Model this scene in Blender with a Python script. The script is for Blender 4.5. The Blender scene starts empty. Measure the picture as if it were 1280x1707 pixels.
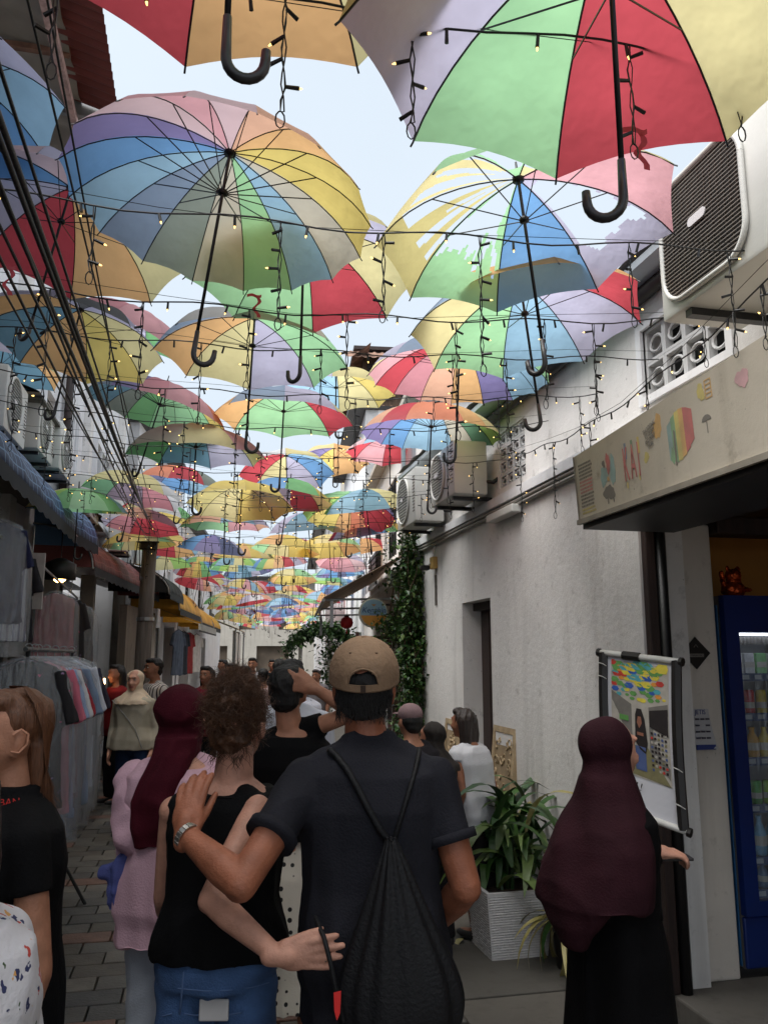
import bpy, bmesh, math, random
import numpy as np
from mathutils import Vector, Matrix, noise as mnoise

# ------------------------------------------------------------------ scene, camera, sky, sun
SC = bpy.context.scene
COL = SC.collection
PI = math.pi
R = math.radians
F_PX, CX, CY, CZ = 1350.0, 640.0, 853.5, 1.70
PITCH = math.atan(241.5 / F_PX)
YAW = math.atan(305 / 1371.4)

cam_d = bpy.data.cameras.new('camera')
cam_d.sensor_fit = 'VERTICAL'; cam_d.sensor_height = 36.0
cam_d.lens = 36.0 * F_PX / 1707.0
cam_d.clip_start = 0.05; cam_d.clip_end = 500
cam = bpy.data.objects.new('camera', cam_d); COL.objects.link(cam)
cam.location = (0, 0, CZ); cam.rotation_euler = (PI / 2 + PITCH, 0, -YAW)
SC.camera = cam

SUN_DIR = Vector((-.44, -.16, .88)).normalized()
SUN_EL, SUN_AZ = math.asin(SUN_DIR.z), math.atan2(SUN_DIR.x, SUN_DIR.y)
w = bpy.data.worlds.new('World'); SC.world = w; w.use_nodes = True
nt = w.node_tree; nt.nodes.clear()
out = nt.nodes.new('ShaderNodeOutputWorld'); bg = nt.nodes.new('ShaderNodeBackground')
sky = nt.nodes.new('ShaderNodeTexSky'); sky.sky_type = 'NISHITA'; sky.sun_disc = False
sky.sun_elevation = SUN_EL; sky.sun_rotation = SUN_AZ; sky.dust_density = 2.5; sky.air_density = 1.0
# thin bright overcast laid over the blue: even white cloud with soft variation
cl = nt.nodes.new('ShaderNodeTexNoise'); cl.inputs['Scale'].default_value = 2.2; cl.inputs['Detail'].default_value = 6
rmp = nt.nodes.new('ShaderNodeMapRange'); rmp.inputs[1].default_value = .3; rmp.inputs[2].default_value = .7
rmp.inputs[3].default_value = .86; rmp.inputs[4].default_value = .97
mx = nt.nodes.new('ShaderNodeMixRGB'); mx.inputs[2].default_value = (5.5, 6.2, 6.9, 1)
nt.links.new(cl.outputs['Fac'], rmp.inputs[0]); nt.links.new(rmp.outputs[0], mx.inputs[0])
nt.links.new(sky.outputs[0], mx.inputs[1]); nt.links.new(mx.outputs[0], bg.inputs[0])
bg.inputs[1].default_value = 0.084
nt.links.new(bg.outputs[0], out.inputs[0])

sun_d = bpy.data.lights.new('sun', 'SUN'); sun_d.energy = 4.0; sun_d.angle = R(60); sun_d.color = (1, .975, .94)
sun = bpy.data.objects.new('sun', sun_d); COL.objects.link(sun)
sun.rotation_euler = SUN_DIR.to_track_quat('Z', 'Y').to_euler()
SC.view_settings.view_transform = 'Standard'; SC.view_settings.look = 'None'
SC.view_settings.exposure = 0.85; SC.view_settings.gamma = 1.0
SC.view_settings.use_curve_mapping = False
SC.cycles.max_bounces = 7; SC.cycles.transparent_max_bounces = 12
SC.cycles.use_denoising = True

random.seed(7); NP = np.random.default_rng(11)

# ------------------------------------------------------------------ measuring helpers (camera frame: r right, f forward, z up)
CP, SP = math.cos(PITCH), math.sin(PITCH); CYW, SYW = math.cos(YAW), math.sin(YAW)
def cf(px, py, d):
    x = (px - CX) / F_PX; y = (CY - py) / F_PX
    f = CP - y * SP; u = SP + y * CP
    return Vector((x * d / f, d, CZ + u * d / f))
def c2w(v):
    return Vector((v[0] * CYW + v[1] * SYW, -v[0] * SYW + v[1] * CYW, v[2]))
def cw(px, py, d): return c2w(cf(px, py, d))
def ray(px, py):
    v = cf(px, py, 1.0); v.z -= CZ
    return c2w(v)
def atx(px, py, X): d = ray(px, py); t = X / d.x; return Vector((X, d.y * t, CZ + d.z * t))
def aty(px, py, Y): d = ray(px, py); t = Y / d.y; return Vector((d.x * t, Y, CZ + d.z * t))
def atz(px, py, Z): d = ray(px, py); t = (Z - CZ) / d.z; return Vector((d.x * t, d.y * t, Z))
BEND0, BENDK = 9.0, 0.11
def bend(Y): return max(0.0, Y - BEND0) * BENDK

# ------------------------------------------------------------------ materials
MATS = {}
def lin(c):
    if isinstance(c, str): c = PAL[c]
    c = [v / 255.0 for v in c] if max(c) > 1.0 else list(c)
    return tuple((v / 12.92 if v <= .04045 else ((v + .055) / 1.055) ** 2.4) for v in c[:3])
PAL = dict(red=(214, 38, 62), pink=(226, 150, 160), peach=(238, 172, 130), orange=(240, 176, 84), dorange=(236, 118, 44), cream=(232, 216, 140),
    yellow=(236, 206, 66), olive=(206, 190, 96), green=(96, 190, 96), lgreen=(152, 220, 150), lime=(160, 214, 60), dgreen=(24, 130, 66), teal=(62, 140, 170),
    blue=(52, 146, 214), lblue=(138, 192, 224), navy=(40, 62, 130), lavender=(190, 184, 214), purple=(104, 84, 164), grey=(176, 172, 172), beige=(206, 196, 172),
    greygreen=(120, 136, 120), steel=(110, 140, 176), mauve=(120, 92, 120), rose=(206, 110, 126), black=(20, 20, 24), white=(232, 232, 236), palepink=(224, 184, 190))
def mat(name, color=(.5, .5, .5), rough=.6, var=.12, scale=6.0, bump=0.0, bscale=60.0, metal=0.0, spec=.5, emit=0.0, stretch=(1, 1, 1), detail=5, sheen=0.0):
    if name in MATS: return MATS[name]
    m = bpy.data.materials.new(name); m.use_nodes = True; MATS[name] = m
    t = m.node_tree; b = t.nodes['Principled BSDF']
    b.inputs['Roughness'].default_value = rough; b.inputs['Metallic'].default_value = metal
    b.inputs['Specular IOR Level'].default_value = spec
    if sheen: b.inputs['Sheen Weight'].default_value = sheen
    c = lin(color) if (max(color) > 1.0 if not isinstance(color, str) else True) else tuple(color)
    tc = t.nodes.new('ShaderNodeTexCoord'); mp = t.nodes.new('ShaderNodeMapping'); mp.inputs['Scale'].default_value = stretch
    t.links.new(tc.outputs['Object'], mp.inputs[0])
    if var > 0:
        n = t.nodes.new('ShaderNodeTexNoise'); n.inputs['Scale'].default_value = scale; n.inputs['Detail'].default_value = detail
        t.links.new(mp.outputs[0], n.inputs['Vector'])
        r = t.nodes.new('ShaderNodeMapRange'); r.inputs[1].default_value = .28; r.inputs[2].default_value = .72
        t.links.new(n.outputs['Fac'], r.inputs[0])
        x = t.nodes.new('ShaderNodeMixRGB')
        x.inputs[1].default_value = tuple(max(0, v * (1 - var)) for v in c) + (1,)
        x.inputs[2].default_value = tuple(min(1, v * (1 + var)) for v in c) + (1,)
        t.links.new(r.outputs[0], x.inputs[0]); t.links.new(x.outputs[0], b.inputs['Base Color'])
    else: b.inputs['Base Color'].default_value = c + (1,)
    if bump > 0:
        n2 = t.nodes.new('ShaderNodeTexNoise'); n2.inputs['Scale'].default_value = bscale; n2.inputs['Detail'].default_value = 4
        t.links.new(mp.outputs[0], n2.inputs['Vector'])
        bp = t.nodes.new('ShaderNodeBump'); bp.inputs['Strength'].default_value = bump; bp.inputs['Distance'].default_value = .01
        t.links.new(n2.outputs['Fac'], bp.inputs['Height']); t.links.new(bp.outputs[0], b.inputs['Normal'])
    if emit > 0:
        b.inputs['Emission Color'].default_value = c + (1,); b.inputs['Emission Strength'].default_value = emit
        if 'bulb' in name: m.cycles.emission_sampling = 'NONE'
    return m
def wall_mat(name, color, dirt=(120, 112, 100), amount=.5, bump=.35, stain=1.0):
    """painted plaster: blotches, vertical run-off streaks, chipped spots"""
    if name in MATS: return MATS[name]
    m = bpy.data.materials.new(name); m.use_nodes = True; MATS[name] = m
    t = m.node_tree; b = t.nodes['Principled BSDF']; b.inputs['Roughness'].default_value = .85; b.inputs['Specular IOR Level'].default_value = .25
    tc = t.nodes.new('ShaderNodeTexCoord')
    def noise(scale, st=(1, 1, 1), det=6, ro=.6):
        mp = t.nodes.new('ShaderNodeMapping'); mp.inputs['Scale'].default_value = st; t.links.new(tc.outputs['Object'], mp.inputs[0])
        n = t.nodes.new('ShaderNodeTexNoise'); n.inputs['Scale'].default_value = scale; n.inputs['Detail'].default_value = det; n.inputs['Roughness'].default_value = ro
        t.links.new(mp.outputs[0], n.inputs['Vector']); return n.outputs['Fac']
    def mr(s, a, b_, c=0, d=1):
        r = t.nodes.new('ShaderNodeMapRange'); r.inputs[1].default_value = a; r.inputs[2].default_value = b_; r.inputs[3].default_value = c; r.inputs[4].default_value = d
        t.links.new(s, r.inputs[0]); return r.outputs[0]
    def mixc(f, a, b_):
        x = t.nodes.new('ShaderNodeMixRGB'); t.links.new(f, x.inputs[0])
        for i, v in ((1, a), (2, b_)):
            if hasattr(v, 'node'): t.links.new(v, x.inputs[i])
            else: x.inputs[i].default_value = tuple(v) + (1,)
        return x.outputs[0]
    c = lin(color); dc = lin(dirt)
    base = mixc(mr(noise(1.3), .3, .7), tuple(v * .86 for v in c), tuple(min(1, v * 1.06) for v in c))
    base = mixc(mr(noise(2.4, (3.0, 3.0, .25)), .52, .8, 0, .36 * amount * stain), base, dc)
    base = mixc(mr(noise(7, (1, 1, 1), 8, .7), .58, .75, 0, .6 * amount), base, tuple(v * .8 for v in dc))
    base = mixc(mr(noise(38, (1, 1, 1), 3, .6), .70, .74, 0, .7 * amount), base, tuple(v * .6 for v in dc))
    t.links.new(base, b.inputs['Base Color'])
    bp = t.nodes.new('ShaderNodeBump'); bp.inputs['Strength'].default_value = bump; bp.inputs['Distance'].default_value = .012
    t.links.new(noise(22, (1, 1, 1), 8, .7), bp.inputs['Height']); t.links.new(bp.outputs[0], b.inputs['Normal'])
    return m
def fabric(name, transm=.60):
    """thin umbrella cloth: reflects and lets light through"""
    key = 'umbrella_' + name
    if key in MATS: return MATS[key]
    m = bpy.data.materials.new(key); m.use_nodes = True; MATS[key] = m
    t = m.node_tree; t.nodes.clear(); o = t.nodes.new('ShaderNodeOutputMaterial')
    c0 = lin(name); lift = .07 if (c0[1] < .1 and c0[0] > .4) else .16; c = tuple(min(1, v * .78 + lift) for v in c0)
    d = t.nodes.new('ShaderNodeBsdfDiffuse'); tr = t.nodes.new('ShaderNodeBsdfTranslucent'); g = t.nodes.new('ShaderNodeBsdfGlossy'); g.inputs['Roughness'].default_value = .45
    g.inputs['Color'].default_value = (.5, .5, .5, 1)
    n = t.nodes.new('ShaderNodeTexNoise'); n.inputs['Scale'].default_value = 5; n.inputs['Detail'].default_value = 5
    x = t.nodes.new('ShaderNodeMixRGB'); x.inputs[1].default_value = tuple(v * .74 for v in c) + (1,); x.inputs[2].default_value = tuple(min(1, v * 1.12) for v in c) + (1,)
    tc = t.nodes.new('ShaderNodeTexCoord'); t.links.new(tc.outputs['Object'], n.inputs['Vector'])
    t.links.new(n.outputs['Fac'], x.inputs[0]); t.links.new(x.outputs[0], d.inputs[0]); t.links.new(x.outputs[0], tr.inputs[0])
    wv = t.nodes.new('ShaderNodeTexNoise'); wv.inputs['Scale'].default_value = 14; t.links.new(tc.outputs['Object'], wv.inputs['Vector'])
    bp = t.nodes.new('ShaderNodeBump'); bp.inputs['Strength'].default_value = .5; bp.inputs['Distance'].default_value = .015; t.links.new(wv.outputs['Fac'], bp.inputs['Height'])
    for q in (d, tr, g): t.links.new(bp.outputs[0], q.inputs['Normal'])
    m1 = t.nodes.new('ShaderNodeMixShader'); m1.inputs[0].default_value = transm
    m2 = t.nodes.new('ShaderNodeMixShader'); m2.inputs[0].default_value = .03
    t.links.new(d.outputs[0], m1.inputs[1]); t.links.new(tr.outputs[0], m1.inputs[2])
    t.links.new(m1.outputs[0], m2.inputs[1]); t.links.new(g.outputs[0], m2.inputs[2]); t.links.new(m2.outputs[0], o.inputs[0])
    return m
def film(name='plastic_film', tint=(.93, .94, .96), a=.2):
    if name in MATS: return MATS[name]
    m = bpy.data.materials.new(name); m.use_nodes = True; MATS[name] = m
    t = m.node_tree; t.nodes.clear(); o = t.nodes.new('ShaderNodeOutputMaterial')
    tr = t.nodes.new('ShaderNodeBsdfTransparent'); tr.inputs[0].default_value = tint + (1,)
    g = t.nodes.new('ShaderNodeBsdfGlossy'); g.inputs['Roughness'].default_value = .18
    d = t.nodes.new('ShaderNodeBsdfDiffuse'); d.inputs[0].default_value = (.75, .77, .8, 1)
    n = t.nodes.new('ShaderNodeTexNoise'); n.inputs['Scale'].default_value = 9; n.inputs['Detail'].default_value = 6
    tc = t.nodes.new('ShaderNodeTexCoord'); mp = t.nodes.new('ShaderNodeMapping'); mp.inputs['Scale'].default_value = (3, 3, .6)
    t.links.new(tc.outputs['Object'], mp.inputs[0]); t.links.new(mp.outputs[0], n.inputs['Vector'])
    bp = t.nodes.new('ShaderNodeBump'); bp.inputs['Strength'].default_value = .9; bp.inputs['Distance'].default_value = .03; t.links.new(n.outputs['Fac'], bp.inputs['Height']); t.links.new(bp.outputs[0], g.inputs['Normal'])
    a1 = t.nodes.new('ShaderNodeMixShader'); a1.inputs[0].default_value = .45
    t.links.new(g.outputs[0], a1.inputs[1]); t.links.new(d.outputs[0], a1.inputs[2])
    a2 = t.nodes.new('ShaderNodeMixShader'); a2.inputs[0].default_value = a
    t.links.new(tr.outputs[0], a2.inputs[1]); t.links.new(a1.outputs[0], a2.inputs[2]); t.links.new(a2.outputs[0], o.inputs[0])
    return m

# ------------------------------------------------------------------ object helpers
def tag(o, label=None, cat=None, group=None, kind=None):
    if label: o['label'] = label
    if cat: o['category'] = cat
    if group: o['group'] = group
    if kind: o['kind'] = kind
    return o
def thing(name, label, cat, loc=(0, 0, 0), rz=0.0, group=None):
    o = bpy.data.objects.new(name, None); COL.objects.link(o)
    o.location = loc; o.rotation_euler = (0, 0, rz); o.empty_display_size = .1
    return tag(o, label, cat, group)
def link(name, me, parent=None, mats=None, smooth=False):
    o = bpy.data.objects.new(name, me); COL.objects.link(o)
    if parent is not None: o.parent = parent
    if mats is not None:
        for m in (mats if isinstance(mats, (list, tuple)) else [mats]): me.materials.append(m)
    if smooth: me.polygons.foreach_set('use_smooth', [True] * len(me.polygons))
    return o
def copy_tree(o, parent=None):
    c = o.copy(); COL.objects.link(c); c.parent = parent
    for ch in o.children: copy_tree(ch, c)
    return c
class MB:
    """collects shapes into one mesh"""
    def __init__(s): s.v = []; s.f = []; s.mi = []; s.cur = 0
    def add(s, vs, fs):
        n = len(s.v); s.v.extend([tuple(p) for p in vs]); s.f.extend([tuple(i + n for i in q) for q in fs]); s.mi.extend([s.cur] * len(fs)); return s
    def m(s, i): s.cur = i; return s
    def box(s, a, b, M=None):
        x0, y0, z0 = a; x1, y1, z1 = b
        vs = [Vector(p) for p in ((x0, y0, z0), (x1, y0, z0), (x1, y1, z0), (x0, y1, z0), (x0, y0, z1), (x1, y0, z1), (x1, y1, z1), (x0, y1, z1))]
        if M is not None: vs = [M @ p for p in vs]
        return s.add(vs, [(0, 3, 2, 1), (4, 5, 6, 7), (0, 1, 5, 4), (1, 2, 6, 5), (2, 3, 7, 6), (3, 0, 4, 7)])
    def cbox(s, c, d, M=None): return s.box([c[i] - d[i] / 2 for i in range(3)], [c[i] + d[i] / 2 for i in range(3)], M)
    def chbox(s, a, b, ch=.01):
        """box with chamfered edges"""
        bm = bmesh.new(); bmesh.ops.create_cube(bm, size=1)
        for v in bm.verts: v.co = Vector([a[i] + (v.co[i] + .5) * (b[i] - a[i]) for i in range(3)])
        bmesh.ops.bevel(bm, geom=bm.edges[:], offset=ch, segments=2, affect='EDGES', profile=.5)
        bm.verts.index_update()
        s.add([v.co.copy() for v in bm.verts], [[v.index for v in f.verts] for f in bm.faces]); bm.free(); return s
    def tube(s, pts, r, n=6, cap=True):
        pts = [Vector(p) for p in pts]; k = len(pts)
        rr = r if isinstance(r, (list, tuple)) else [r] * k
        vs = []; up = None
        for i, p in enumerate(pts):
            t = (pts[min(i + 1, k - 1)] - pts[max(i - 1, 0)])
            if t.length < 1e-9: t = Vector((0, 0, 1))
            t.normalize()
            if up is None: up = t.orthogonal().normalized()
            else:
                up = up - t * up.dot(t)
                if up.length < 1e-6: up = t.orthogonal()
                up.normalize()
            bn = t.cross(up)
            for j in range(n):
                a = 2 * PI * j / n; vs.append(p + (up * math.cos(a) + bn * math.sin(a)) * rr[i])
        fs = [(i * n + j, i * n + (j + 1) % n, (i + 1) * n + (j + 1) % n, (i + 1) * n + j) for i in range(k - 1) for j in range(n)]
        if cap: fs += [tuple(range(n - 1, -1, -1)), tuple((k - 1) * n + j for j in range(n))]
        return s.add(vs, fs)
    def lathe(s, prof, n=16, M=None, c=(0, 0, 0)):
        vs = []; c = Vector(c)
        for r, z in prof:
            for j in range(n):
                a = 2 * PI * j / n; p = Vector((r * math.cos(a), r * math.sin(a), z))
                vs.append((M @ p if M is not None else p) + c)
        k = len(prof)
        fs = [(i * n + j, i * n + (j + 1) % n, (i + 1) * n + (j + 1) % n, (i + 1) * n + j) for i in range(k - 1) for j in range(n)]
        fs += [tuple(range(n - 1, -1, -1)), tuple((k - 1) * n + j for j in range(n))]
        return s.add(vs, fs)
    def prism(s, poly, h0, h1, fn):
        """extrude 2-D polygon; fn(u, v, h) -> 3-D"""
        n = len(poly); vs = [fn(u, v, h0) for u, v in poly] + [fn(u, v, h1) for u, v in poly]
        return s.add(vs, [tuple(range(n - 1, -1, -1)), tuple(range(n, 2 * n))] + [(i, (i + 1) % n, n + (i + 1) % n, n + i) for i in range(n)])
    def grid(s, P, closed_u=False):
        """P: rows of points"""
        a = len(P); b = len(P[0])
        return s.add([p for row in P for p in row], [(i * b + j, i * b + j + 1, (i + 1) * b + j + 1, (i + 1) * b + j) for i in range(a - 1) for j in range(b - 1)])
    def mesh(s, name='m'):
        me = bpy.data.meshes.new(name); me.from_pydata(s.v, [], s.f)
        if any(s.mi): me.polygons.foreach_set('material_index', s.mi)
        me.update(); return me
    def build(s, name, mats, parent=None, smooth=False):
        return link(name, s.mesh(name), parent, mats, smooth)
def shade_auto(o, ang=40):
    me = o.data; me.polygons.foreach_set('use_smooth', [True] * len(me.polygons))
    me.set_sharp_from_angle(angle=R(ang)); return o
def wall_mesh(mb, fn, u0, u1, v0, v1, th, holes):
    """wall with rectangular openings. fn(u, v, n) -> point; n from 0 (face) to th"""
    us = sorted({u0, u1, *[min(max(h[i], u0), u1) for h in holes for i in (0, 1)]}); vs = sorted({v0, v1, *[min(max(h[i], v0), v1) for h in holes for i in (2, 3)]})
    def solid(i, j):
        if i < 0 or j < 0 or i >= len(us) - 1 or j >= len(vs) - 1: return False
        cu = (us[i] + us[i + 1]) / 2; cv = (vs[j] + vs[j + 1]) / 2
        return not any(h[0] < cu < h[1] and h[2] < cv < h[3] for h in holes)
    for i in range(len(us) - 1):
        for j in range(len(vs) - 1):
            if not solid(i, j): continue
            a, b, c, d = us[i], us[i + 1], vs[j], vs[j + 1]
            mb.add([fn(a, c, 0), fn(b, c, 0), fn(b, d, 0), fn(a, d, 0)], [(0, 1, 2, 3)])
            mb.add([fn(a, c, th), fn(b, c, th), fn(b, d, th), fn(a, d, th)], [(3, 2, 1, 0)])
            for di, dj, e in ((-1, 0, (a, c, a, d)), (1, 0, (b, c, b, d)), (0, -1, (a, c, b, c)), (0, 1, (a, d, b, d))):
                if not solid(i + di, j + dj):
                    mb.add([fn(e[0], e[1], 0), fn(e[2], e[3], 0), fn(e[2], e[3], th), fn(e[0], e[1], th)], [(0, 1, 2, 3)])
    return mb
SCRATCH = bpy.data.scenes.new('scratch')
def evaluated_mesh(o):
    SCRATCH.collection.objects.link(o); vl = SCRATCH.view_layers[0]; vl.update()
    me = bpy.data.meshes.new_from_object(o.evaluated_get(vl.depsgraph)); bpy.data.objects.remove(o); return me
def text_mesh(body, size=.1, shear=0.0, extrude=.001, space=1.0):
    cu = bpy.data.curves.new('t', 'FONT'); cu.body = body; cu.size = size; cu.align_x = 'CENTER'; cu.align_y = 'CENTER'; cu.shear = shear; cu.extrude = extrude; cu.space_character = space
    cu.resolution_u = 3
    o = bpy.data.objects.new('t', cu); me = evaluated_mesh(o); bpy.data.curves.remove(cu); return me
def basis(o, x, y):
    """matrix with local x along x, y along y"""
    x = Vector(x).normalized(); z = x.cross(Vector(y)).normalized(); y = z.cross(x)
    return Matrix(((x.x, y.x, z.x, o[0]), (x.y, y.y, z.y, o[1]), (x.z, y.z, z.z, o[2]), (0, 0, 0, 1)))
# ================================================================== THE SETTING
M_white = wall_mat('white_plaster', (228, 225, 222), (106, 98, 90), .85, .4)
M_white2 = wall_mat('white_plaster_upper', (232, 232, 234), (128, 124, 120), .5, .25)
M_cream = wall_mat('cream_plaster', (216, 208, 198), (120, 108, 92), .7)
M_old = wall_mat('old_plaster', (176, 170, 160), (74, 66, 58), .9)
M_dark = mat('dark_paint', (30, 27, 26), .5, .3, 8)
M_blackmetal = mat('black_metal', (22, 22, 24), .42, .2, 10, .1, 90)
M_concrete = wall_mat('concrete', (112, 108, 102), (60, 56, 52), .8)
M_wood = mat('weathered_wood', (86, 66, 50), .75, .4, 5, .5, 40, stretch=(6, 6, .6))
M_darkwood = mat('dark_wood', (46, 31, 27), .55, .35, 5, .4, 40, stretch=(6, 6, .6))
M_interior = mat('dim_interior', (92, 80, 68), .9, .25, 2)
M_glass = mat('window_glass', (70, 86, 84), .08, .1, 3, spec=.8)
M_steel = mat('galvanised_steel', (150, 150, 150), .4, .15, 9, metal=.7)
M_plastic = mat('white_plastic_casing', (206, 205, 200), .42, .06, 7, .06, 70)

# ground
g = MB().box((-60, -30, -.3), (60, 140, -.035)).build('ground', wall_mat('ground_cement', (84, 80, 76), (48, 45, 42), .8))
tag(g, kind='structure')
pv = thing('pavement', None, None); tag(pv, kind='structure')
M_pav = [mat('paver_grey_%d' % i, c, .62, .3, 7, .5, 60) for i, c in enumerate(((92, 88, 82), (80, 77, 73), (104, 98, 90), (86, 80, 72), (112, 84, 72), (74, 72, 70)))]
PW, PD = .30, .19
pav_me = []
for m_ in M_pav:
    b = MB().chbox((0, 0, -.05), (PW - .009, PD - .009, 0), .006).mesh('paver'); b.materials.append(m_); pav_me.append(b)
rest = MB(); rp = random.Random(3)
XL, XR = -1.75, 1.28
row = 0; y = -3.0; n_pav = 0
while y < 44:
    sh = (row % 2) * PW / 2; band = row % 7 == 3
    nx = int((XR - XL) / PW)
    for i in range(nx):
        x = XL + i * PW + sh - .07 + bend(y)
        k = 4 if (band and rp.random() < .8) else rp.choice((0, 0, 1, 2, 3, 5))
        if 3.0 < y < 8.6 and n_pav < 296 and -1.4 < x < 1.3:
            o = bpy.data.objects.new('paver', pav_me[k]); COL.objects.link(o); o.parent = pv
            o.location = (x, y, rp.uniform(-.003, .003)); o.rotation_euler = (rp.uniform(-.008, .008), rp.uniform(-.008, .008), rp.uniform(-.01, .01)); n_pav += 1
        else: rest.m(k).box((x, y, -.05), (x + PW - .009, y + PD - .009, rp.uniform(-.003, .002)))
    y += PD; row += 1
tag(rest.build('far_pavers', M_pav, pv), kind='stuff')
# large concrete slabs along the right wall
sl_m = [wall_mat('slab_%d' % i, c, (54, 50, 46), .7) for i, c in enumerate(((98, 94, 88), (88, 85, 80), (106, 101, 94)))]
sy = -3.0
for i in range(14):
    dy = .95 + .1 * (i % 3)
    o = MB().chbox((1.30, sy, -.06), (2.25, sy + dy - .012, .004 + .003 * (i % 2)), .006).build('slab', sl_m[i % 3], pv); sy += dy
    if sy > 9: break
tag(MB().box((1.30, sy, -.06), (7.5, 44, 0)).build('far_slabs', sl_m[0], pv), kind='stuff')

# ---------------------------------------------------------------- right building (white shop)
WX = 2.25
rb = thing('white_shop_building', 'long white plastered shop building with vents and a dark door on the right', 'building', (WX, 3.9, 0))
rb_off = Vector((WX, 3.9, 0))
def rbm(): return MB()
def rel(mb, off):
    mb.v = [(p[0] - off[0], p[1] - off[1], p[2] - off[2]) for p in mb.v]; return mb
V1 = (3.02, 3.72, 3.05, 3.42); V2 = (5.38, 5.92, 3.0, 3.44); V3 = (6.55, 6.95, 3.05, 3.4); V4 = (7.75, 8.05, 3.02, 3.34)
DOOR = (6.19, 6.92, 0, 2.17)
wb = MB(); wall_mesh(wb, lambda u, v, n: (WX + n, u, v), 3.88, 8.3, -.05, 3.62, .26, [V2, V3, V4, DOOR])
wall_mesh(wb, lambda u, v, n: (WX + n, u, v), -6.0, 3.88, 2.40, 3.62, .26, [V1])
wb.add([(WX, 8.3, 0), (WX + 4, 8.3, 0), (WX + 4, 8.3, 3.62), (WX, 8.3, 3.62)], [(0, 1, 2, 3)])
rel(wb, rb_off).build('wall', M_white, rb)
# back of the rooms so nothing leaks through
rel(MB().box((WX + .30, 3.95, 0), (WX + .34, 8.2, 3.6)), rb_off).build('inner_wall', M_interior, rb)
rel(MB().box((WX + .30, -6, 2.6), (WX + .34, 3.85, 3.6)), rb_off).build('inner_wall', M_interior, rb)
# cornice band and conduits at z 2.85
cb = MB().box((WX - .05, 3.6, 2.86), (WX + .02, 8.32, 2.93)); rel(cb, rb_off).build('cornice', M_white2, rb)
for zc, rc in ((2.835, .013), (2.805, .011)):
    rel(MB().tube([(WX - .03, yy, zc + .004 * math.sin(yy * 3)) for yy in np.linspace(3.62, 8.3, 16)], rc, 7), rb_off).build('conduit', mat('grey_conduit', (150, 146, 140), .5, .2, 5), rb, True)
rel(MB().chbox((WX - .09, 5.45, 2.74), (WX - .002, 6.0, 2.80), .008), rb_off).build('tube_light', M_plastic, rb)
# eave: soffit, fascia and gutter
ev = MB().box((WX - .20, 2.9, 3.62), (WX + 3.5, 8.5, 3.66)); rel(ev, rb_off).build('soffit', mat('soffit_board', (150, 158, 164), .7, .15, 4), rb)
rel(MB().tube([(WX - .06, 2.9, 3.58), (WX - .06, 8.45, 3.55)], .04, 8), rb_off).build('gutter', M_dark, rb, True)
rf = MB()
P = []
for i, yy in enumerate(np.linspace(-6, 8.6, 140)):
    P.append([(WX - .22 + t * 3.4, yy, 3.69 + t * 1.1 + .012 * math.sin(i * 1.5)) for t in (0, .5, 1)])
rf.grid(P); rel(rf, rb_off).build('roof', mat('roof_sheet', (128, 122, 116), .6, .3, 3), rb, True)
# breeze-block vents
M_vent = wall_mat('vent_cement', (206, 206, 206), (110, 104, 98), .5)
def vent_cell(w_, h_):
    mb = MB(); t = .045; fw = .015
    for a, b in (((0, 0), (w_, fw)), ((0, h_ - fw), (w_, h_)), ((0, fw), (fw, h_ - fw)), ((w_ - fw, fw), (w_, h_ - fw))):
        mb.box((0, a[0], a[1]), (t, b[0], b[1]))
    for rr, tb_ in ((.33, .0085),):
        mb.tube([(.014, w_ / 2 + math.cos(a) * w_ * rr, h_ / 2 + math.sin(a) * h_ * rr * .72) for a in np.linspace(0, 2 * PI, 15)], tb_, 5, False)
    return mb.mesh('vent_block')
def vent_panel(V, nu, nv):
    w_ = (V[1] - V[0]) / nu; h_ = (V[3] - V[2]) / nv; me = vent_cell(w_ - .002, h_ - .002); me.materials.append(M_vent)
    for i in range(nu):
        for j in range(nv):
            o = bpy.data.objects.new('vent_block', me); COL.objects.link(o); o.parent = rb
            o.location = Vector((WX + .012, V[0] + i * w_ + .001, V[2] + j * h_ + .001)) - rb_off
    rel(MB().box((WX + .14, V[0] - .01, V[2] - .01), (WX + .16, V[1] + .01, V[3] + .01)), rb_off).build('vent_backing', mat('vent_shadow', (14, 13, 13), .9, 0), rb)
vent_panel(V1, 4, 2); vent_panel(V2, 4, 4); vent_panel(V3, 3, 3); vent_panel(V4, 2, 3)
# raised surround round the first vent
fr = MB(); a, b_, c, d = V1
for q in (((WX - .018, a - .05, c - .04), (WX + .01, b_ + .05, c)), ((WX - .018, a - .05, d), (WX + .01, b_ + .05, d + .04)), ((WX - .018, a - .05, c), (WX + .01, a, d)), ((WX - .018, b_, c), (WX + .01, b_ + .05, d))): fr.box(*q)
rel(fr, rb_off).build('vent_surround', M_white2, rb)
# door
dr = rel(MB().box((WX + .175, DOOR[0], 0), (WX + .215, DOOR[1], 2.17)), rb_off).build('door', M_darkwood, rb)
for i in range(3):
    rel(MB().chbox((WX + .158, DOOR[0] + .06 + i * .215, .1), (WX + .176, DOOR[0] + .25 + i * .215, 2.08), .006), rb_off).build('door_board', M_darkwood, dr)
rel(MB().chbox((WX + .10, DOOR[0] + .001, 2.10), (WX + .174, DOOR[1] - .001, 2.168), .004), rb_off).build('door_frame', M_darkwood, dr)
rel(MB().lathe([(.012, 0), (.02, .01), (.02, .035), (.006, .04)], 10, Matrix.Rotation(-PI / 2, 4, 'Y'), (WX + .158, DOOR[0] + .12, 1.02)), rb_off).build('door_knob', M_steel, dr)
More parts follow.
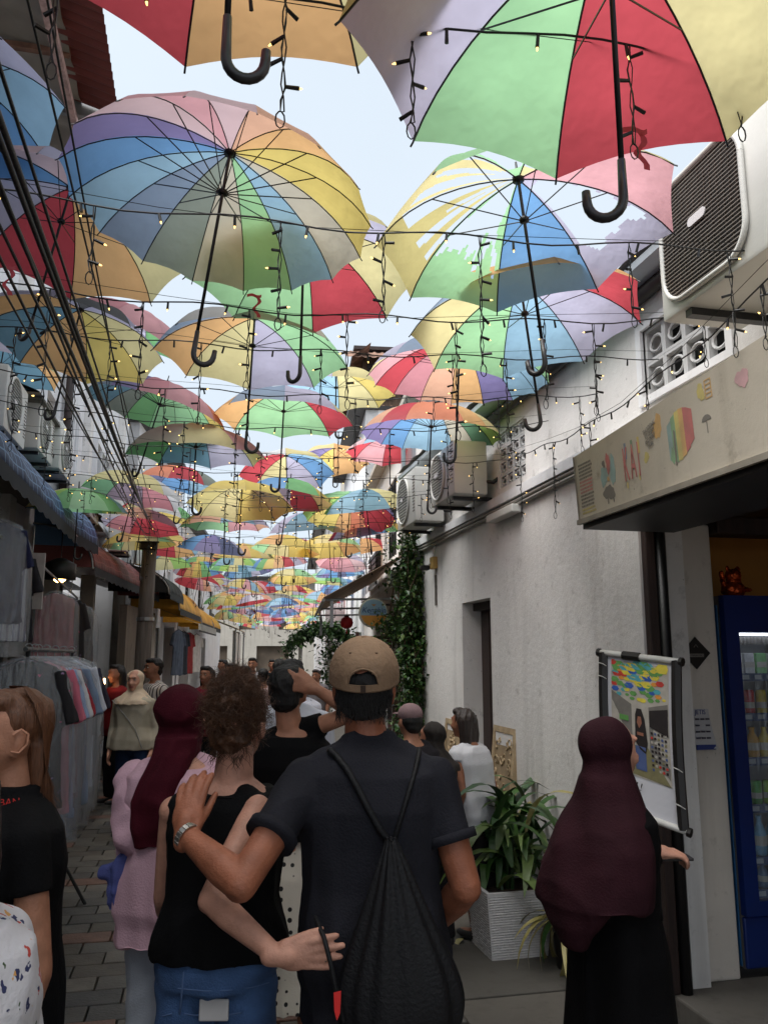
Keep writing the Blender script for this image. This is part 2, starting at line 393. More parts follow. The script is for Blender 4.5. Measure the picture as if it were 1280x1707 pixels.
# step at the shop, post, pillar
st = MB().chbox((2.28, -6, -.05), (5.2, 3.96, .10), .012); rel(st, rb_off).build('shop_floor', M_concrete, rb)
rel(MB().chbox((2.262, 3.83, .10), (2.315, 3.879, 2.42), .005), rb_off).build('post', M_darkwood, rb)
rel(MB().tube([(2.35, 3.84, .1), (2.35, 3.84, 2.42)], .03, 10), rb_off).build('drainpipe', M_blackmetal, rb, True)
rel(MB().chbox((2.415, 3.93, .10), (2.715, 4.16, 2.42), .012), rb_off).build('pillar', M_cream, rb)
# shop interior round the fridge
it = MB().box((2.72, 4.62, .1), (5.2, 4.66, 2.6)).box((5.16, -6, .1), (5.2, 4.62, 2.6))
rel(it, rb_off).build('shop_back_wall', mat('ochre_wall', (186, 128, 58), .8, .15, 3), rb)
rel(MB().box((2.3, -6, 2.56), (5.2, 4.66, 2.6)), rb_off).build('shop_ceiling', M_dark, rb)
rel(MB().chbox((2.716, 3.86, 2.36), (5.2, 4.0, 2.46), .01), rb_off).build('lintel', M_darkwood, rb)

# ---------------------------------------------------------------- creeper-side shop on the right beyond the corner (bent street)
BR = math.atan(BENDK)
def far_frame(Y0, X0): return Matrix.Translation((X0 + bend(Y0), Y0, 0)) @ Matrix.Rotation(-BR, 4, 'Z')
nb = thing('corner_shop', 'small white shop with tan awning beyond the creeper on the right', 'building'); nb.matrix_world = far_frame(8.35, 2.25)
wm = MB(); wall_mesh(wm, lambda u, v, n: (n, u, v), 0.0, 7.0, 0, 2.75, .25, [(1.6, 3.0, 0, 2.3), (3.6, 4.7, .8, 2.2)])
wall_mesh(wm, lambda u, v, n: (.05 + n, u, v), 0.0, 7.0, 2.75, 4.6, .25, [(2.4, 3.4, 3.1, 4.2), (4.4, 5.4, 3.1, 4.2)])
wm.build('wall', M_white, nb)
MB().add([(.05, 7.0, 0), (5, 7.0, 0), (5, 7.0, 4.6), (.05, 7.0, 4.6)], [(0, 1, 2, 3)]).build('end_wall', M_white2, nb)
wm2 = MB(); wm2.add([(.05, 0, 2.75), (5, 0, 2.75), (5, 0, 4.6), (.05, 0, 4.6)], [(0, 1, 2, 3)])
wm2.build('side_wall', M_white2, nb)
MB().box((-.06, 0, 2.72), (.06, 7, 2.80)).build('cornice', M_white2, nb)
MB().box((.24, .2, 0), (.3, 6.9, 4.5)).build('inner_wall', M_interior, nb)
for (a, b_) in ((2.4, 3.4), (4.4, 5.4)):
    w_ = MB().box((.12, a, 3.1), (.15, b_, 4.2)).build('window', M_glass, nb)
    f_ = MB()
    for q in np.linspace(a, b_, 4): f_.box((.06, q - .02, 3.1), (.119, q + .02, 4.2))
    for q in np.linspace(3.12, 4.18, 4): f_.box((.07, a, q - .018), (.118, b_, q + .018))
    f_.build('window_frame', M_dark, w_)
for i in range(14): MB().chbox((.06, 1.62, .12 + i * .155), (.12, 2.98, .25 + i * .155), .01).build('shutter_slat', M_wood, nb)
MB().tube([(-.05, .9, 2.75), (-.05, .9, 4.5)], .03, 8).build('downpipe', M_plastic, nb, True)
rf = MB(); rf.box((-.12, -.1, 4.6), (5, 7.2, 4.68)).build('roof', M_old, nb)
# vents lower slats at its left (dark louvres)
for i in range(6): MB().box((.02, 5.0, 2.9 + .1 * i), (.045, 6.4, 2.96 + .1 * i)).build('louvre', M_dark, nb)
aw = thing('tan_awning', 'faded tan sloping awning above the round shop sign', 'awning'); aw.matrix_world = far_frame(8.35, 2.25)
P = []
for i, u in enumerate(np.linspace(1.2, 5.2, 42)):
    P.append([(.02 - t * 1.0, u, 2.95 - t * .55 + .012 * (i % 2)) for t in (0, .33, .66, 1)])
MB().grid(P).build('sheet', mat('tan_sheet', (190, 164, 142), .7, .25, 4), aw)
MB().tube([(-.98, 1.2, 2.37), (-.98, 5.2, 2.37)], .02, 6).build('edge_rail', M_steel, aw)
for u in (1.3, 3.2, 5.1): MB().tube([(0, u, 2.4), (-.95, u, 2.38)], .015, 5).build('strut', M_steel, aw)
MB().box((-.9, 1.2, 2.05), (-.86, 1.24, 2.36)).box((-.9, 5.1, 2.05), (-.86, 5.14, 2.36)).build('hanger', M_steel, aw)

# further right-hand buildings, bent street
def facade(name, label, side, Y0, L, h, mats_, wins, roof_mat=None, set_back=0.0, ground=None):
    """side +1 right wall, -1 left wall; facade along local +Y"""
    t = thing(name, label, 'building'); X0 = (2.35 if side > 0 else -1.95) + side * set_back
    t.matrix_world = far_frame(Y0, X0)
    holes = [w_[:4] for w_ in wins] + (ground or [])
    mb = MB(); wall_mesh(mb, lambda u, v, n: (side * n, u, v), 0, L, 0, h, .25, holes)
    mb.add([(0, 0, 0), (side * 5, 0, 0), (side * 5, 0, h), (0, 0, h)], [(0, 1, 2, 3)]); mb.add([(0, L, 0), (side * 5, L, 0), (side * 5, L, h), (0, L, h)], [(0, 1, 2, 3)])
    mb.build('wall', mats_, t)
    MB().box((side * .24, .1, 0), (side * .30, L - .1, h - .05)) .build('inner_wall', M_interior, t)
    for w_ in wins:
        a, b_, c, d = w_[:4]; kind = w_[4] if len(w_) > 4 else 'glass'
        pane = MB().box((side * .12, a, c), (side * .15, b_, d)).build('window', M_glass if kind == 'glass' else M_dark, t)
        f_ = MB()
        for q in (a + .025, (a + b_) / 2, b_ - .025): f_.box((side * .05, q - .022, c), (side * .119, q + .022, d))
        for q in np.linspace(c + .02, d - .02, 5 if kind != 'louvre' else 12): f_.box((side * .06, a, q - .014), (side * .118, b_, q + .014))
        f_.build('window_frame', M_white2 if kind != 'dark' else M_dark, pane)
        MB().chbox((-side * .06, a - .06, c - .07), (side * .02, b_ + .06, c), .01).build('sill', M_concrete, t)
    MB().box((-side * .35, -.05, h), (side * 5, L + .05, h + .08)).build('roof', roof_mat or M_dark, t)
    return t
facade('white_townhouse', 'tall white house with dark windows far down the right side', 1, 15.4, 7.0, 6.6, M_white2, [(.8, 1.5, 3.4, 4.8, 'dark'), (2.4, 3.1, 3.4, 4.8, 'dark'), (4.6, 5.3, 3.4, 4.8, 'dark'), (.9, 1.6, 1.0, 2.2, 'dark'), (4.2, 5.2, .2, 2.2, 'dark')])
facade('white_end_house', 'pale house closing the far end of the alley on the right', 1, 22.6, 12.0, 5.4, M_white2, [(1, 2, 3.2, 4.5, 'dark'), (4, 5, 3.2, 4.5, 'dark'), (7, 8, 3.2, 4.5, 'dark')], set_back=-.5)
# old brown upper storey that rises above the umbrellas
ob = thing('old_timber_house', 'old brown timber upper storey with tiled eave rising behind the umbrellas', 'building', (5.05, 21.0, 0), -.1)
ob_x = .9
MB().box((-1.1, 0, 0), (3.2, 7, 8.3)).build('lower_wall', M_old, ob)
MB().box((-.95, -.05, 8.3), (3.3, 7, 9.9)).build('upper_wall', M_wood, ob)
for i in range(3):
    w_ = MB().box((-.85 + i * .95, -.12, 8.75), (-.15 + i * .95, -.06, 9.7)).build('window', M_dark, ob)
    for j in range(7): MB().box((-.82 + i * .95, -.16, 8.78 + j * .13), (-.18 + i * .95, -.125, 8.87 + j * .13)).build('slat', M_darkwood, w_)
rfb = MB()
for k, (z0, ex) in enumerate(((9.75, .5), (8.3, .35))):
    P = []
    for i, xx in enumerate(np.linspace(-1.5, 3.6, 70)): P.append([(xx, .3 - t * (ex + .4), z0 + .45 - t * .5 + .035 * (1 if i % 3 == 0 else 0)) for t in (0, .5, 1)])
    rfb.grid(P)
    P = []
    for i, yy in enumerate(np.linspace(-.6, 6, 60)): P.append([(-.8 - t * (ex), yy, z0 + .35 - t * .42 + .035 * (1 if i % 3 == 0 else 0)) for t in (0, .5, 1)])
    rfb.grid(P)
rfb.build('tiled_eave', mat('old_clay_tiles', (128, 98, 82), .9, .45, 4, .5, 20), ob)
MB().box((-1.2, .2, 10.25), (3.4, 7, 10.35)).build('roof', M_darkwood, ob)

# far end of the alley
eb = thing('end_building', 'white building closing the view at the end of the alley', 'building', (4.6, 46, 0), -.12)
mb = MB(); wall_mesh(mb, lambda u, v, n: (u, n, v), -9, 9, 0, 6, .3, [(-7 + i * 2.2, -6.1 + i * 2.2, 3.2, 4.8) for i in range(7)] + [(-5 + i * 3.4, -3.2 + i * 3.4, 0, 2.3) for i in range(4)])
mb.build('wall', M_old, eb); MB().box((-9, .28, 0), (9, .35, 6)).build('inner_wall', M_interior, eb)
MB().box((-9.3, -.5, 6), (9.3, 4, 6.15)).build('roof', M_dark, eb)

# ---------------------------------------------------------------- left side
LX = -2.1
lb = thing('left_shophouse', 'white two-storey shophouse with shuttered windows above the blue awning', 'building', (LX, 5, 0)); lo = Vector((LX, 5, 0))
wins = [(8.9, 10.0, 4.75, 5.9), (10.5, 11.9, 4.85, 6.1), (13.0, 14.2, 4.6, 6.0)]
mb = MB(); wall_mesh(mb, lambda u, v, n: (LX - n, u, v), -6, 9.0, 2.9, 6.8, .25, [(6.4, 7.6, 4.0, 5.2), (8.2, 8.85, 4.55, 5.1)])
wall_mesh(mb, lambda u, v, n: (LX - n + bend(u), u, v), 9.0, 15.0, 2.9, 6.8, .25, [(10.02, 10.75, 4.05, 4.95), (11.0, 11.75, 4.1, 5.1), (12.4, 14.0, 3.7, 4.9)])
rel(mb, lo).build('wall', M_white2, lb)
rel(MB().box((LX - .34, -6, 2.9), (LX - .3, 15, 6.8)), lo).build('inner_wall', M_interior, lb)
# louvred shutter window, barred window, green glass window
def win_left(u0, u1, z0, z1, kind):
    X_ = LX + bend((u0 + u1) / 2)
    pane = rel(MB().box((X_ - .16, u0 - .02, z0 - .02), (X_ - .13, u1 + .02, z1 + .02)), lo).build('window', M_glass if kind == 'glass' else M_dark, lb)
    f_ = MB()
    nb_ = {'louvre': 1, 'bars': 3, 'glass': 3, 'small': 2}[kind]
    for q in np.linspace(u0, u1, nb_ + 1): f_.box((X_ - .129, q - .03, z0), (X_ + .02, q + .03, z1))
    for q in (z0, z1): f_.box((X_ - .128, u0, q - .03), (X_ + .019, u1, q + .03))
    rel(f_, lo).build('window_frame', M_white2, pane)
    if kind == 'louvre':
        for j in range(16):
            zz = z0 + .05 + j * (z1 - z0 - .1) / 16
            rel(MB().add([(X_ - .02, u0 + .03, zz), (X_ - .02, u1 - .03, zz), (X_ - .08, u1 - .03, zz + .07), (X_ - .08, u0 + .03, zz + .07), (X_ - .02, u0 + .03, zz + .012), (X_ - .02, u1 - .03, zz + .012), (X_ - .08, u1 - .03, zz + .082), (X_ - .08, u0 + .03, zz + .082)], [(0, 1, 2, 3), (7, 6, 5, 4), (0, 4, 5, 1), (1, 5, 6, 2), (2, 6, 7, 3), (3, 7, 4, 0)]), lo).build('louvre', mat('pale_louvre', (176, 170, 160), .6, .1), pane)
    if kind == 'bars':
        for i in range(3):
            ua = u0 + i * (u1 - u0) / 3; ub = u0 + (i + 1) * (u1 - u0) / 3; b2 = MB()
            for j in range(9):
                zz = z0 + j * (z1 - z0) / 9
                b2.tube([(X_ - .05, ua + .03, zz), (X_ - .05, ub - .03, min(z1, zz + .28))], .014, 5)
            rel(b2, lo).build('diagonal_bars', M_white2, pane)
    rel(MB().chbox((X_ - .01, u0 - .08, z0 - .12), (X_ + .12, u1 + .08, z0 - .03), .01), lo).build('sill', M_white2, lb)
win_left(6.4, 7.6, 4.0, 5.2, 'louvre'); win_left(8.2, 8.85, 4.55, 5.1, 'small'); win_left(10.02, 10.75, 4.05, 4.95, 'louvre'); win_left(11.0, 11.75, 4.1, 5.1, 'bars'); win_left(12.4, 14.0, 3.7, 4.9, 'glass')
# small tin canopies on the facade
M_tin = mat('grimy_tin', (54, 52, 52), .6, .4, 4, .3, 30)
for (u0, u1, z, ex) in ((8.0, 9.2, 4.42, .5), (7.9, 9.8, 3.62, .45), (10.0, 12.2, 3.72, .55)):
    P = [[(LX + bend(u) - .02 + t * ex, u, z - t * .2 + .012 * (k % 2)) for t in (0, .5, 1)] for k, u in enumerate(np.linspace(u0, u1, 25))]
    rel(MB().grid(P), lo).build('tin_canopy', M_tin, lb)
    rel(MB().box((LX + bend(u0) - .02, u0, z - .24), (LX + bend(u0) + ex, u1, z - .215)), lo).build('canopy_board', M_concrete, lb)
rel(MB().tube([(LX + .28, 10.88, 3.0), (LX + .28, 10.88, 6.6)], .05, 8), lo).build('downpipe', M_darkwood, lb, True)
# pilasters
for u in (9.1, 12.1, 14.3): rel(MB().chbox((LX + bend(u) - .02, u - .14, 2.95), (LX + bend(u) + .09, u + .14, 6.8), .01), lo).build('pilaster', M_white, lb)
# ground floor: dim shop, posts, back wall
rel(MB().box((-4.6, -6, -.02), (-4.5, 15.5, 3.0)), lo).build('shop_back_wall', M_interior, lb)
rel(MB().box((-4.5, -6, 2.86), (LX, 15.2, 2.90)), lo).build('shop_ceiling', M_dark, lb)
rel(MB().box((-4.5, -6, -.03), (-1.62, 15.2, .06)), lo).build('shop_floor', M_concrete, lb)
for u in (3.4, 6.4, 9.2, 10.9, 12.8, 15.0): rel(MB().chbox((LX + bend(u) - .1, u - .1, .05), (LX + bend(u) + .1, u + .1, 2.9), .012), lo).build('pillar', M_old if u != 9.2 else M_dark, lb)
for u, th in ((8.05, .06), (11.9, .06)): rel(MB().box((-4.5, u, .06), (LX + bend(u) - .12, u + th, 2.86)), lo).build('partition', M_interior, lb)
# corrugated eave high above the left side
ve = thing('corrugated_eave', 'grey corrugated eave on rusty purlins with a red-brown tin fringe, top left', 'roof', (LX, 5, 5.2)); vo = Vector((LX, 5, 5.2))
def corr(x0, x1, y0, y1, z0, z1, pitch, amp, th=.0):
    n = int((y1 - y0) / pitch * 6); P = []
    for i in range(n + 1):
        yy = y0 + (y1 - y0) * i / n; dz = amp * math.sin(2 * PI * (yy - y0) / pitch)
        P.append([(x0 + (x1 - x0) * t, yy, z0 + (z1 - z0) * t + dz) for t in (0, 1)])
    return MB().grid(P)
rel(corr(-2.6, -.9, 1.5, 6.6, 5.55, 5.26, .32, .022), vo).build('roof_sheet', mat('grey_corrugated', (132, 124, 114), .6, .3, 3, .2, 30), ve, True)
rel(corr(-1.0, -.66, -1.0, 5.05, 5.30, 5.2, .076, .012), vo).build('fringe_sheet', mat('redbrown_tin', (112, 52, 44), .6, .25, 4), ve, True)
M_rust = mat('rusty_steel', (126, 92, 76), .8, .5, 14, .5, 60)
for x_, z_ in ((-1.45, 5.30), (-.95, 5.19)): rel(MB().box((x_ - .025, 1.2, z_ - .05), (x_ + .025, 6.6, z_)), vo).build('purlin', mat('pale_beam', (180, 150, 146), .8, .35, 25, .4, 40) if x_ > -1 else M_rust, ve)
for yy in (2.6, 4.6, 6.2): rel(MB().box((-2.2, yy - .02, 5.24), (-.9, yy + .02, 5.275)), vo).build('rafter', M_rust, ve)
rel(MB().box((-1.02, 5.06, 5.18), (-.68, 5.09, 5.33)), vo).build('end_frame', M_steel, ve)
# far left row
for (nm, lab, Y0, L, h, wins_, gr) in (
    ('left_townhouse', 'white townhouse with barred balcony windows behind the wooden pole', 15.2, 6.0, 6.0, [(.6, 1.4, 3.3, 4.9, 'bars'), (2.2, 3.0, 3.3, 4.9, 'louvre'), (4.0, 5.0, 3.3, 4.9, 'bars')], [(.3, 1.9, 0, 2.4), (2.4, 3.4, 0, 2.3), (4.0, 5.6, 0, 2.4)]),
    ('left_end_house', 'pale house row far down the left side of the alley', 21.4, 12.0, 5.2, [(1, 2, 3.2, 4.4, 'dark'), (4, 5, 3.2, 4.4, 'dark'), (7.5, 8.5, 3.2, 4.4, 'dark')], [(.5, 2.4, 0, 2.3), (5.5, 6.6, 0, 2.3)])):
    facade(nm, lab, -1, Y0, L, h, M_white2, wins_, ground=gr)
# ================================================================== AWNINGS ON THE LEFT
def checked(name, c1, c2, sx, sz):
    """woven awning cloth printed with a fine pale check"""
    if name in MATS: return MATS[name]
    m = mat(name, c1, .6, .15, 6, .2, 80); t = m.node_tree; b = t.nodes['Principled BSDF']
    uv = t.nodes.new('ShaderNodeUVMap'); mp = t.nodes.new('ShaderNodeMapping'); mp.inputs['Scale'].default_value = (sx, sz, 1); t.links.new(uv.outputs[0], mp.inputs[0])
    br = t.nodes.new('ShaderNodeTexBrick'); br.offset = 0; br.inputs['Scale'].default_value = 1; br.inputs['Mortar Size'].default_value = .07; br.inputs['Brick Width'].default_value = 1; br.inputs['Row Height'].default_value = 1
    c = lin(c1); br.inputs['Color1'].default_value = c + (1,); br.inputs['Color2'].default_value = tuple(v * .75 for v in c) + (1,); br.inputs['Mortar'].default_value = lin(c2) + (1,)
    t.links.new(mp.outputs[0], br.inputs['Vector']); t.links.new(br.outputs['Color'], b.inputs['Base Color']); return m
def barrel_awning(name, label, u0, u1, xb, xf, ztop, zbot, m_, ribs=9):
    t = thing(name, label, 'awning', (xb, u0, zbot)); off = Vector((xb, u0, zbot))
    def prof(a): return (xb + (xf - xb) * math.sin(a), zbot + (ztop - zbot) * math.cos(a))
    nu, na = 60, 12; vs = []; uvs = []
    for i in range(nu + 1):
        u = u0 + (u1 - u0) * i / nu; sag = .012 * abs(math.sin(PI * i / nu * ribs))
        for k in range(na + 1):
            x, z = prof(PI / 2 * k / na); vs.append(Vector((x + bend(u) - sag, u, z - sag)) - off); uvs.append(((u - u0), k / na))
    me = bpy.data.meshes.new('canvas'); fs = [(i * (na + 1) + k, i * (na + 1) + k + 1, (i + 1) * (na + 1) + k + 1, (i + 1) * (na + 1) + k) for i in range(nu) for k in range(na)]
    me.from_pydata(vs, [], fs); ul = me.uv_layers.new(name='UVMap')
    for lp in me.loops: ul.data[lp.index].uv = uvs[lp.vertex_index]
    o = link('canvas', me, t, m_, True); sm = o.modifiers.new('thick', 'SOLIDIFY'); sm.thickness = .008
    vb = MB(); P = []
    for i in range(nu + 1):
        u = u0 + (u1 - u0) * i / nu; P.append([Vector((xf + bend(u) + .004, u, z)) - off for z in (zbot + .004, zbot - .09 - .03 * abs(math.sin(i * .9)))])
    o2 = vb.grid(P).build('valance', mat('dark_valance', (30, 34, 40), .8, .3, 5), t)
    for i in range(0, ribs + 1, 3):
        u = u0 + (u1 - u0) * i / ribs
        MB().tube([Vector((prof(a)[0] + bend(u) - .015, u, prof(a)[1] - .02)) - off for a in np.linspace(0, PI / 2, 9)], .012, 5).build('hoop', M_steel, t)
    MB().tube([Vector((xf + bend(u) - .02, u, zbot - .02)) - off for u in np.linspace(u0, u1, 8)], .014, 5).build('front_rail', M_steel, t)
    # closed ends
    for u in (u0 + .003, u1 - .003):
        pts = [Vector((prof(a)[0] + bend(u) - .01, u, prof(a)[1] - .01)) - off for a in np.linspace(0, PI / 2, 9)] + [Vector((xb + bend(u), u, zbot)) - off]
        MB().add(pts, [tuple(range(len(pts)))]).build('end_panel', m_, t)
    return t
barrel_awning('blue_awning', 'rounded blue checked barrel awning at the left edge', 4.6, 9.95, -2.05, -1.33, 3.55, 2.98, checked('blue_check', (16, 50, 94), (96, 130, 166), 7, 9))
barrel_awning('red_awning', 'rounded dark red checked awning beyond the blue one', 9.95, 14.6, -2.05, -1.36, 3.25, 2.74, checked('red_check', (96, 22, 22), (130, 66, 60), 8, 8))
M_yel = mat('yellow_awning_cloth', (214, 158, 46), .6, .2, 4, .2, 50)
for k, (u0, u1, z1, zb) in enumerate(((15.0, 18.2, 3.15, 2.55), (18.6, 21.0, 3.0, 2.45), (21.4, 23.2, 2.95, 2.45))):
    barrel_awning('yellow_awning', ('yellow barrel awning nearest the wooden pole', 'second yellow barrel awning down the left side', 'farthest of the yellow barrel awnings')[k], u0, u1, -1.9, -1.05, z1, zb, M_yel, 6)
aw2 = thing('canvas_awning', 'flat greyish canvas awning past the yellow awnings', 'awning'); aw2.matrix_world = far_frame(23.6, -1.95)
P = [[(0 + 1.3 * t, u, 3.0 - .5 * t + .02 * math.sin(u * 5)) for t in np.linspace(0, 1, 5)] for u in np.linspace(0, 4, 20)]
MB().grid(P).build('canvas', mat('grey_canvas', (164, 146, 122), .8, .25, 3), aw2, True)
for u in (.1, 3.9): MB().tube([(1.28, u, 0), (1.28, u, 2.5)], .025, 6).build('post', M_steel, aw2)
# black half-barrel awnings and sloping white-trimmed canopy by the pole
barrel_awning('black_awning', 'small black rounded awning beside the wooden pole', 13.4, 15.0, -1.95, -1.0, 3.2, 2.72, mat('black_canvas', (24, 22, 22), .7, .3, 4), 4)
sc_ = thing('sloping_canopy', 'sloping canopy with a pale scalloped edge below the black awning', 'awning'); sc_.matrix_world = far_frame(14.9, -1.95)
P = [[(.05 + 1.2 * t, u, 2.72 - .45 * t) for t in np.linspace(0, 1, 4)] for u in np.linspace(0, 3.2, 12)]
MB().grid(P).build('sheet', mat('dull_yellow_sheet', (150, 118, 60), .7, .3, 3), sc_)
tr = MB()
for i in range(32): tr.m(i % 2).box((1.25, i * .1, 2.17 - .03 * (i % 2)), (1.265, i * .1 + .097, 2.28))
tr.build('trim', [mat('pale_trim', (212, 206, 196), .7, .15), M_dark], sc_)

# ================================================================== OUTDOOR AIR CONDITIONERS
M_grille = mat('grille_dark', (40, 37, 36), .6, .3, 9)
M_wire = mat('grille_wire', (112, 104, 96), .5, .2, 10)
def rrect(cx, cz, w_, h_, r, n=5):
    pts = []
    for qx, qz, a0 in ((1, 1, 0), (-1, 1, PI / 2), (-1, -1, PI), (1, -1, 1.5 * PI)):
        for k in range(n + 1):
            a = a0 + PI / 2 * k / n; pts.append((cx + qx * (w_ / 2 - r) + r * math.cos(a), cz + qz * (h_ / 2 - r) + r * math.sin(a)))
    return pts
def ac_unit(label, loc, rz, W=.80, D=.29, H=.54, square=False, group='outdoor air-conditioner units', worn=False):
    """front faces local -Y, width along X, origin bottom centre"""
    t = thing('air_conditioner', label, 'air conditioner', loc, rz, group)
    cas = MB().chbox((-W / 2, 0, 0), (W / 2, D, H), .018).build('casing', M_plastic if not worn else mat('yellowed_casing', (196, 192, 180), .5, .15, 5), t); shade_auto(cas, 35)
    gw = H * .86 if not square else W * .60; gx = -W / 2 + gw / 2 + .05; gh = H * .86
    rr = gw / 2 - .002 if not square else .12
    poly = rrect(gx, H / 2, gw, gh, min(rr, gh / 2 - .002), 8)
    MB().prism(poly, -.002, -.006, lambda u, v, h: (u, h, v)).build('grille_back', M_grille, t)
    MB().tube([(u, -.012, v) for u, v in poly + poly[:1]], .011, 6, False).build('grille_ring', M_plastic, t, True)
    wr = MB(); nrow = 30 if square else 16
    for i in range(1, nrow):
        z = H / 2 - gh / 2 + gh * i / nrow; hh = abs(z - H / 2)
        if square:
            dz = hh - (gh / 2 - rr); half = gw / 2 if dz < 0 else gw / 2 - rr + math.sqrt(max(0, rr * rr - dz * dz))
        else: half = math.sqrt(max(0, (gh / 2) ** 2 - hh * hh)) * gw / gh
        wr.box((gx - half, -.014, z - .0022), (gx + half, -.009, z + .0022))
    for i in range(1, 14):
        x = gx - gw / 2 + gw * i / 14; q = abs(x - gx)
        half = gh / 2 if square and q < gw / 2 - rr else (gh / 2 - rr + math.sqrt(max(0, rr * rr - (q - gw / 2 + rr) ** 2)) if square else math.sqrt(max(0, (gw / 2) ** 2 - q * q)) * gh / gw)
        wr.box((x - .0015, -.009, H / 2 - half), (x + .0015, -.007, H / 2 + half))
    wr.build('grille', M_wire if square else M_plastic, t)
    fan = MB()
    for k in range(3 if not square else 0):
        a = 2 * PI * k / 3; fan.add([(gx + math.cos(a + q) * rr_ * gw, -.0065, H / 2 + math.sin(a + q) * rr_ * gh) for rr_, q in ((.08, 0), (.42, -.35), (.44, .3), (.1, .5))], [(0, 1, 2, 3)])
    if not square: fan.build('fan', M_dark, t)
    bd = MB().prism(rrect(gx - .01, H / 2 + .02, .11, .036, .017, 4), -.0145, -.019, lambda u, v, h: (u, h, v)).build('badge', mat('badge_white', (210, 206, 206), .4, 0), t)
    lou = MB()
    for i in range(12): lou.box((W / 2 - .10, -.004, .1 + i * .03), (W / 2 - .03, .0, .108 + i * .03))
    lou.build('side_louvre', M_wire, t)
    for s in (-1, 1):
        MB().box((s * W * .32 - .02, .02, -.03), (s * W * .32 + .02, D + .18, -.001)).build('bracket', M_blackmetal, t)
    MB().tube([(W / 2 - .06, D * .8, .12), (W / 2 + .02, D + .04, .1), (W / 2 + .03, D + .16, .2)], .018, 6).build('pipe', M_dark, t, True)
    return t
# near unit, front faces the alley (-X): local -Y -> world -X : rz = -90deg
ac_unit('large dusty air conditioner with rounded square grille at the upper right edge', (1.76, 2.34, 3.02), -PI / 2, .84, .36, .56, True)
MB_ = None
ac_unit('white air conditioner with round fan, nearer of the pair above the door', (1.90, 6.33, 2.97), -PI / 2, .68, .28, .44)
ac_unit('white air conditioner hung beside the creeper, farther of the pair', (1.90, 7.55, 2.95), -PI / 2, .72, .28, .52)
# platform under near unit
# left side units
for i, (u, z, rz, lab) in enumerate(((8.68, 3.72, PI / 2, 'air conditioner above the middle of the blue awning'), (9.55, 3.72, PI / 2, 'air conditioner with round fan beside the barred left window'), (7.3, 3.55, PI / 2, 'air conditioner just above the blue awning, half hidden at the left edge'),
        (11.0, 3.45, PI / 2, 'air conditioner low on the left facade above the red awning'), (13.3, 3.3, PI / 2, 'air conditioner above the far end of the red awning'), (15.6, 3.35, PI / 2, 'air conditioner behind the top of the wooden pole'))):
    ac_unit(lab, (-1.66 + bend(u) + .02, u, z), rz)

# ================================================================== SHOP SIGN BOX (right)
sg = thing('shop_sign_box', 'long beige light-box sign with faded rainbow pictures above the shop', 'sign', (1.75, 2.85, 2.32)); so = Vector((1.75, 2.85, 2.32))
Y0s, Y1s = 1.2, 3.54
def sign_face(y, z): # face leans out slightly at the top
    return Vector((1.75 - (z - 2.33) * .06, y, z))
ms = MB()
ztop = lambda y: 2.655 + (3.54 - y) * .045
vs = [sign_face(Y1s, 2.33), sign_face(Y0s, 2.33), sign_face(Y0s, ztop(Y0s)), sign_face(Y1s, ztop(Y1s))]
vb = [Vector((2.24, Y1s, 2.33)), Vector((2.24, Y0s, 2.33)), Vector((2.24, Y0s, ztop(Y0s))), Vector((2.24, Y1s, ztop(Y1s)))]
ms.add(vs + vb, [(0, 1, 2, 3), (0, 3, 7, 4), (3, 2, 6, 7), (1, 5, 6, 2), (4, 7, 6, 5)])
rel(ms, so).build('sign_face', wall_mat('faded_sign_sheet', (204, 194, 178), (110, 96, 80), .8, .15), sg)
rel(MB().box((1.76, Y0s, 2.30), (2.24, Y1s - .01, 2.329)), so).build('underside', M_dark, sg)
for (z0, z1) in ((2.322, 2.345),): rel(MB().box((1.735, Y0s, z0), (1.752, Y1s + .004, z1)), so).build('edge_trim', mat('aluminium_trim', (150, 142, 130), .5, .2, 8), sg)
rel(MB().add([p + Vector((-.004, .004, 0)) for p in (sign_face(Y1s, 2.33), sign_face(Y1s - .014, 2.33), sign_face(Y1s - .014, ztop(Y1s)), sign_face(Y1s, ztop(Y1s)))], [(0, 1, 2, 3)]), so).build('corner_trim', MATS['aluminium_trim'], sg)
def decal(name, polys, mats_, parent=None, lift=.003):
    mb = MB()
    for mi, poly in polys:
        mb.m(mi); mb.prism([(-u, v) for u, v in poly], lift * .3, lift * .3 + .0004, lambda u, v, h: sign_face(-u, v) + Vector((-h, 0, 0)))
    return rel(mb, so).build(name, mats_, parent or sg)
print_m = {k: mat('print_' + k, c, .7, .35, 14) for k, c in dict(dark=(70, 66, 66), red=(190, 60, 70), rose=(196, 96, 100), yellow=(206, 186, 84), orange=(214, 160, 70), green=(104, 160, 110), blue=(110, 140, 180), teal=(120, 164, 166), pink=(206, 150, 160)).items()}
for m_ in print_m.values():
    for n_ in m_.node_tree.nodes:
        if n_.type == 'MIX_RGB':
            for k_ in (1, 2): n_.inputs[k_].default_value = [v * .68 + b_ * .32 for v, b_ in zip(n_.inputs[k_].default_value, (.55, .5, .42, 1))]
PK = list(print_m); PMs = list(print_m.values())
def pr(k): return PK.index(k)
def rect(y0, y1, z0, z1): return [(y0, z0), (y1, z0), (y1, z1), (y0, z1)]
rs = random.Random(5)
# notice of small print at the far end
pl = []
for i in range(15):
    z = 2.365 + i * .0165; yy = 3.50
    while yy > 3.375:
        wd = rs.uniform(.006, .014); pl.append((pr('dark') if i > 9 else (pr('rose') if i > 5 else pr('yellow') if i < 2 else pr('dark')), rect(yy - wd, yy, z, z + .009))); yy -= wd + .004
decal('small_print', pl, PMs)
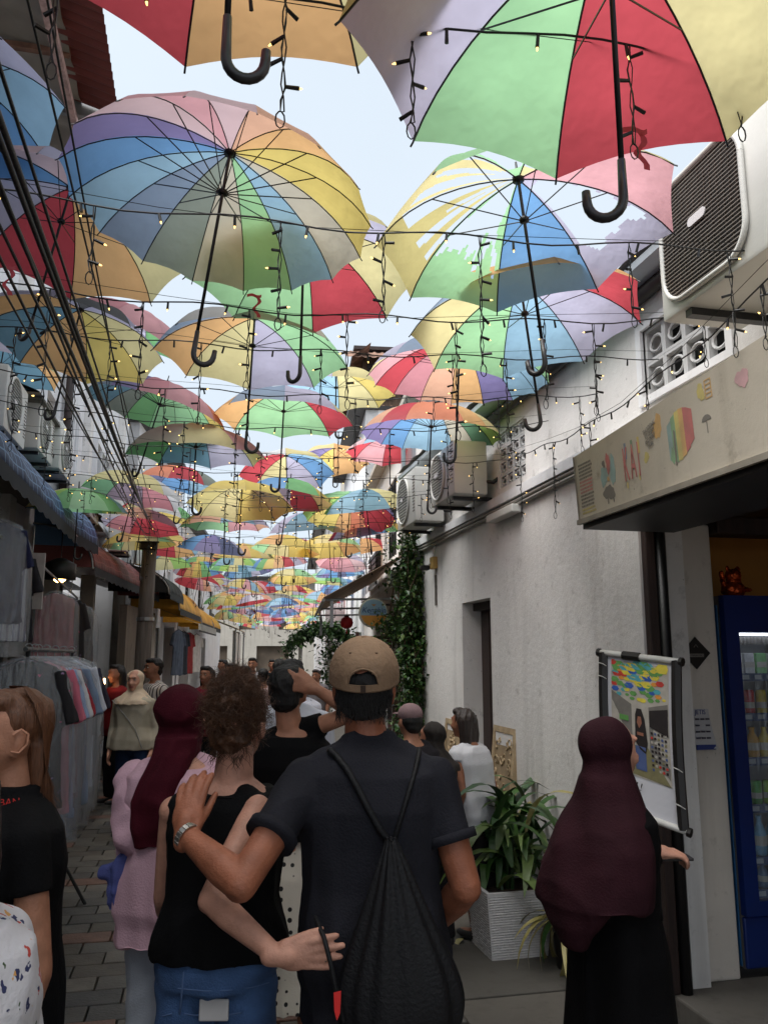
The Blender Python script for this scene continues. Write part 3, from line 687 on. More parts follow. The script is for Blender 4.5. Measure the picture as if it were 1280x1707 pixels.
# trio picture: blurred coloured group, generic shapes
def blobp(cy, cz, ry, rz, n=12, seed=0):
    out_ = []
    for a in np.linspace(0, 2 * PI, 30, endpoint=False):
        k_ = 1 + .16 * math.sin(2 * a + seed) + .12 * math.sin(3 * a + seed * 2.3) + .08 * math.sin(7 * a + seed)
        out_.append((cy + ry * math.cos(a) * k_, cz + rz * math.sin(a) * k_))
    return out_
decal('faded_picture', [(pr('dark'), blobp(3.23, 2.42, .045, .035, 12, 1)), (pr('teal'), blobp(3.26, 2.50, .03, .05, 12, 2)), (pr('teal'), blobp(3.18, 2.51, .025, .06, 12, 4))], PMs)
decal('faded_picture', [(pr('red'), blobp(3.215, 2.55, .02, .04, 10, 5)), (pr('dark'), blobp(3.255, 2.555, .013, .016, 10, 6)), (pr('orange'), blobp(3.225, 2.48, .009, .012, 8, 7)), (pr('dark'), rect(3.24, 3.248, 2.372, 2.4)), (pr('dark'), rect(3.19, 3.198, 2.372, 2.4))], PMs, None, .006)
# tall letters K A I with banded colours
lets = []
for j, ch in enumerate('KAI'):
    me = text_mesh(ch, .2, 0, .0008)
    o = link('letter', me, sg, [print_m['red'], print_m['yellow'], print_m['blue']])
    for p_ in me.polygons: p_.material_index = 0
    o.matrix_local = Matrix.Translation(-so) @ basis(sign_face(3.06 - j * (.058 if j < 2 else .052), 2.50) + Vector((-.0042, 0, 0)), (0, -1, 0), (-.06, 0, 1)) @ Matrix.Diagonal((.33, 1.05, 1, 1))
    # coloured upper strokes
    decal('letter_highlight', [(pr(('blue', 'green', 'yellow')[j]), rect(3.05 - j * .054, 3.066 - j * .054, 2.53, 2.60))], PMs, None, .006)
decal('letter_highlight', [(pr('yellow'), rect(3.06, 3.07, 2.405, 2.43)), (pr('yellow'), rect(2.96, 2.968, 2.42, 2.45))], PMs, None, .0062)
for i, s_ in enumerate(('TRADITIONAL', 'ICE CREAM', 'AND MANY', 'MORE')): # slanting handwriting lines
    me = text_mesh(s_, .027, .2, .0006); o = link('lettering', me, sg, print_m['dark'])
    o.matrix_local = Matrix.Translation(-so) @ basis(sign_face(2.855, 2.612 - i * .023) + Vector((-.0045, 0, 0)), (0, -1, .32), (-.06, .32, 1)) @ Matrix.Diagonal((.55, 1, 1, 1))
decal('faded_picture', [(pr('orange'), blobp(2.80, 2.60, .03, .05, 12, 9)), (pr('yellow'), blobp(2.90, 2.50, .02, .02, 10, 10))], PMs, None, .002)
# rainbow lolly shape in strips
cols = ('teal', 'green', 'yellow', 'orange', 'red', 'red'); pl = []
for i in range(6):
    yc0 = 2.735 - i * .028; yc1 = yc0 - .0279
    def hh(yv): q = (2.735 - yv) / .168; return .045 + .05 * math.sin(PI * min(1, max(0, q * .8 + .15)))
    zc = 2.515 + i * .006
    pl.append((pr(cols[i]), [(yc0, zc - hh(yc0)), (yc1, zc - hh(yc1)), (yc1, zc + hh(yc1) * (1.0 + .12 * i / 5)), (yc0, zc + hh(yc0))]))
decal('rainbow_picture', pl, PMs)
decal('rainbow_picture_shade', [(pr('dark'), [(2.70, 2.42), (2.69, 2.42), (2.685, 2.55), (2.695, 2.56)]), (pr('green'), [(2.73, 2.45), (2.71, 2.425), (2.70, 2.47), (2.715, 2.5)])], PMs, None, .005)
pl = [(pr('orange'), rect(2.47, 2.475, 2.61, 2.68)), (pr('orange'), rect(2.435, 2.44, 2.61, 2.68))] + [(pr('orange'), rect(2.4402, 2.4698, 2.61 + k * .0165, 2.615 + k * .0165)) for k in range(5)] + [(pr('yellow'), blobp(2.5, 2.645, .022, .03, 10, 12))]
decal('hand_picture', pl, PMs)
decal('little_umbrella_picture', [(pr('dark'), [(2.485 + .028 * math.cos(a), 2.535 + .022 * math.sin(a)) for a in np.linspace(0, PI, 9)]), (pr('dark'), rect(2.483, 2.487, 2.49, 2.5349))], PMs)
decal('faded_picture', [(pr('pink'), blobp(2.27, 2.62, .03, .035, 10, 14)), (pr('blue'), blobp(2.05, 2.52, .06, .09, 12, 16))], PMs)

# ================================================================== DRINKS FRIDGE
fg = thing('drinks_fridge', 'tall blue glass-door drinks fridge at the right edge', 'fridge', (2.755, 3.93, .10)); 
M_fblue = mat('fridge_blue', (14, 40, 104), .35, .12, 5); M_fgrey = mat('fridge_grey', (120, 116, 112), .5, .15, 5); M_fin = mat('fridge_lining', (186, 190, 196), .5, .05)
FW, FD, FH = .72, .62, 1.93
cab = MB().box((0, .02, .30), (.03, FD, FH)).box((FW - .03, .02, .30), (FW, FD, FH)).box((0.03, .02, FH - .20), (FW - .03, FD, FH)).box((.03, FD - .03, .30), (FW - .03, FD, FH - .2)).box((0, .02, .04), (FW, FD, .30))
cab.build('cabinet', M_fgrey, fg)
MB().box((.031, .05, .305), (.036, FD - .031, FH - .21)).box((.036, FD - .04, .305), (FW - .031, FD - .031, FH - .21)).build('lining', M_fin, fg)
MB().chbox((-.005, -.005, .045), (FW + .005, .018, .29), .01).build('lower_panel', M_fblue, fg)
dfm = MB()
for a, b_ in (((-.005, .30), (.075, FH)), ((FW - .075, .30), (FW + .005, FH)), ((.075, .30), (FW - .075, .37)), ((.075, FH - .20), (FW - .075, FH))): dfm.box((a[0], -.03, a[1]), (b_[0], .015, b_[1]))
dfm.build('door_frame', M_fblue, fg)
gl = MB().box((.076, -.015, .371), (FW - .076, -.008, FH - .201)).build('glass_door', film('fridge_glass', (.92, .95, .97), .10), fg)
MB().box((.078, .02, FH - .215), (FW - .08, .06, FH - .203)).build('light_strip', mat('fridge_led', (235, 240, 250), .4, 0, emit=2.6), fg)
MB().chbox((-.012, .03, .05), (-.004, .2, FH - .05), .003).build('side_trim', mat('fridge_side_blue', (32, 92, 140), .5, .2, 4), fg)
gm = MB()
for i in range(24): gm.box((.09 + i * .023, .04, FH - .262), (.096 + i * .023, .10, FH - .222))
gm.build('air_grille', M_fgrey, fg)
SHZ = [.40, .56, .82, 1.06, 1.29, 1.50]
for z in SHZ[:]:
    s_ = MB().box((.04, .03, z - .012), (FW - .04, FD - .05, z)).build('shelf', M_steel, fg)
    MB().box((.078, .018, z - .03), (FW - .078, .0285, z + .012)).build('price_strip', mat('price_blue', (70, 98, 140), .5, .1), s_)
    pt = MB()
    for k in range(7): pt.box((.11 + k * .075, .0155, z - .02), (.15 + k * .075, .0178, z + .004))
    pt.build('price_tag', mat('price_white', (190, 196, 204), .5, 0), s_)
def can_mesh(r, h, bottle=False):
    prof = [(r * .85, 0), (r, .008), (r, h - .012), (r * .82, h)] if not bottle else [(r * .8, 0), (r, .01), (r, h * .6), (r * .42, h * .82), (r * .38, h * .93), (r * .45, h * .935), (r * .45, h)]
    return MB().lathe(prof, 14)
shelf_kinds = {1.50: ('carton', ['white', 'white', 'lgreen', 'white', 'rose', 'white', 'lgreen'], .055, .12), 1.29: ('can', ['olive', 'red', 'yellow', 'green', 'red', 'cream', 'rose'], .028, .13), 1.06: ('bottle', ['navy', 'orange', 'yellow', 'black', 'dorange', 'navy', 'red'], .035, .16),
    .82: ('can', ['red', 'green', 'lime', 'red', 'green', 'white', 'dorange'], .03, .12), .56: ('bottle', ['teal', 'lblue', 'teal', 'steel', 'lblue', 'teal', 'lblue'], .034, .2), .40: ('bottle', ['lblue', 'steel', 'lblue', 'lblue', 'steel', 'lblue', 'white'], .03, .12)}
ordn = ('first', 'second', 'third', 'fourth', 'fifth', 'sixth', 'seventh'); shn = {1.50: 'top', 1.29: 'second', 1.06: 'third', .82: 'fourth', .56: 'fifth', .40: 'lowest'}
for z, (kd, cs, r_, h_) in shelf_kinds.items():
    for k, c_ in enumerate(cs):
        base = fg.location + Vector((.125 + k * .075, .10, z + .001))
        mc = mat('drink_' + c_, PAL[c_], .35, .25, 30)
        if kd == 'carton': o = MB().chbox((-.03, -.03, 0), (.03, .05, h_), .004).build('drink_carton', mc)
        else: o = can_mesh(r_, h_, kd == 'bottle').build('drink_' + kd, mc, None, True); shade_auto(o, 50)
        o.location = base
        cn = {'lgreen': 'pale green', 'lblue': 'pale blue', 'rose': 'dusty pink', 'dorange': 'deep orange', 'steel': 'steel blue'}.get(c_, c_)
        tag(o, '%s drink %s, %s from the left on the %s fridge shelf' % (cn, kd, ordn[k], shn[z]), 'drink ' + kd, 'drinks in the fridge')
        b2 = MB().lathe([(r_ * 1.012, h_ * .25), (r_ * 1.012, h_ * .5)], 14) if kd != 'carton' else MB().box((-.0302, -.0312, h_ * .35), (.0302, -.0301, h_ * .6))
        b2.build('label_band', mat('drink_band', (216, 210, 200), .5, .1), o)
# red-gold figurine on the fridge
fgn = thing('gold_figurine', 'shiny red-gold ornament standing on top of the drinks fridge', 'figurine', fg.location + Vector((.26, .25, FH + .002)))
mg = mat('red_gold', (190, 74, 26), .25, .4, 18, .6, 40, metal=.7)

# ================================================================== DIAMOND SIGN AND LEAFLET ON THE PILLAR
ds = thing('diamond_sign', 'small black diamond-shaped sign on the cream pillar', 'sign', (2.575, 3.925, 1.72))
h_ = .085
MB().prism([(0, -h_), (h_, 0), (0, h_), (-h_, 0)], 0, -.006, lambda u, v, h: (u, h, v)).build('plate', M_blackmetal, ds)
for z, wd, hh in ((-.012, .09, .018),): MB().box((-wd / 2, -.008, z - hh / 2), (wd / 2, -.0062, z + hh / 2)).build('strip', mat('sign_grey', (120, 116, 110), .6, .1), ds)
o = link('lettering', text_mesh('MALACCA', .013, 0, .0004), ds, M_blackmetal); o.matrix_local = basis((0, -.0088, -.012), (1, 0, 0), (0, 0, 1))
MB().tube([(-.012, -.0075, .03), (0, -.0075, .045), (.012, -.0075, .03)], .002, 4).build('emblem', MATS['sign_grey'], ds)
lf = thing('leaflet', 'curling white leaflet with blue heading on the cream pillar', 'leaflet', (2.575, 3.925, 1.33))
P = [[(-.05 + .10 * i / 6 + .018 * (1 - j / 8) * (i / 6), -.003 - .03 * (1 - j / 8) ** 2 * (.3 + i / 6), -.10 + .2 * j / 8) for i in range(7)] for j in range(9)]
MB().grid(P).build('sheet', mat('paper', (184, 182, 184), .7, .1, 8), lf)
o = link('heading', text_mesh('JETIS', .034, 0, .0004), lf, mat('ink_blue', (40, 56, 120), .6, .1)); o.matrix_local = basis((.0, -.0065, .083), (1, 0, 0), (0, 0, 1)) @ Matrix.Diagonal((.9, 1, 1, 1))
ink = MB()
for j in range(4):
    z = .045 - j * .032
    for k in range(3):
        if rs.random() < .8: ink.box((-.04 + k * .03, -.022 + j * -.001, z), (-.018 + k * .03, -.0185 + .004 * 0, z + .008))
ink.build('print', mat('ink_dark', (60, 56, 70), .6, .1), lf)
MB().box((-.05, -.036, -.105), (.06, -.028, -.08)).build('blue_border', MATS['ink_blue'], lf)

# ================================================================== PHOTO POSTER ON A STAND
TL, TR = aty(1003, 1088, 3.42), aty(1132, 1103, 3.10); BL = aty(1015, 1330, 3.36); BRr = aty(1145, 1386, 3.02)
ps = thing('photo_poster_stand', 'hanging photo poster in a black frame on a stand beside the pillar', 'poster', (TL.x + .1, 3.3, 0)); po = Vector((TL.x + .1, 3.3, 0))
def pq(u, v, lift=0.0):
    """u 0..1 left-right, v 0..1 bottom-top, sheet bows towards the street below"""
    p = (TL * (1 - u) + TR * u) * v + (BL * (1 - u) + BRr * u) * (1 - v)
    n = (TR - TL).cross(Vector((0, 0, 1))).normalized()
    bow = .02 * math.sin(PI * v) + .03 * max(0, .25 - v) * math.sin(PI * u) * 4
    return p + n * (bow + lift) - po
NRM = (TR - TL).cross(Vector((0, 0, 1))).normalized()
M_sheet = mat('poster_white', (196, 196, 202), .5, .05, 5)
MB().grid([[pq(u, v) for u in np.linspace(.06, .94, 10)] for v in np.linspace(0, 1, 22)]).build('sheet', M_sheet, ps)
for u in (.03, .97):
    MB().tube([pq(u, v, .004) for v in np.linspace(0, 1, 14)], .022, 6).build('frame_side', M_dark, ps)
for v, nm in ((1.0, 'top_rail'), (0.0, 'bottom_rail')):
    MB().tube([pq(u, v, .006) for u in np.linspace(-.02, 1.02, 6)], .014, 8).build(nm, M_plastic, ps, True)
    for u in (-.03, 1.03): MB().tube([pq(u - .02, v, .006), pq(u + .02, v, .006)], .019, 8).build('end_cap', M_dark, ps)
MB().tube([pq(.30, 1.0, .009), pq(.52, 1.0, .009)], .019, 8).build('clip', M_dark, ps)
for v in (.83, .92, .35, .14):
    u = .03 if v > .5 else .97
    MB().tube([pq(u - .05, v, .012), pq(u - .03, v + .01, .03), pq(u + .03, v + .005, .03), pq(u + .05, v - .01, .012)], .002, 4).build('tie', M_plastic, ps)
pm_ = [mat('poster_' + k, c, .55, .15, 30) for k, c in (('red', (190, 60, 50)), ('yellow', (214, 196, 70)), ('green', (96, 150, 80)), ('blue', (50, 90, 170)), ('teal', (80, 160, 170)), ('grey', (120, 116, 110)), ('pale', (176, 170, 160)), ('dark', (40, 34, 34)), ('skin', (150, 100, 80)), ('denim', (80, 96, 140)), ('olive', (130, 124, 90)), ('orange', (210, 140, 60)))]
def pdec(items, lift):
    mb = MB()
    for mi, poly in items: mb.m(mi); mb.add([pq(u, v, lift) for u, v in poly], [tuple(range(len(poly)))])
    return mb
def pr4(u0, v0, u1, v1): return [(u0, v0), (u1, v0), (u1, v1), (u0, v1)]
bgp = MB(); bgp.grid([[pq(u, v, .002) for u in np.linspace(.13, .87, 8)] for v in np.linspace(.22, .955, 14)]); bgp.build('photo_print', pm_[6], ps)
it = []; rq = random.Random(8)
for j in range(7):
    for i in range(9):
        uc = .16 + i * .08 + (j % 2) * .04 + rq.uniform(-.03, .03); vc = .935 - j * .034 + rq.uniform(-.015, .012); rr = rq.uniform(.055, .105) * (1 - j * .09)
        if uc > .82: continue
        it.append((rq.choice((0, 1, 1, 2, 2, 3, 4, 11)), [(min(.865, max(.135, uc + rr * math.cos(a))), vc + rr * .34 * math.sin(a) + .0) for a in (0, 1.05, 2.1, 3.14, 4.2, 5.2)]))
pdec(it, .0035).build('printed_umbrellas', pm_, ps)
it = [(5, [(.14, .75), (.40, .68), (.40, .40), (.14, .24)]), (10, [(.14, .235), (.86, .225), (.60, .42), (.42, .42)]), (5, [(.62, .68), (.86, .72), (.86, .26), (.62, .40)])]
pdec(it, .0045).build('printed_walls', pm_, ps)
it = [(7, [(.63, .66), (.86, .69), (.86, .52), (.63, .56)]), (2, pr4(.24, .565, .36, .60))]
for j in range(9):
    for i in range(5):
        it.append((rq.choice((7, 7, 6, 0, 10, 9)), pr4(.64 + i * .043, .29 + j * .028 , .668 + i * .043, .305 + j * .028)))
pdec(it, .0055).build('printed_stalls', pm_, ps)
it = [(7, [(.45, .62), (.47, .66), (.53, .66), (.57, .60), (.60, .45), (.57, .38), (.50, .40), (.44, .45)]), (9, [(.44, .42), (.57, .42), (.57, .27), (.43, .27)])]
pdec(it, .0062).build('printed_figure', pm_, ps)
pdec([(8, [(.47, .57), (.485, .61), (.525, .61), (.535, .57), (.50, .535)]), (8, pr4(.47, .49, .55, .51))], .0070).build('printed_face', pm_, ps)
o = link('lettering', text_mesh('MALL!', .07, 0, .0006), ps, pm_[7])
xax = (pq(1, .12) - pq(0, .12)); yax = pq(.5, .3) - pq(.5, .1)
o.matrix_local = basis(pq(.36, .165, .012), xax, yax) @ Matrix.Diagonal((.62, .62, 1, 1))
MB().tube([Vector(pq(.5, .98)) - NRM * .03, Vector(pq(.5, 0)) - NRM * .03, Vector((pq(.55, 0).x, pq(.55, 0).y, .02)) - NRM * .02], .018, 8).build('pole', M_blackmetal, ps)
bs = Vector((pq(.55, 0).x, pq(.55, 0).y, 0))
MB().chbox((bs.x - .2, bs.y - .2, .005), (bs.x + .2, bs.y + .2, .025), .008).build('base', M_blackmetal, ps)

# ================================================================== PLANTER, PLANTS, CARVED PANELS
pl_ = thing('square_planter', 'white ribbed square planter on the slabs by the wall', 'planter', (1.84, 4.88, 0), .02)
PA, PBt, PHt = .17, .205, .36
ribm = mat('planter_white', (200, 198, 198), .6, .1, 8, .5, 50)
body = MB()
rows_ = 26
for sd in range(4):
    M_ = Matrix.Rotation(sd * PI / 2, 4, 'Z'); P = []
    for k in range(rows_ * 2 + 1):
        z = PHt * k / (rows_ * 2); hw = PA + (PBt - PA) * z / PHt; dd = .0045 if k % 2 else 0
        P.append([M_ @ Vector((x * (hw + dd * 0), -(hw + dd * (.6 + .8 * mnoise.noise(Vector((x * 6, k * .7, sd))))) if abs(x) < .999 else -hw, z)) for x in np.linspace(-1, 1, 17)])
    body.grid(P)
body.add([(-PA, -PA, .001), (PA, -PA, .001), (PA, PA, .001), (-PA, PA, .001)], [(0, 1, 2, 3)])
body.build('pot', ribm, pl_)
rim = MB()
for sd in range(4):
    M_ = Matrix.Rotation(sd * PI / 2, 4, 'Z'); rim.box((-PBt, -PBt - .002, PHt), (PBt - .02, -PBt + .02, PHt + .012), M_)
rim.build('rim', ribm, pl_)
MB().box((-PBt + .012, -PBt + .012, PHt - .05), (PBt - .012, PBt - .012, PHt - .02)).build('soil', mat('soil', (52, 38, 30), .95, .5, 30, .8, 40), pl_)
M_leaf = [mat('leaf_%d' % i, c, .45, .35, 6, .2, 30, stretch=(1, 1, 1)) for i, c in enumerate(((48, 82, 34), (62, 96, 40), (38, 66, 32), (84, 104, 52), (150, 140, 84)))]
def leaf_mesh(L, W, droop, fold=.25, n=9):
    mb = MB(); P = []
    for i in range(n + 1):
        t = i / n; a = droop * t * t; w_ = W * math.sin(PI * (t * .93 + .05)) ** .75 * (1 - .25 * t) if t < 1 else .001
        y = L * t * math.cos(a * .55); z = L * t * math.sin(-a * .62)
        P.append([(-w_, y, z + w_ * fold), (0, y, z), (w_, y, z + w_ * fold)])
    return mb.grid(P)
def strap_plant(name, label, loc, n, Lr, Wr, el, seed, cat='plant', spread=.06, dry=.06, lift=0.0):
    t = thing(name, label, cat, loc); q = random.Random(seed)
    for k in range(4): MB().tube([(q.uniform(-.02, .02) * k, q.uniform(-.02, .02) * k, -.03), (q.uniform(-spread, spread), q.uniform(-spread, spread), lift * .9 + .02)], .012, 6).build('stem', M_leaf[2], t)
    for i in range(n):
        L = q.uniform(*Lr); o = leaf_mesh(L, q.uniform(*Wr), q.uniform(.6, 2.0)).build('leaf', M_leaf[4] if q.random() < dry else q.choice(M_leaf[:4]), t, True)
        hgt = q.random() * lift
        o.location = (q.uniform(-spread, spread), q.uniform(-spread, spread), hgt); o.rotation_euler = (q.uniform(*el), q.uniform(-.2, .2), q.uniform(0, 2 * PI))
    return t
strap_plant('leafy_plant', 'bushy plant with long pointed leaves growing in the white planter', (1.84, 4.88, PHt - .03), 84, (.24, .52), (.022, .044), (.15, 1.35), 4, spread=.16, lift=.42)
strap_plant('leafy_plant', 'tall broad-leaved plant behind the white planter against the wall', (2.06, 5.32, 0.0), 34, (.3, .5), (.026, .045), (.5, 1.4), 6, spread=.1, lift=.8)
strap_plant('leafy_plant', 'half-withered drooping plant between the planter and the veiled woman', (2.08, 4.52, .28), 40, (.25, .42), (.012, .026), (-.9, .5), 9, spread=.08, dry=.6)
MB().lathe([(.09, 0), (.12, .25), (.125, .27), (.105, .27)], 16).build('pot_', M_dark)
bpy.data.objects['pot_'].name = 'plant_pot'; po_ = bpy.data.objects['plant_pot']; po_.location = (2.08, 4.52, 0.005); tag(po_, 'dark round pot under the withered plant', 'pot')
def carved(label, loc, rz, W, H, seed):
    t = thing('carved_panel', label, 'panel', loc, rz, 'carved panels leaning on the wall')
    ms_ = mat('carved_wood', (176, 154, 122), .8, .3, 9, .4, 50)
    tilt = Matrix.Rotation(-.10, 4, 'X')
    o = MB().chbox((-W / 2, 0, 0), (W / 2, .03, H), .006).build('board', ms_, t); o.matrix_local = tilt
    bd_ = .045; fr_ = MB()
    for a, b_ in (((-W / 2, 0), (W / 2, bd_)), ((-W / 2, H - bd_), (W / 2, H)), ((-W / 2, bd_), (-W / 2 + bd_, H - bd_)), ((W / 2 - bd_, bd_), (W / 2, H - bd_))): fr_.box((a[0], -.018, a[1]), (b_[0], -.001, b_[1]))
    o = fr_.build('border', ms_, t); o.matrix_local = tilt
    q = random.Random(seed); cv = MB(); mb2 = MB().box((-W / 2 + bd_, -.004, bd_), (W / 2 - bd_, -.001, H - bd_)); o = mb2.build('recess', mat('carving_dark', (150, 130, 102), .9, .3), t); o.matrix_local = tilt
    for k in range(44):
        x0 = q.uniform(-W / 2 + bd_ + .03, W / 2 - bd_ - .03); z0 = q.uniform(bd_ + .05, H - bd_ - .05); a = q.uniform(0, 6.28); r_ = q.uniform(.02, .05); dr = q.choice((-1, 1))
        cv.tube([(max(-W / 2 + bd_, min(W / 2 - bd_, x0 + r_ * (1 - i / 12) * math.cos(a + dr * i * .5))), -.008, max(bd_, min(H - bd_, z0 + r_ * (1 - i / 12) * math.sin(a + dr * i * .5)))) for i in range(12)], .007, 5)
    o = cv.build('scrollwork', ms_, t); o.matrix_local = tilt
carved('larger carved cream panel leaning on the white wall nearer the planter', (2.15, 5.95, 0.005), PI * 1.5, .46, 1.18, 1)
carved('smaller carved cream panel leaning beyond the doorway', (2.15, 7.25, 0.005), PI * 1.5, .42, 1.14, 2)

# ================================================================== CREEPER, CCTV, ROUND SIGN, LANTERN, SHELL LAMP
def leaf_cloud(pts, size, seed, mats_n=4):
    q = random.Random(seed); mb = MB()
    for p in pts:
        L = size * q.uniform(.6, 1.4); M_ = Matrix.Translation(p) @ Matrix.Rotation(q.uniform(0, 6.28), 4, 'Z') @ Matrix.Rotation(q.uniform(-1.3, .6), 4, 'X') @ Matrix.Rotation(q.uniform(-.5, .5), 4, 'Y')
        mb.m(q.randrange(mats_n)); mb.add([M_ @ Vector(v) for v in ((0, 0, 0), (L * .32, L * .45, L * .06), (0, L, -L * .1), (-L * .32, L * .45, L * .06))], [(0, 1, 2, 3)])
    return mb
cr = thing('creeper', 'green creeper hanging down the corner of the white building', 'creeper', (2.2, 8.3, 0)); q = random.Random(21); pts = []; co = Vector((2.2, 8.3, 0))
strands = []
for k in range(34):
    x = q.uniform(-.10, .04); y = q.uniform(-.12, .22); z0 = q.uniform(1.6, 2.9) if k > 6 else q.uniform(2.7, 3.5); z1 = z0 - q.uniform(.5, 1.5)
    z1 = max(z1, q.uniform(.55, 1.0)); st_ = []
    for i in range(16):
        t_ = i / 15; st_.append(Vector((x + .05 * math.sin(k + t_ * 6) - .05 * t_, y + .05 * math.cos(k * 2 + t_ * 5), z0 + (z1 - z0) * t_)))
    strands.append(st_)
    for p in st_:
        for _ in range(9): pts.append(p + Vector((q.gauss(0, .045), q.gauss(0, .045), q.gauss(0, .05))))
for k in range(3):
    for i in range(60):
        t_ = i / 60; pts.append(Vector((-.05 - t_ * (.22 + .06 * k) + q.gauss(0, .03), .3 - .2 * k + q.gauss(0, .04), 2.6 + .15 * k - .15 * t_ * t_ + q.gauss(0, .03))))
leaf_cloud(pts, .058, 3).build('foliage', M_leaf[:4], cr)
sm_ = MB()
for st_ in strands: sm_.tube(st_, .005, 4)
sm_.build('stems', M_wood, cr)
pts = [Vector((q.gauss(-.08, .10), q.gauss(.7, .15), q.gauss(2.02, .09))) for _ in range(500)]
hb = thing('hanging_plant', 'small green bushy plant beside the round sign', 'plant', co); leaf_cloud(pts, .06, 5).build('foliage', M_leaf[:4], hb); MB().tube([(-.05, .8, 2.6), (-.12, .8, 2.1)], .012, 5).build('stem', M_wood, hb)
bsh = thing('bush', 'dark green bush at the foot of the creeper', 'bush', co + Vector((-.2, .3, 0))); pts = [Vector((q.gauss(0, .18), q.gauss(0, .25), abs(q.gauss(.45, .3)))) for _ in range(900)]
leaf_cloud(pts, .07, 6).build('foliage', M_leaf[:3], bsh); MB().tube([(0, 0, 0), (.02, 0, .6)], .015, 5).build('stem', M_wood, bsh)
cc = thing('security_camera', 'black security camera on a yellowed junction box by the creeper', 'camera', (WX, 7.72, 2.62))
MB().chbox((-.055, -.05, -.06), (-.001, .06, .06), .01).build('junction_box', mat('yellowed_plastic', (196, 160, 92), .6, .2, 9), cc)
MB().chbox((-.15, .02, -.07), (-.06, .10, -.02), .012).build('camera_head', M_blackmetal, cc); MB().tube([(-.05, .03, .0), (-.09, .05, -.03)], .01, 6).build('arm', M_plastic, cc)
MB().tube([(-.02, 0, .06), (-.02, -.02, .28)], .008, 5).build('cable', M_plastic, cc); MB().box((-.012, -.02, -.42), (-.001, .03, -.12)).build('stain_plate', mat('grimy_plate', (90, 84, 78), .7, .5, 20), cc)
rd = thing('round_sign', 'round projecting shop sign with blue lettering and orange base', 'sign', (aty(622, 1022, 9.3)))
Mr = Matrix.Rotation(PI / 2, 4, 'X')
MB().lathe([(.165, -.03), (.17, -.025), (.17, .025), (.165, .03)], 36, Mr).build('rim', mat('sign_rim', (206, 200, 190), .5, .1), rd, True)
MB().lathe([(.155, .0301), (.155, .033)], 36, Mr).build('face', mat('sign_pale_blue', (150, 176, 200), .5, .12, 6), rd)
arc = [(.154 * math.cos(a), .154 * math.sin(a)) for a in np.linspace(PI * 1.06, PI * 1.94, 18)]
MB().prism(arc, -.034, -.0355, lambda u, v, h: (u, h, v)).build('orange_base', mat('sign_orange', (208, 140, 60), .5, .2, 8), rd)
MB().prism([(-.03, .10), (.03, .10), (.0, .075)], -.034, -.0355, lambda u, v, h: (u, h, v)).build('emblem', MATS['sign_orange'], rd)
o = link('lettering', text_mesh('Kenshin', .088, .25, .0006), rd, mat('sign_navy', (24, 44, 110), .5, 0)); o.matrix_local = basis((0, -.0345, .03), (1, 0, 0), (0, 0, 1))
MB().box((-.05, -.0352, -.016), (.05, -.0338, -.008)).build('tagline', MATS['sign_navy'], rd)
MB().tube([(.15, 0, .1), (.42, .0, .1)], .012, 6).build('arm', M_blackmetal, rd)
bl = thing('bamboo_screen', 'slatted bamboo screen hanging below the round sign', 'screen', aty(622, 1085, 9.5))
for i in range(11): MB().chbox((-.19, -.008, .14 - i * .04), (.19, .008, .172 - i * .04), .006).build('slat', M_wood, bl)
for x_ in (-.19, .2): MB().chbox((x_ - .02, -.02, -1.55), (x_ + .02, .02, .22), .005).build('post', mat('mauve_post', (112, 80, 78), .7, .2), bl)
MB().prism(blobp(-.12, .12, .05, .05, 10, 3), -.009, -.013, lambda u, v, h: (u, h, v)).build('yellow_sticker', MATS['sign_orange'], bl)
ln = thing('red_lantern', 'small round red lantern hanging below the tan awning', 'lantern', aty(578, 1038, 10.4))
MB().lathe([(.03, -.075), (.07, -.05), (.085, 0), (.07, .05), (.03, .075)], 16).build('globe', mat('lantern_red', (176, 24, 30), .6, .15, 10), ln, True)
MB().lathe([(.032, .075), (.032, .09)], 10).build('cap', M_dark, ln); MB().tube([(0, 0, .09), (0, 0, .35)], .004, 4).build('cord', M_dark, ln); MB().lathe([(.012, -.14), (.005, -.075)], 6).build('tassel', mat('lantern_red', PAL['red']), ln)
sh = thing('striped_lamp', 'white and brown striped fan-shaped lamp beside the round sign', 'lamp', aty(668, 1008, 9.0))
for i in range(9):
    a = -.9 + i * .22
    MB().tube([(0, -.02 * i * 0, -.10), (.10 * math.sin(a) * .6, -.05, .02), (.16 * math.sin(a), -.02, .12 * math.cos(a) + .0)], [.006, .022, .012], 6).build('rib', (mat('lamp_white', (206, 204, 206), .5, .05), mat('lamp_brown', (110, 88, 78), .6, .1))[i % 2], sh, True)
MB().tube([(0, 0, .1), (0, .02, .5)], .005, 4).build('cord', M_dark, sh)
jb = thing('meter_box', 'grey weathered meter box under the cornice beyond the creeper', 'box', aty(668, 965, 9.1)); MB().chbox((-.14, -.02, -.1), (.14, .1, .1), .01).build('casing', M_cream, jb); MB().chbox((-.13, -.028, -.09), (.0, -.021, .09), .003).build('door', M_concrete, jb)
# notice board with red stripes
nbd = thing('striped_board', 'pale board with two dark red bands left of the creeper', 'board', aty(676, 1082, 9.2)); MB().box((-.13, 0, -.22), (.13, .02, .12)).build('board', M_cream, nbd)
for z in (.08, -.06): MB().box((-.131, -.004, z - .014), (.131, -.001, z + .014)).build('band', mat('maroon_band', (96, 34, 40), .7, .1), nbd)

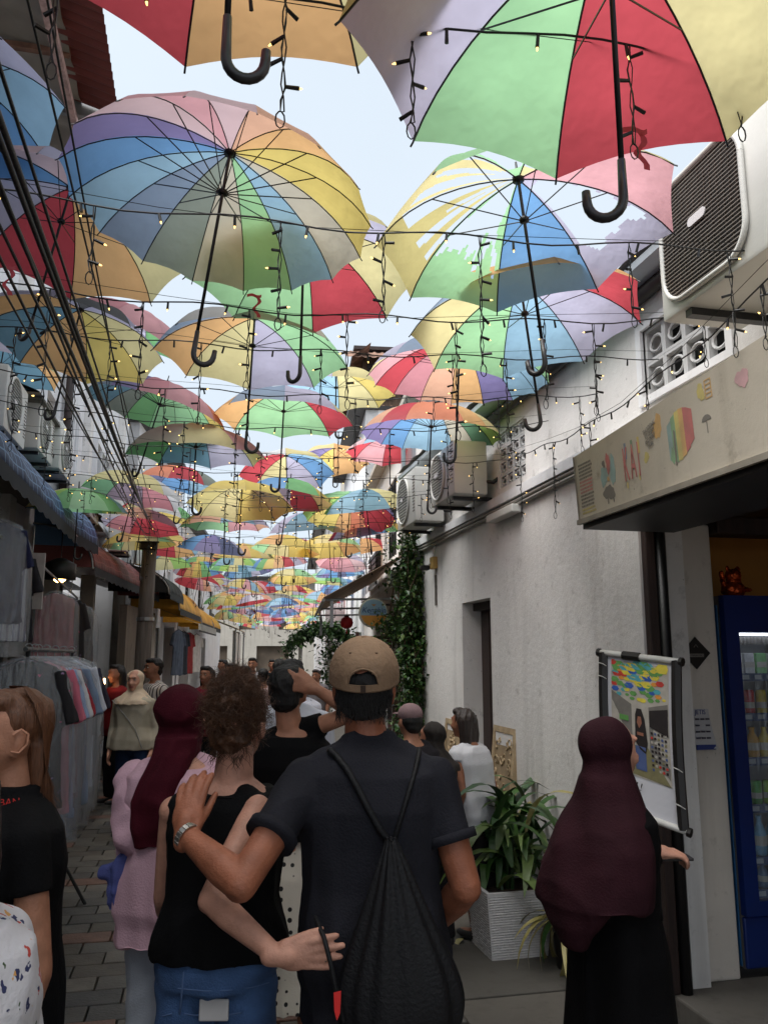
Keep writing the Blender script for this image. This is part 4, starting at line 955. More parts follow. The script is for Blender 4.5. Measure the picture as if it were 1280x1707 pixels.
# ================================================================== PLANT ARCH FAR DOWN THE ALLEY
ar = thing('plant_arch', 'leafy plant arch on pale posts across the far alley', 'arch'); A0 = aty(478, 1090, 15.0); A1 = aty(592, 1090, 15.0); ar.location = (A0.x, 15, 0); W_ = A1.x - A0.x
for x_ in (.25, W_ * .62, W_): MB().tube([(x_, 0, 0), (x_, 0, 2.0)], .035, 8).build('post', M_plastic, ar)
pts = []
for i in range(1900):
    t_ = q.random(); x_ = t_ * W_ * 1.05; z_ = 1.75 + .48 * math.sin(PI * min(1, t_ * 1.0)) ** .6; pts.append(Vector((x_ + q.gauss(0, .07), q.gauss(0, .15), z_ + q.gauss(0, .08))))
for i in range(1200): pts.append(Vector((W_ * .72 + q.gauss(0, .16), q.gauss(0, .15), q.uniform(.9, 2.0) + q.gauss(0, .1))))
leaf_cloud(pts, .085, 8).build('foliage', M_leaf[:3], ar)

# ================================================================== WOODEN POLE AND CABLES
pp = thing('utility_pole', 'grey weathered wooden utility pole on the left', 'pole', (-.80, 12.0, 0))
MB().tube([(0, 0, -.1), (.01, 0, 1.9), (.03, 0, 3.75)], [.12, .11, .10], 12).build('pole', mat('pole_wood', (110, 100, 92), .85, .4, 4, .6, 30, stretch=(5, 5, .4)), pp, True)
MB().chbox((-.1, -.13, 3.2), (.14, -.09, 3.3), .006).build('crossarm', M_darkwood, pp)
MB().lathe([(.125, 0), (.125, .05)], 12, None, (.015, 0, 2.2)).build('band', M_steel, pp)
MB().chbox((-.16, -.2, 3.3), (.16, -.05, 3.6), .02).build('junction_box', M_dark, pp)
bundle = [((-5, 40), 1.05), ((-8, 100), 1.05), ((-8, 128), 1.2), ((-8, 180), 1.15), ((-5, 225), 1.3), ((-8, 262), 1.4), ((-6, 300), 1.5), ((100, -10), 1.9), ((60, -10), 1.6), ((-8, 395), 2.2)]
for k, ((px, py), d) in enumerate(bundle):
    s0 = cw(px, py, d); e0 = Vector((-.78 + .05 * (k % 3), 11.9, 3.55 - .08 * (k % 4))); s1 = s0 + (s0 - e0) * .35
    pts_ = []
    for i in range(25):
        t_ = i / 24; p = s1.lerp(e0, t_); p.z -= (.14 + .05 * (k % 4)) * 4 * t_ * (1 - t_) * (.4 if d < 1.3 else .7); pts_.append(p)
    c_ = MB().tube(pts_, .006 if k in (1, 2, 4) else .0038, 6).build('overhead_cable', M_blackmetal, None, True)
    lab = ('thick black cable', 'thickest black cable', 'twisted black cable', 'thin black cable', 'black power cable', 'slack black cable', 'lowest near cable', 'cable crossing under the red-brown fringe', 'cable beside the pale roof beam', 'lowest black cable at the left edge')[k]
    tag(c_, lab + ' running from top left to the wooden pole', 'cable', 'cables to the wooden pole')

# red ribbons tied to the strings
for k, (px, py, d_) in enumerate(((1068, 252, 1.75), (14, 470, 2.6), (428, 512, 3.4))):
    rb_ = thing('red_ribbon', ('red ribbon fluttering from the string under the lavender and red umbrella', 'red ribbon hanging in front of the red umbrella at the left edge', 'red ribbon hanging below the red and cream umbrella')[k], 'ribbon', cw(px, py, d_), -YAW, 'red ribbons on the strings')
    P = [[(x_ + .012 * math.sin(j * .9), .008 * math.sin(j * .7 + x_ * 40), .05 - j * .011) for x_ in (-.008, 0, .008)] for j in range(10)]
    MB().grid(P).build('tail', fabric('red'), rb_, True); MB().grid([[(-.045 + i * .008, .005 * math.sin(i), .055 + z_ + .006 * math.sin(i * .8)) for z_ in (-.007, .007)] for i in range(9)]).build('bow', fabric('red'), rb_, True)
# ================================================================== UMBRELLAS
M_rib = mat('umbrella_rib', (34, 34, 38), .4, .15, 10, metal=.3)
M_shaft = mat('umbrella_shaft', (28, 28, 30), .4, .15, 10, metal=.3)
M_handle = mat('umbrella_handle', (48, 46, 48), .35, .2, 9)
def prof(Rr, H, t):
    """rib arc: t 0 hub .. 1 tip"""
    a = t * 1.16; return (Rr * math.sin(a) / math.sin(1.16), H * (math.cos(a) - math.cos(1.16)) / (1 - math.cos(1.16)))
def panel_mesh(n, Rr, H, nu, nv, scallop, tear=None, seed=0):
    mb = MB(); A = 2 * PI / n; keep = []
    P = []
    for i in range(nu + 1):
        row_ = []
        for j in range(nv + 1):
            v = j / nv; bowl = 4 * v * (1 - v); t = max(0.012, i / nu)
            t2 = t * (1 - scallop * bowl * t ** 3)
            r_, z_ = prof(Rr, H, t2); a0 = A * (v - .5)
            # straight cloth between ribs (chord), pulled a touch inwards
            ch = math.cos(A / 2) / math.cos(a0); r2 = r_ * (1 * (1 - .75) + .75 * ch) if n <= 8 else r_ * ch
            row_.append(Vector((r2 * math.cos(a0), r2 * math.sin(a0), z_ - .012 * bowl * math.sin(PI * t) * (8 / n))))
        P.append(row_)
    b = nv + 1; fs = []
    for i in range(nu):
        for j in range(nv):
            if tear and tear((i + .5) / nu, (j + .5) / nv, seed): continue
            fs.append((i * b + j, (i + 1) * b + j, (i + 1) * b + j + 1, i * b + j + 1))
    mb.add([p for r_ in P for p in r_], fs); return mb.mesh('panel')
PANEL = {}
def shaft_parts(t, Rr, H, drop, big=True):
    MB().tube([(0, 0, H + .07), (0, 0, H), (0, 0, -drop + .12)], [.004, .006, .006] if big else .006, 8).build('shaft', M_shaft, t, True)
    hk = [(0, 0, -drop + .12), (0, 0, -drop + .045)] + [(.034 - .034 * math.cos(a), 0, -drop + .04 - .038 * math.sin(a)) for a in np.linspace(.15, PI * .97, 10)] + [(.069, 0, -drop + .062)]
    o = MB().tube(hk, [.0078, .0095] + [.0098] * 10 + [.0085], 10).build('handle', M_handle, t, True); return o
def umbrella(c, Rr, n, cols, label, rz=0.0, tilt=(0, 0), drop=.50, big=True, off=0.0, H=None, tears=None, hook=0.0, group='umbrellas hung across the alley'):
    H = H or Rr * .46
    t = thing('umbrella', label, 'umbrella', c, 0, group)
    t.rotation_euler = (tilt[0], tilt[1], -YAW + rz)
    A = 2 * PI / n; tears = tears or {}
    if big:
        key = (n, round(Rr, 3), round(H, 3))
        if key not in PANEL: PANEL[key] = panel_mesh(n, Rr, H, 10, 8 if n <= 8 else 4, .055 if n <= 8 else .025)
        ribs = MB()
        for i in range(n):
            a = PI - (i + .5) * A + off
            me = (panel_mesh(n, Rr, H, 36, 30, .055, tears[i], i) if i in tears else PANEL[key].copy()); me.materials.append(fabric(cols[i % len(cols)]))
            o = link('panel', me, t, None, True); o.rotation_euler = (0, 0, a)
        for i in range(n):
            a = PI - i * A + off; ca, sa = math.cos(a), math.sin(a)
            rib = MB().tube([(prof(Rr, H, k / 9)[0] * ca, prof(Rr, H, k / 9)[0] * sa, prof(Rr, H, k / 9)[1] - .004) for k in range(10)] + [(Rr * 1.015 * ca, Rr * 1.015 * sa, -.012)], .0022 if n > 8 else .0028, 5).build('rib', M_rib, t)
            r_, z_ = prof(Rr, H, .5)
            MB().tube([(.012 * ca, .012 * sa, H * .30), (r_ * ca, r_ * sa, z_ - .006)], .0022, 4).build('stretcher', M_rib, rib)
        MB().lathe([(.010, H * .27), (.018, H * .28), (.018, H * .33), (.010, H * .36)], 10).build('runner', M_shaft, t, True)
        MB().lathe([(.022, H - .012), (.022, H + .006), (.008, H + .02)], 10).build('crown', M_shaft, t, True)
    else:
        me = MB()
        for i in range(n):
            a = PI - (i + .5) * A + off; me.m(i); nu = 4
            P = []
            for k in range(nu + 1):
                r_, z_ = prof(Rr, H, max(.02, k / nu)); P.append([(r_ * math.cos(a + s_ * A / 2), r_ * math.sin(a + s_ * A / 2), z_) for s_ in (-1, 1)])
            me.grid(P)
        me.build('canopy', [fabric(cols[i % len(cols)]) for i in range(n)], t, True)
        rb_ = MB()
        for i in range(0, n, 2 if n > 8 else 1):
            a = PI - i * A + off; rb_.tube([(prof(Rr, H, k / 4)[0] * math.cos(a), prof(Rr, H, k / 4)[0] * math.sin(a), prof(Rr, H, k / 4)[1] - .006) for k in range(5)], .003, 3)
        rb_.build('ribs', M_rib, t)
    h_ = shaft_parts(t, Rr, H, drop, big); h_.rotation_euler = (0, 0, hook)
    return t
def at_width(px, py, width, Rr): # centre of a canopy seen `width` wide
    d = ray(px, py); v = cf(px, py, 1.0); dep = v.y * CP + (v.z - CZ) * SP
    k = 2 * Rr * F_PX / width / dep
    return Vector((0, 0, CZ)) + d * k
def at_hor(px, py, hor, z):
    d = ray(px, py); l = math.hypot(d.x, d.y); return Vector((d.x / l * hor, d.y / l * hor, z))
RB = .55
# --- the two nearest
umbrella(at_hor(376, 120, 1.28, 3.12), RB, 8, ['palepink', 'red', 'orange', 'cream', 'lavender', 'lgreen', 'pink', 'red'], 'red, orange and cream umbrella cut off by the top edge', off=R(22.5), drop=.43, hook=.2)
umbrella(at_hor(1034, 250, 1.50, 2.96), RB, 8, ['lavender', 'lgreen', 'red', 'cream', 'blue', 'lavender', 'orange', 'olive'], 'lavender, green, red and cream umbrella cut off at the top right', drop=.43, hook=2.9)
# --- the big rainbow one
rain16 = ['blue', 'lblue', 'greygreen', 'grey', 'lgreen', 'lblue', 'beige', 'yellow', 'orange', 'orange', 'peach', 'palepink', 'pink', 'rose', 'steel', 'purple']
rain16 = ['lblue', 'steel', 'greygreen', 'beige', 'lgreen', 'lblue', 'beige', 'yellow', 'yellow', 'orange', 'peach', 'palepink', 'pink', 'palepink', 'purple', 'blue']
umbrella(at_width(366, 352, 508, RB), RB, 16, rain16, 'largest rainbow umbrella with sixteen pale panels, upper left', tilt=(R(-5), R(6)), drop=.60, hook=.3)
# --- torn one
def tear_big(u, v, s): return .04 < u < .60 + .3 * mnoise.noise(Vector((v * 7, s, 0))) and .06 < v < .97 and mnoise.noise(Vector((v * 7, u * 1.5, s))) > -.32
def tear_strip(u, v, s): return u < .72 and (mnoise.noise(Vector((v * 6, u * 1.1, s))) > -.10 + .4 * (u - .4)) and u > .03
def tear_hole(u, v, s): return (.10 < u < .74 + .14 * mnoise.noise(Vector((v * 5, 0, s))) and .05 + .05 * mnoise.noise(Vector((u * 9, 3, s))) < v < .93)
umbrella(at_width(878, 398, 505, RB), RB, 8, ['olive', 'lgreen', 'blue', 'lavender', 'pink', 'cream', 'lgreen', 'cream'], 'torn umbrella with ripped yellow, green and blue panels and a big hole', tilt=(R(-4), R(-5)), off=R(4), drop=.52, tears={0: tear_strip, 1: tear_big, 3: tear_hole, 6: tear_hole, 7: tear_strip, 5: tear_hole}, hook=2.4)
# --- left edge, near
umbrella(at_width(95, 395, 430, .62), .62, 8, ['lavender', 'red', 'orange', 'cream', 'lblue', 'lavender', 'palepink', 'blue'], 'red and orange umbrella crossed by the cables at the left edge', tilt=(R(-6), R(8)), off=R(14), drop=.55, hook=2.6)
umbrella(at_width(-118, 172, 430, RB), RB, 8, ['blue', 'lblue', 'blue', 'lblue', 'lavender', 'palepink', 'blue', 'lblue'], 'pale blue umbrella under the corrugated eave, top left', tilt=(R(0), R(-6)), off=R(10), drop=.4)
bpy.data.objects.remove(bpy.data.objects['umbrella.005'], do_unlink=True) if False else None
# --- second tier (px, py, width, n, colours, label, tilt, off)
TIER = [
 (505, 462, 395, 8, ['lgreen', 'lgreen', 'red', 'cream', 'lavender', 'cream', 'orange', 'green'], 'red, cream and lavender umbrella behind the big rainbow one', (-3, 0), 0, .52, 2.6),
 (120, 575, 300, 8, ['teal', 'orange', 'yellow', 'cream', 'lavender', 'black', 'lavender', 'orange'], 'yellow and orange umbrella with a dark torn edge, left under the cables', (-6, 6), 10, .5, 2.8),
 (215, 560, 215, 8, ['lavender', 'lavender', 'green', 'pink', 'pink', 'pink', 'rose', 'lgreen'], 'pink and green umbrella turned edge-on at upper left', (10, 22), 6, .45, 0),
 (420, 598, 322, 8, ['orange', 'cream', 'lavender', 'lgreen', 'lgreen', 'beige', 'grey', 'steel'], 'grey-topped umbrella with orange, cream and green lining, centre', (4, 2), 10, .55, .3),
 (878, 548, 392, 8, ['cream', 'lgreen', 'lblue', 'lavender', 'red', 'orange', 'orange', 'steel'], 'green, blue and lavender umbrella with red tip by the right gutter', (-3, -5), 4, .50, 2.8),
 (764, 632, 302, 16, ['pink', 'red', 'rose', 'peach', 'orange', 'purple', 'lblue', 'lblue', 'lgreen', 'green', 'lblue', 'teal', 'teal', 'steel', 'lavender', 'cream'], 'rainbow umbrella with red to purple lining, upper of the two on the right', (7, 3), 0, .52, 2.9),
 (718, 728, 236, 16, ['purple', 'purple', 'blue', 'lblue', 'lblue', 'beige', 'dgreen', 'lime', 'lime', 'cream', 'orange', 'dorange', 'dorange', 'red', 'peach', 'palepink'], 'rainbow umbrella with orange top and blue to green lining, right of centre', (8, 3), 0, .60, .2),
 (472, 702, 236, 8, ['orange', 'lgreen', 'lgreen', 'red', 'cream', 'lavender', 'steel', 'orange'], 'blue-grey topped umbrella with pale green and red lining, centre', (6, 2), 8, .56, 2.9),
 (262, 690, 236, 16, ['teal', 'greygreen', 'green', 'lgreen', 'lgreen', 'lgreen', 'yellow', 'yellow', 'dorange', 'pink', 'pink', 'rose', 'purple', 'steel', 'lblue', 'teal'], 'pink-edged umbrella with green and yellow lining, left of centre', (4, 14), 0, .52, 2.6),
 (326, 762, 236, 8, ['green', 'teal', 'lavender', 'cream', 'pink', 'cream', 'beige', 'lgreen'], 'cream and teal umbrella seen nearly edge-on at left of centre', (9, 2), 0, .45, 0),
 (222, 828, 172, 8, ['dgreen', 'mauve', 'rose', 'white', 'white', 'cream', 'cream', 'green'], 'green, mauve and red umbrella in front of the left houses', (-2, 10), 6, .5, 2.7),
 (402, 846, 180, 8, ['olive', 'cream', 'yellow', 'orange', 'pink', 'yellow', 'yellow', 'cream'], 'plain yellow and orange umbrella low in the centre', (-6, 0), 14, .5, 0),
 (582, 862, 156, 16, ['lime', 'yellow', 'yellow', 'orange', 'dorange', 'red', 'red', 'red', 'purple', 'purple', 'steel', 'lblue', 'lgreen', 'lgreen', 'lime', 'yellow'], 'small round rainbow umbrella with yellow to red lining facing the viewer', (-12, 4), 0, .5, .3),
 (478, 792, 160, 8, ['red', 'cream', 'lavender', 'blue', 'lblue', 'cream', 'white', 'red'], 'cream, lavender and blue umbrella below the blue-grey topped one', (-10, -4), 6, .5, 2.9),
 (556, 772, 120, 8, ['purple', 'yellow', 'orange', 'orange', 'cream', 'orange', 'cream', 'purple'], 'yellow and orange umbrella with a purple corner, centre', (-8, 0), 4, .4, 0),
 (650, 758, 150, 8, ['red', 'pink', 'red', 'peach', 'lavender', 'lblue', 'lblue', 'palepink'], 'red and pink umbrella tucked behind the orange-topped one', (0, 0), 10, .4, 0),
 (300, 812, 150, 8, ['navy', 'blue', 'lblue', 'greygreen', 'greygreen', 'red', 'dorange', 'navy'], 'navy and light blue umbrella behind the green and mauve one', (6, 8), 0, .45, 0),
 (0, 620, 200, 8, ['lavender', 'teal', 'teal', 'orange', 'cream', 'lavender', 'grey', 'grey'], 'grey and teal umbrella half cut by the left edge', (0, 4), 8, .4, 0),
 (560, 660, 200, 8, ['lblue', 'lblue', 'cream', 'yellow', 'orange', 'cream', 'lavender', 'blue'], 'pale blue umbrella showing between the two rainbow ones', (6, 0), 0, .4, 0),
 (375, 880, 150, 8, ['green', 'lgreen', 'pink', 'peach', 'lavender', 'lblue', 'peach', 'yellow'], 'pale green and pink umbrella peeping out under the yellow one', (8, 0), 6, .45, 0),
 (262, 862, 130, 8, ['dorange', 'yellow', 'yellow', 'lime', 'green', 'white', 'cream', 'red'], 'white umbrella with red rim and yellow lining near the pole top', (2, 10), 8, .45, 0),
]
for (px, py, wd, n, cols, lab, tl, of, dr, hk) in TIER:
    umbrella(at_width(px, py, wd, RB), RB, n, cols, lab, tilt=(R(tl[0] - 5 if tl[0] > 2 else tl[0] - 2), R(tl[1])), off=R(of), drop=dr, hook=hk, big=True)
# --- the far rows
q = random.Random(14); schemes = [['red', 'orange', 'yellow', 'green', 'blue', 'purple', 'pink', 'lavender'], ['cream', 'lavender', 'lgreen', 'red', 'orange', 'lblue', 'pink', 'yellow'], ['yellow', 'yellow', 'orange', 'cream', 'lgreen', 'cream', 'yellow', 'orange'], ['red', 'red', 'pink', 'peach', 'white', 'lavender', 'rose', 'red'], ['navy', 'blue', 'lblue', 'teal', 'lavender', 'navy', 'purple', 'blue'], ['lgreen', 'green', 'lime', 'cream', 'teal', 'lblue', 'green', 'lgreen'], ['pink', 'palepink', 'white', 'lavender', 'cream', 'peach', 'pink', 'rose']]
sname = ['rainbow', 'pastel', 'yellow and orange', 'red and pink', 'navy and blue', 'green', 'pale pink']; seen = set(); y = 8.8; rowi = 0
poss = ['far left', 'left of centre', 'right of centre', 'far right']
nth = ['first', 'second', 'third', 'fourth', 'fifth', 'sixth', 'seventh', 'eighth', 'ninth', 'tenth', 'eleventh', 'twelfth', 'thirteenth', 'fourteenth', 'fifteenth', 'sixteenth', 'seventeenth', 'eighteenth', 'nineteenth', 'twentieth']
while y < 38 and rowi < 20:
    for k in range(4):
        if rowi < 2 and k in (1,): continue
        x = -1.0 + k * .95 + q.uniform(-.18, .18) + bend(y) + (.1 if rowi % 2 else -.15)
        s_ = q.randrange(7); cols = schemes[s_]; sh_ = q.randrange(8); cols = cols[sh_:] + cols[:sh_]
        lab = '%s umbrella hanging %s in the %s row of the distant umbrellas' % (sname[s_], poss[k], nth[rowi])
        umbrella((x, y + q.uniform(-.3, .3), 3.26 + q.uniform(-.16, .14) - .012 * max(0, y - 20)), .5, 8 if q.random() < .6 else 16, cols, lab, rz=q.uniform(0, 6.28), tilt=(R(q.uniform(-14, 12)), R(q.uniform(-12, 12))), big=False, drop=.5, hook=q.uniform(0, 6), group='distant umbrellas down the alley')
    y += 1.45; rowi += 1

# ================================================================== FAIRY LIGHTS
M_cord = mat('black_cord', (16, 16, 17), .5, .1, 10)
M_bulb = mat('warm_bulb', (255, 206, 120), .3, 0, emit=1.8)
def fairy_string(p0, p1, label, sag=.06, drops=7, seed=0, fine=True, lo=.16, hi=.46):
    q = random.Random(seed); t = thing('fairy_light_string', label, 'fairy lights', p0, 0, 'fairy lights strung across the alley'); p0 = Vector(p0); p1 = Vector(p1)
    L = (p1 - p0).length; base = []; n = 40 if fine else 14
    def at(s_): p = p0.lerp(p1, s_); p.z -= sag * 4 * s_ * (1 - s_) + .012 * math.sin(s_ * 37 + seed); return p - p0
    MB().tube([at(i / n) for i in range(n + 1)], .0030 if fine else .004, 5 if fine else 3).build('cord', M_cord, t)
    MB().tube([at(i / 8) + Vector((0, .03, .035 + .02 * math.sin(i))) for i in range(9)], .0012, 3).build('support_wire', M_cord, t)
    bulbs = MB(); sock = MB()
    def lamp(p, d):
        d = Vector(d).normalized(); sock.tube([p, p + d * .032], [.0042, .005], 5)
        if q.random() < (.55 if fine else .3): bulbs.tube([p + d * .032, p + d * .040], [.0032, .0014], 5)
    for k in range(int(L / .22) if fine else int(L / .5)):
        s_ = (k + .5) / (L / (.22 if fine else .5)); lamp(at(min(1, s_)), (q.uniform(-.3, .3), q.uniform(-.3, .3), -1))
    for k in range(drops):
        s_ = (k + q.uniform(.25, .75)) / drops; b = at(s_); ln_ = q.uniform(lo, hi); m_ = max(5, int(ln_ / .03)); d1 = []; d2 = []
        for i in range(m_ + 1):
            z = -ln_ * i / m_; tw = i * 1.3 + k; rad = .0028 + .003 * abs(math.sin(i * .9 + k))
            d1.append(b + Vector((rad * math.cos(tw), rad * math.sin(tw), z))); d2.append(b + Vector((-rad * math.cos(tw), -rad * math.sin(tw), z)))
        dm = MB()
        if fine:
            e = d1[-1]; loop = [e + Vector((.010 * math.sin(a), 0, -.02 + .02 * math.cos(a))) for a in np.linspace(.3, 6.0, 9)]
            dm.tube(d1 + loop + d2[::-1], .0018, 4); dm.tube([p + Vector((.003 * math.sin(i * 2.1), .003 * math.cos(i * 1.7), 0)) for i, p in enumerate(d1)], .0018, 4)
        else: dm.tube(d1, .0042, 3)
        dm.build('drop', M_cord, t)
        for i in range(1, m_, 2 if fine else 6): lamp(d1[i], (q.choice((-1, 1)), q.uniform(-.8, .8), q.uniform(-.5, .3)))
    tag(sock.build('sockets', M_cord, t), kind='stuff'); tag(bulbs.build('bulbs', M_bulb, t), kind='stuff')
    return t
rowsY = [(1.55, 3.12), (2.28, 3.03), (2.95, 3.06), (3.55, 3.10), (4.2, 3.12), (4.9, 3.15), (5.6, 3.17), (6.3, 3.2), (7.0, 3.2), (7.8, 3.2), (8.6, 3.2), (9.6, 3.2), (10.6, 3.2), (11.8, 3.2), (13, 3.2), (14.4, 3.2), (15.8, 3.2), (17.4, 3.2), (19.2, 3.2), (21.2, 3.2), (23.4, 3.2), (26, 3.15), (29, 3.1), (32, 3.1)]
for i, (yy, zz) in enumerate(rowsY):
    xl = -1.25 + bend(yy) if yy > 4 else -1.6; xr = 2.2 + bend(yy)
    lab = 'black fairy-light string with hanging drops, %s' % ('nearest row overhead at the top edge' if i == 0 else 'row %s from the camera' % (nth[i] if i < 20 else ('twenty-first', 'twenty-second', 'twenty-third', 'twenty-fourth')[i - 20]))
    fairy_string((xl, yy + .05, zz + .03), (xr, yy - .05, zz - .03 + (.12 if yy < 5 else 0)), lab, .07 + .02 * (i % 3), 10 if yy < 3 else 8, i, yy < 9)
# one long string running along the right side and one diagonal support wire on the left
fairy_string((1.55, .9, 3.0), (2.15, 5.6, 3.2), 'fairy-light string running lengthwise beside the right wall', .25, 6, 77)
for k, (a, b_) in enumerate((((-.75, 4.6, 5.2), (-.55, 3.2, 3.0)), ((-.2, 2.6, 5.0), (-.1, 2.5, 3.35)), ((1.3, 1.4, 5.2), (1.15, 1.5, 3.2)))):
    pass
# ================================================================== SOFT SHAPES: closed primitives fused by a voxel remesh
def P_cone(p0, p1, r0, r1, n=14, rnd=True):
    p0 = Vector(p0); p1 = Vector(p1); t = (p1 - p0); L = t.length
    if L < 1e-6: t = Vector((0, 0, 1))
    t.normalize(); pts = []; rr = []
    if rnd:
        for a in (85, 60, 30): pts.append(p0 - t * r0 * math.sin(R(a))); rr.append(r0 * math.cos(R(a)))
    pts += [p0, p1]; rr += [r0, r1]
    if rnd:
        for a in (30, 60, 85): pts.append(p1 + t * r1 * math.sin(R(a))); rr.append(r1 * math.cos(R(a)))
    mb = MB(); mb.tube(pts, rr, n); return mb
def P_chain(pts, rr, n=12, rnd=True):
    pts = [Vector(p) for p in pts]; rr = list(rr)
    if rnd:
        t0 = (pts[1] - pts[0]).normalized(); t1 = (pts[-1] - pts[-2]).normalized()
        pts = [pts[0] - t0 * rr[0] * .95, pts[0] - t0 * rr[0] * .6] + pts + [pts[-1] + t1 * rr[-1] * .6, pts[-1] + t1 * rr[-1] * .95]; rr = [rr[0] * .35, rr[0] * .82] + rr + [rr[-1] * .86, rr[-1] * .5]
    return MB().tube(pts, rr, n)
def P_ell(c, r, rot=None, n=18, m=12):
    vs = []; c = Vector(c)
    for i in range(m + 1):
        th = PI * (i + .001) / (m + .002)
        for j in range(n):
            a = 2 * PI * j / n; p = Vector((r[0] * math.sin(th) * math.cos(a), r[1] * math.sin(th) * math.sin(a), r[2] * math.cos(th)))
            vs.append((rot @ p if rot is not None else p) + c)
    mb = MB(); fs = [(i * n + j, (i + 1) * n + j, (i + 1) * n + (j + 1) % n, i * n + (j + 1) % n) for i in range(m) for j in range(n)]
    mb.add(vs, fs + [tuple(range(n)), tuple(m * n + j for j in range(n - 1, -1, -1))]); return mb
def P_loft(rings, n=28):
    """rings: (cx, cy, cz, rx, ry, [power])"""
    vs = []; k = len(rings)
    for rg in rings:
        cx, cy, cz, rx, ry = rg[:5]; pw = rg[5] if len(rg) > 5 else 2.3
        for j in range(n):
            a = 2 * PI * j / n; ca, sa = math.cos(a), math.sin(a)
            vs.append((cx + rx * math.copysign(abs(ca) ** (2 / pw), ca), cy + ry * math.copysign(abs(sa) ** (2 / pw), sa), cz))
    fs = [(i * n + j, i * n + (j + 1) % n, (i + 1) * n + (j + 1) % n, (i + 1) * n + j) for i in range(k - 1) for j in range(n)]
    return MB().add(vs, fs + [tuple(range(n - 1, -1, -1)), tuple((k - 1) * n + j for j in range(n))])
def fuse(prims, voxel=.01, smooth=4, name='body'):
    mb = MB()
    for p in prims: mb.add(p.v, p.f)
    me = mb.mesh(name); bm = bmesh.new(); bm.from_mesh(me); bmesh.ops.recalc_face_normals(bm, faces=bm.faces[:]); bm.to_mesh(me); bm.free()
    o = bpy.data.objects.new('tmp', me)
    md = o.modifiers.new('r', 'REMESH'); md.mode = 'VOXEL'; md.voxel_size = voxel; md.use_smooth_shade = True
    if smooth: s_ = o.modifiers.new('s', 'SMOOTH'); s_.iterations = smooth; s_.factor = .5
    res = evaluated_mesh(o); bpy.data.meshes.remove(me)
    res.name = name; return res
def folds(me, amp=.006, k=(18, 18, 5), seed=0, zfade=None):
    """cloth folds: warped sine ripples along the normals"""
    n = len(me.vertices); co = np.empty(n * 3); me.vertices.foreach_get('co', co); co = co.reshape(-1, 3)
    no = np.empty(n * 3); me.vertices.foreach_get('normal', no); no = no.reshape(-1, 3); rg = np.random.default_rng(seed); d = np.zeros(n)
    for i in range(7):
        w_ = rg.normal(size=3) * np.array(k); ph = rg.uniform(0, 6.28); w2 = rg.normal(size=3) * np.array(k) * .45; ph2 = rg.uniform(0, 6.28)
        a = co @ w_ + ph + 1.6 * np.sin(co @ w2 + ph2)
        d += ((1 - np.abs(np.sin(a * .5))) ** 2 - .35) / 3.2 if i < 4 else np.sin(a * 2.1) / 12
    if zfade is not None: d *= np.clip((co[:, 2] - zfade[0]) / (zfade[1] - zfade[0]), .1, 1)
    co += no * (d * amp * 2.2)[:, None]; me.vertices.foreach_set('co', co.ravel()); me.update(); return me
def soft(name, prims, m_, parent, voxel=.01, smooth=4, fold=None, seed=0):
    me = fuse(prims, voxel, smooth, name)
    if fold: folds(me, fold[0], fold[1], seed)
    return link(name, me, parent, m_, True)
def strands(name, roots_fn, n, m_, parent, seed=0, r_=.0012, seg=7):
    """thin hair: roots_fn(rng) -> list of points"""
    q = random.Random(seed); mb = MB()
    for i in range(n):
        pts = roots_fn(q); k = len(pts); mb.tube(pts, [r_ * (1 - .75 * j / (k - 1)) for j in range(k)], 3, False)
    return tag(mb.build(name, m_, parent, True), kind='stuff')

def skin(name, c): return mat('skin_' + name, c, .5, .20, 22, .22, 150, spec=.4, detail=8)
SK_man = skin('tan', (158, 98, 72)); SK_fair = skin('fair', (196, 144, 122)); SK_brown = skin('brown', (150, 100, 76)); SK_mid = skin('mid', (176, 124, 98))
def cloth(name, c, var=.14, rough=.85): return mat('cloth_' + name, c, rough, var, 9, .28, 160, spec=.15)
HAIR_bk = mat('hair_black', (18, 15, 14), .6, .3, 40, .4, 60, stretch=(6, 6, .6)); HAIR_br = mat('hair_brown', (84, 56, 38), .5, .45, 30, .5, 50); HAIR_dk = mat('hair_dark_brown', (42, 30, 25), .45, .35, 40, .4, 60, stretch=(6, 6, .6))
M_eyew = mat('eye_white', (205, 198, 192), .3, 0); M_iris = mat('eye_dark', (34, 24, 20), .2, 0); M_lip = mat('lips', (150, 80, 76), .45, .1, 20); M_shoe = mat('shoe', (40, 38, 38), .6, .2, 10); M_nail = mat('nail', (206, 158, 142), .35, 0)

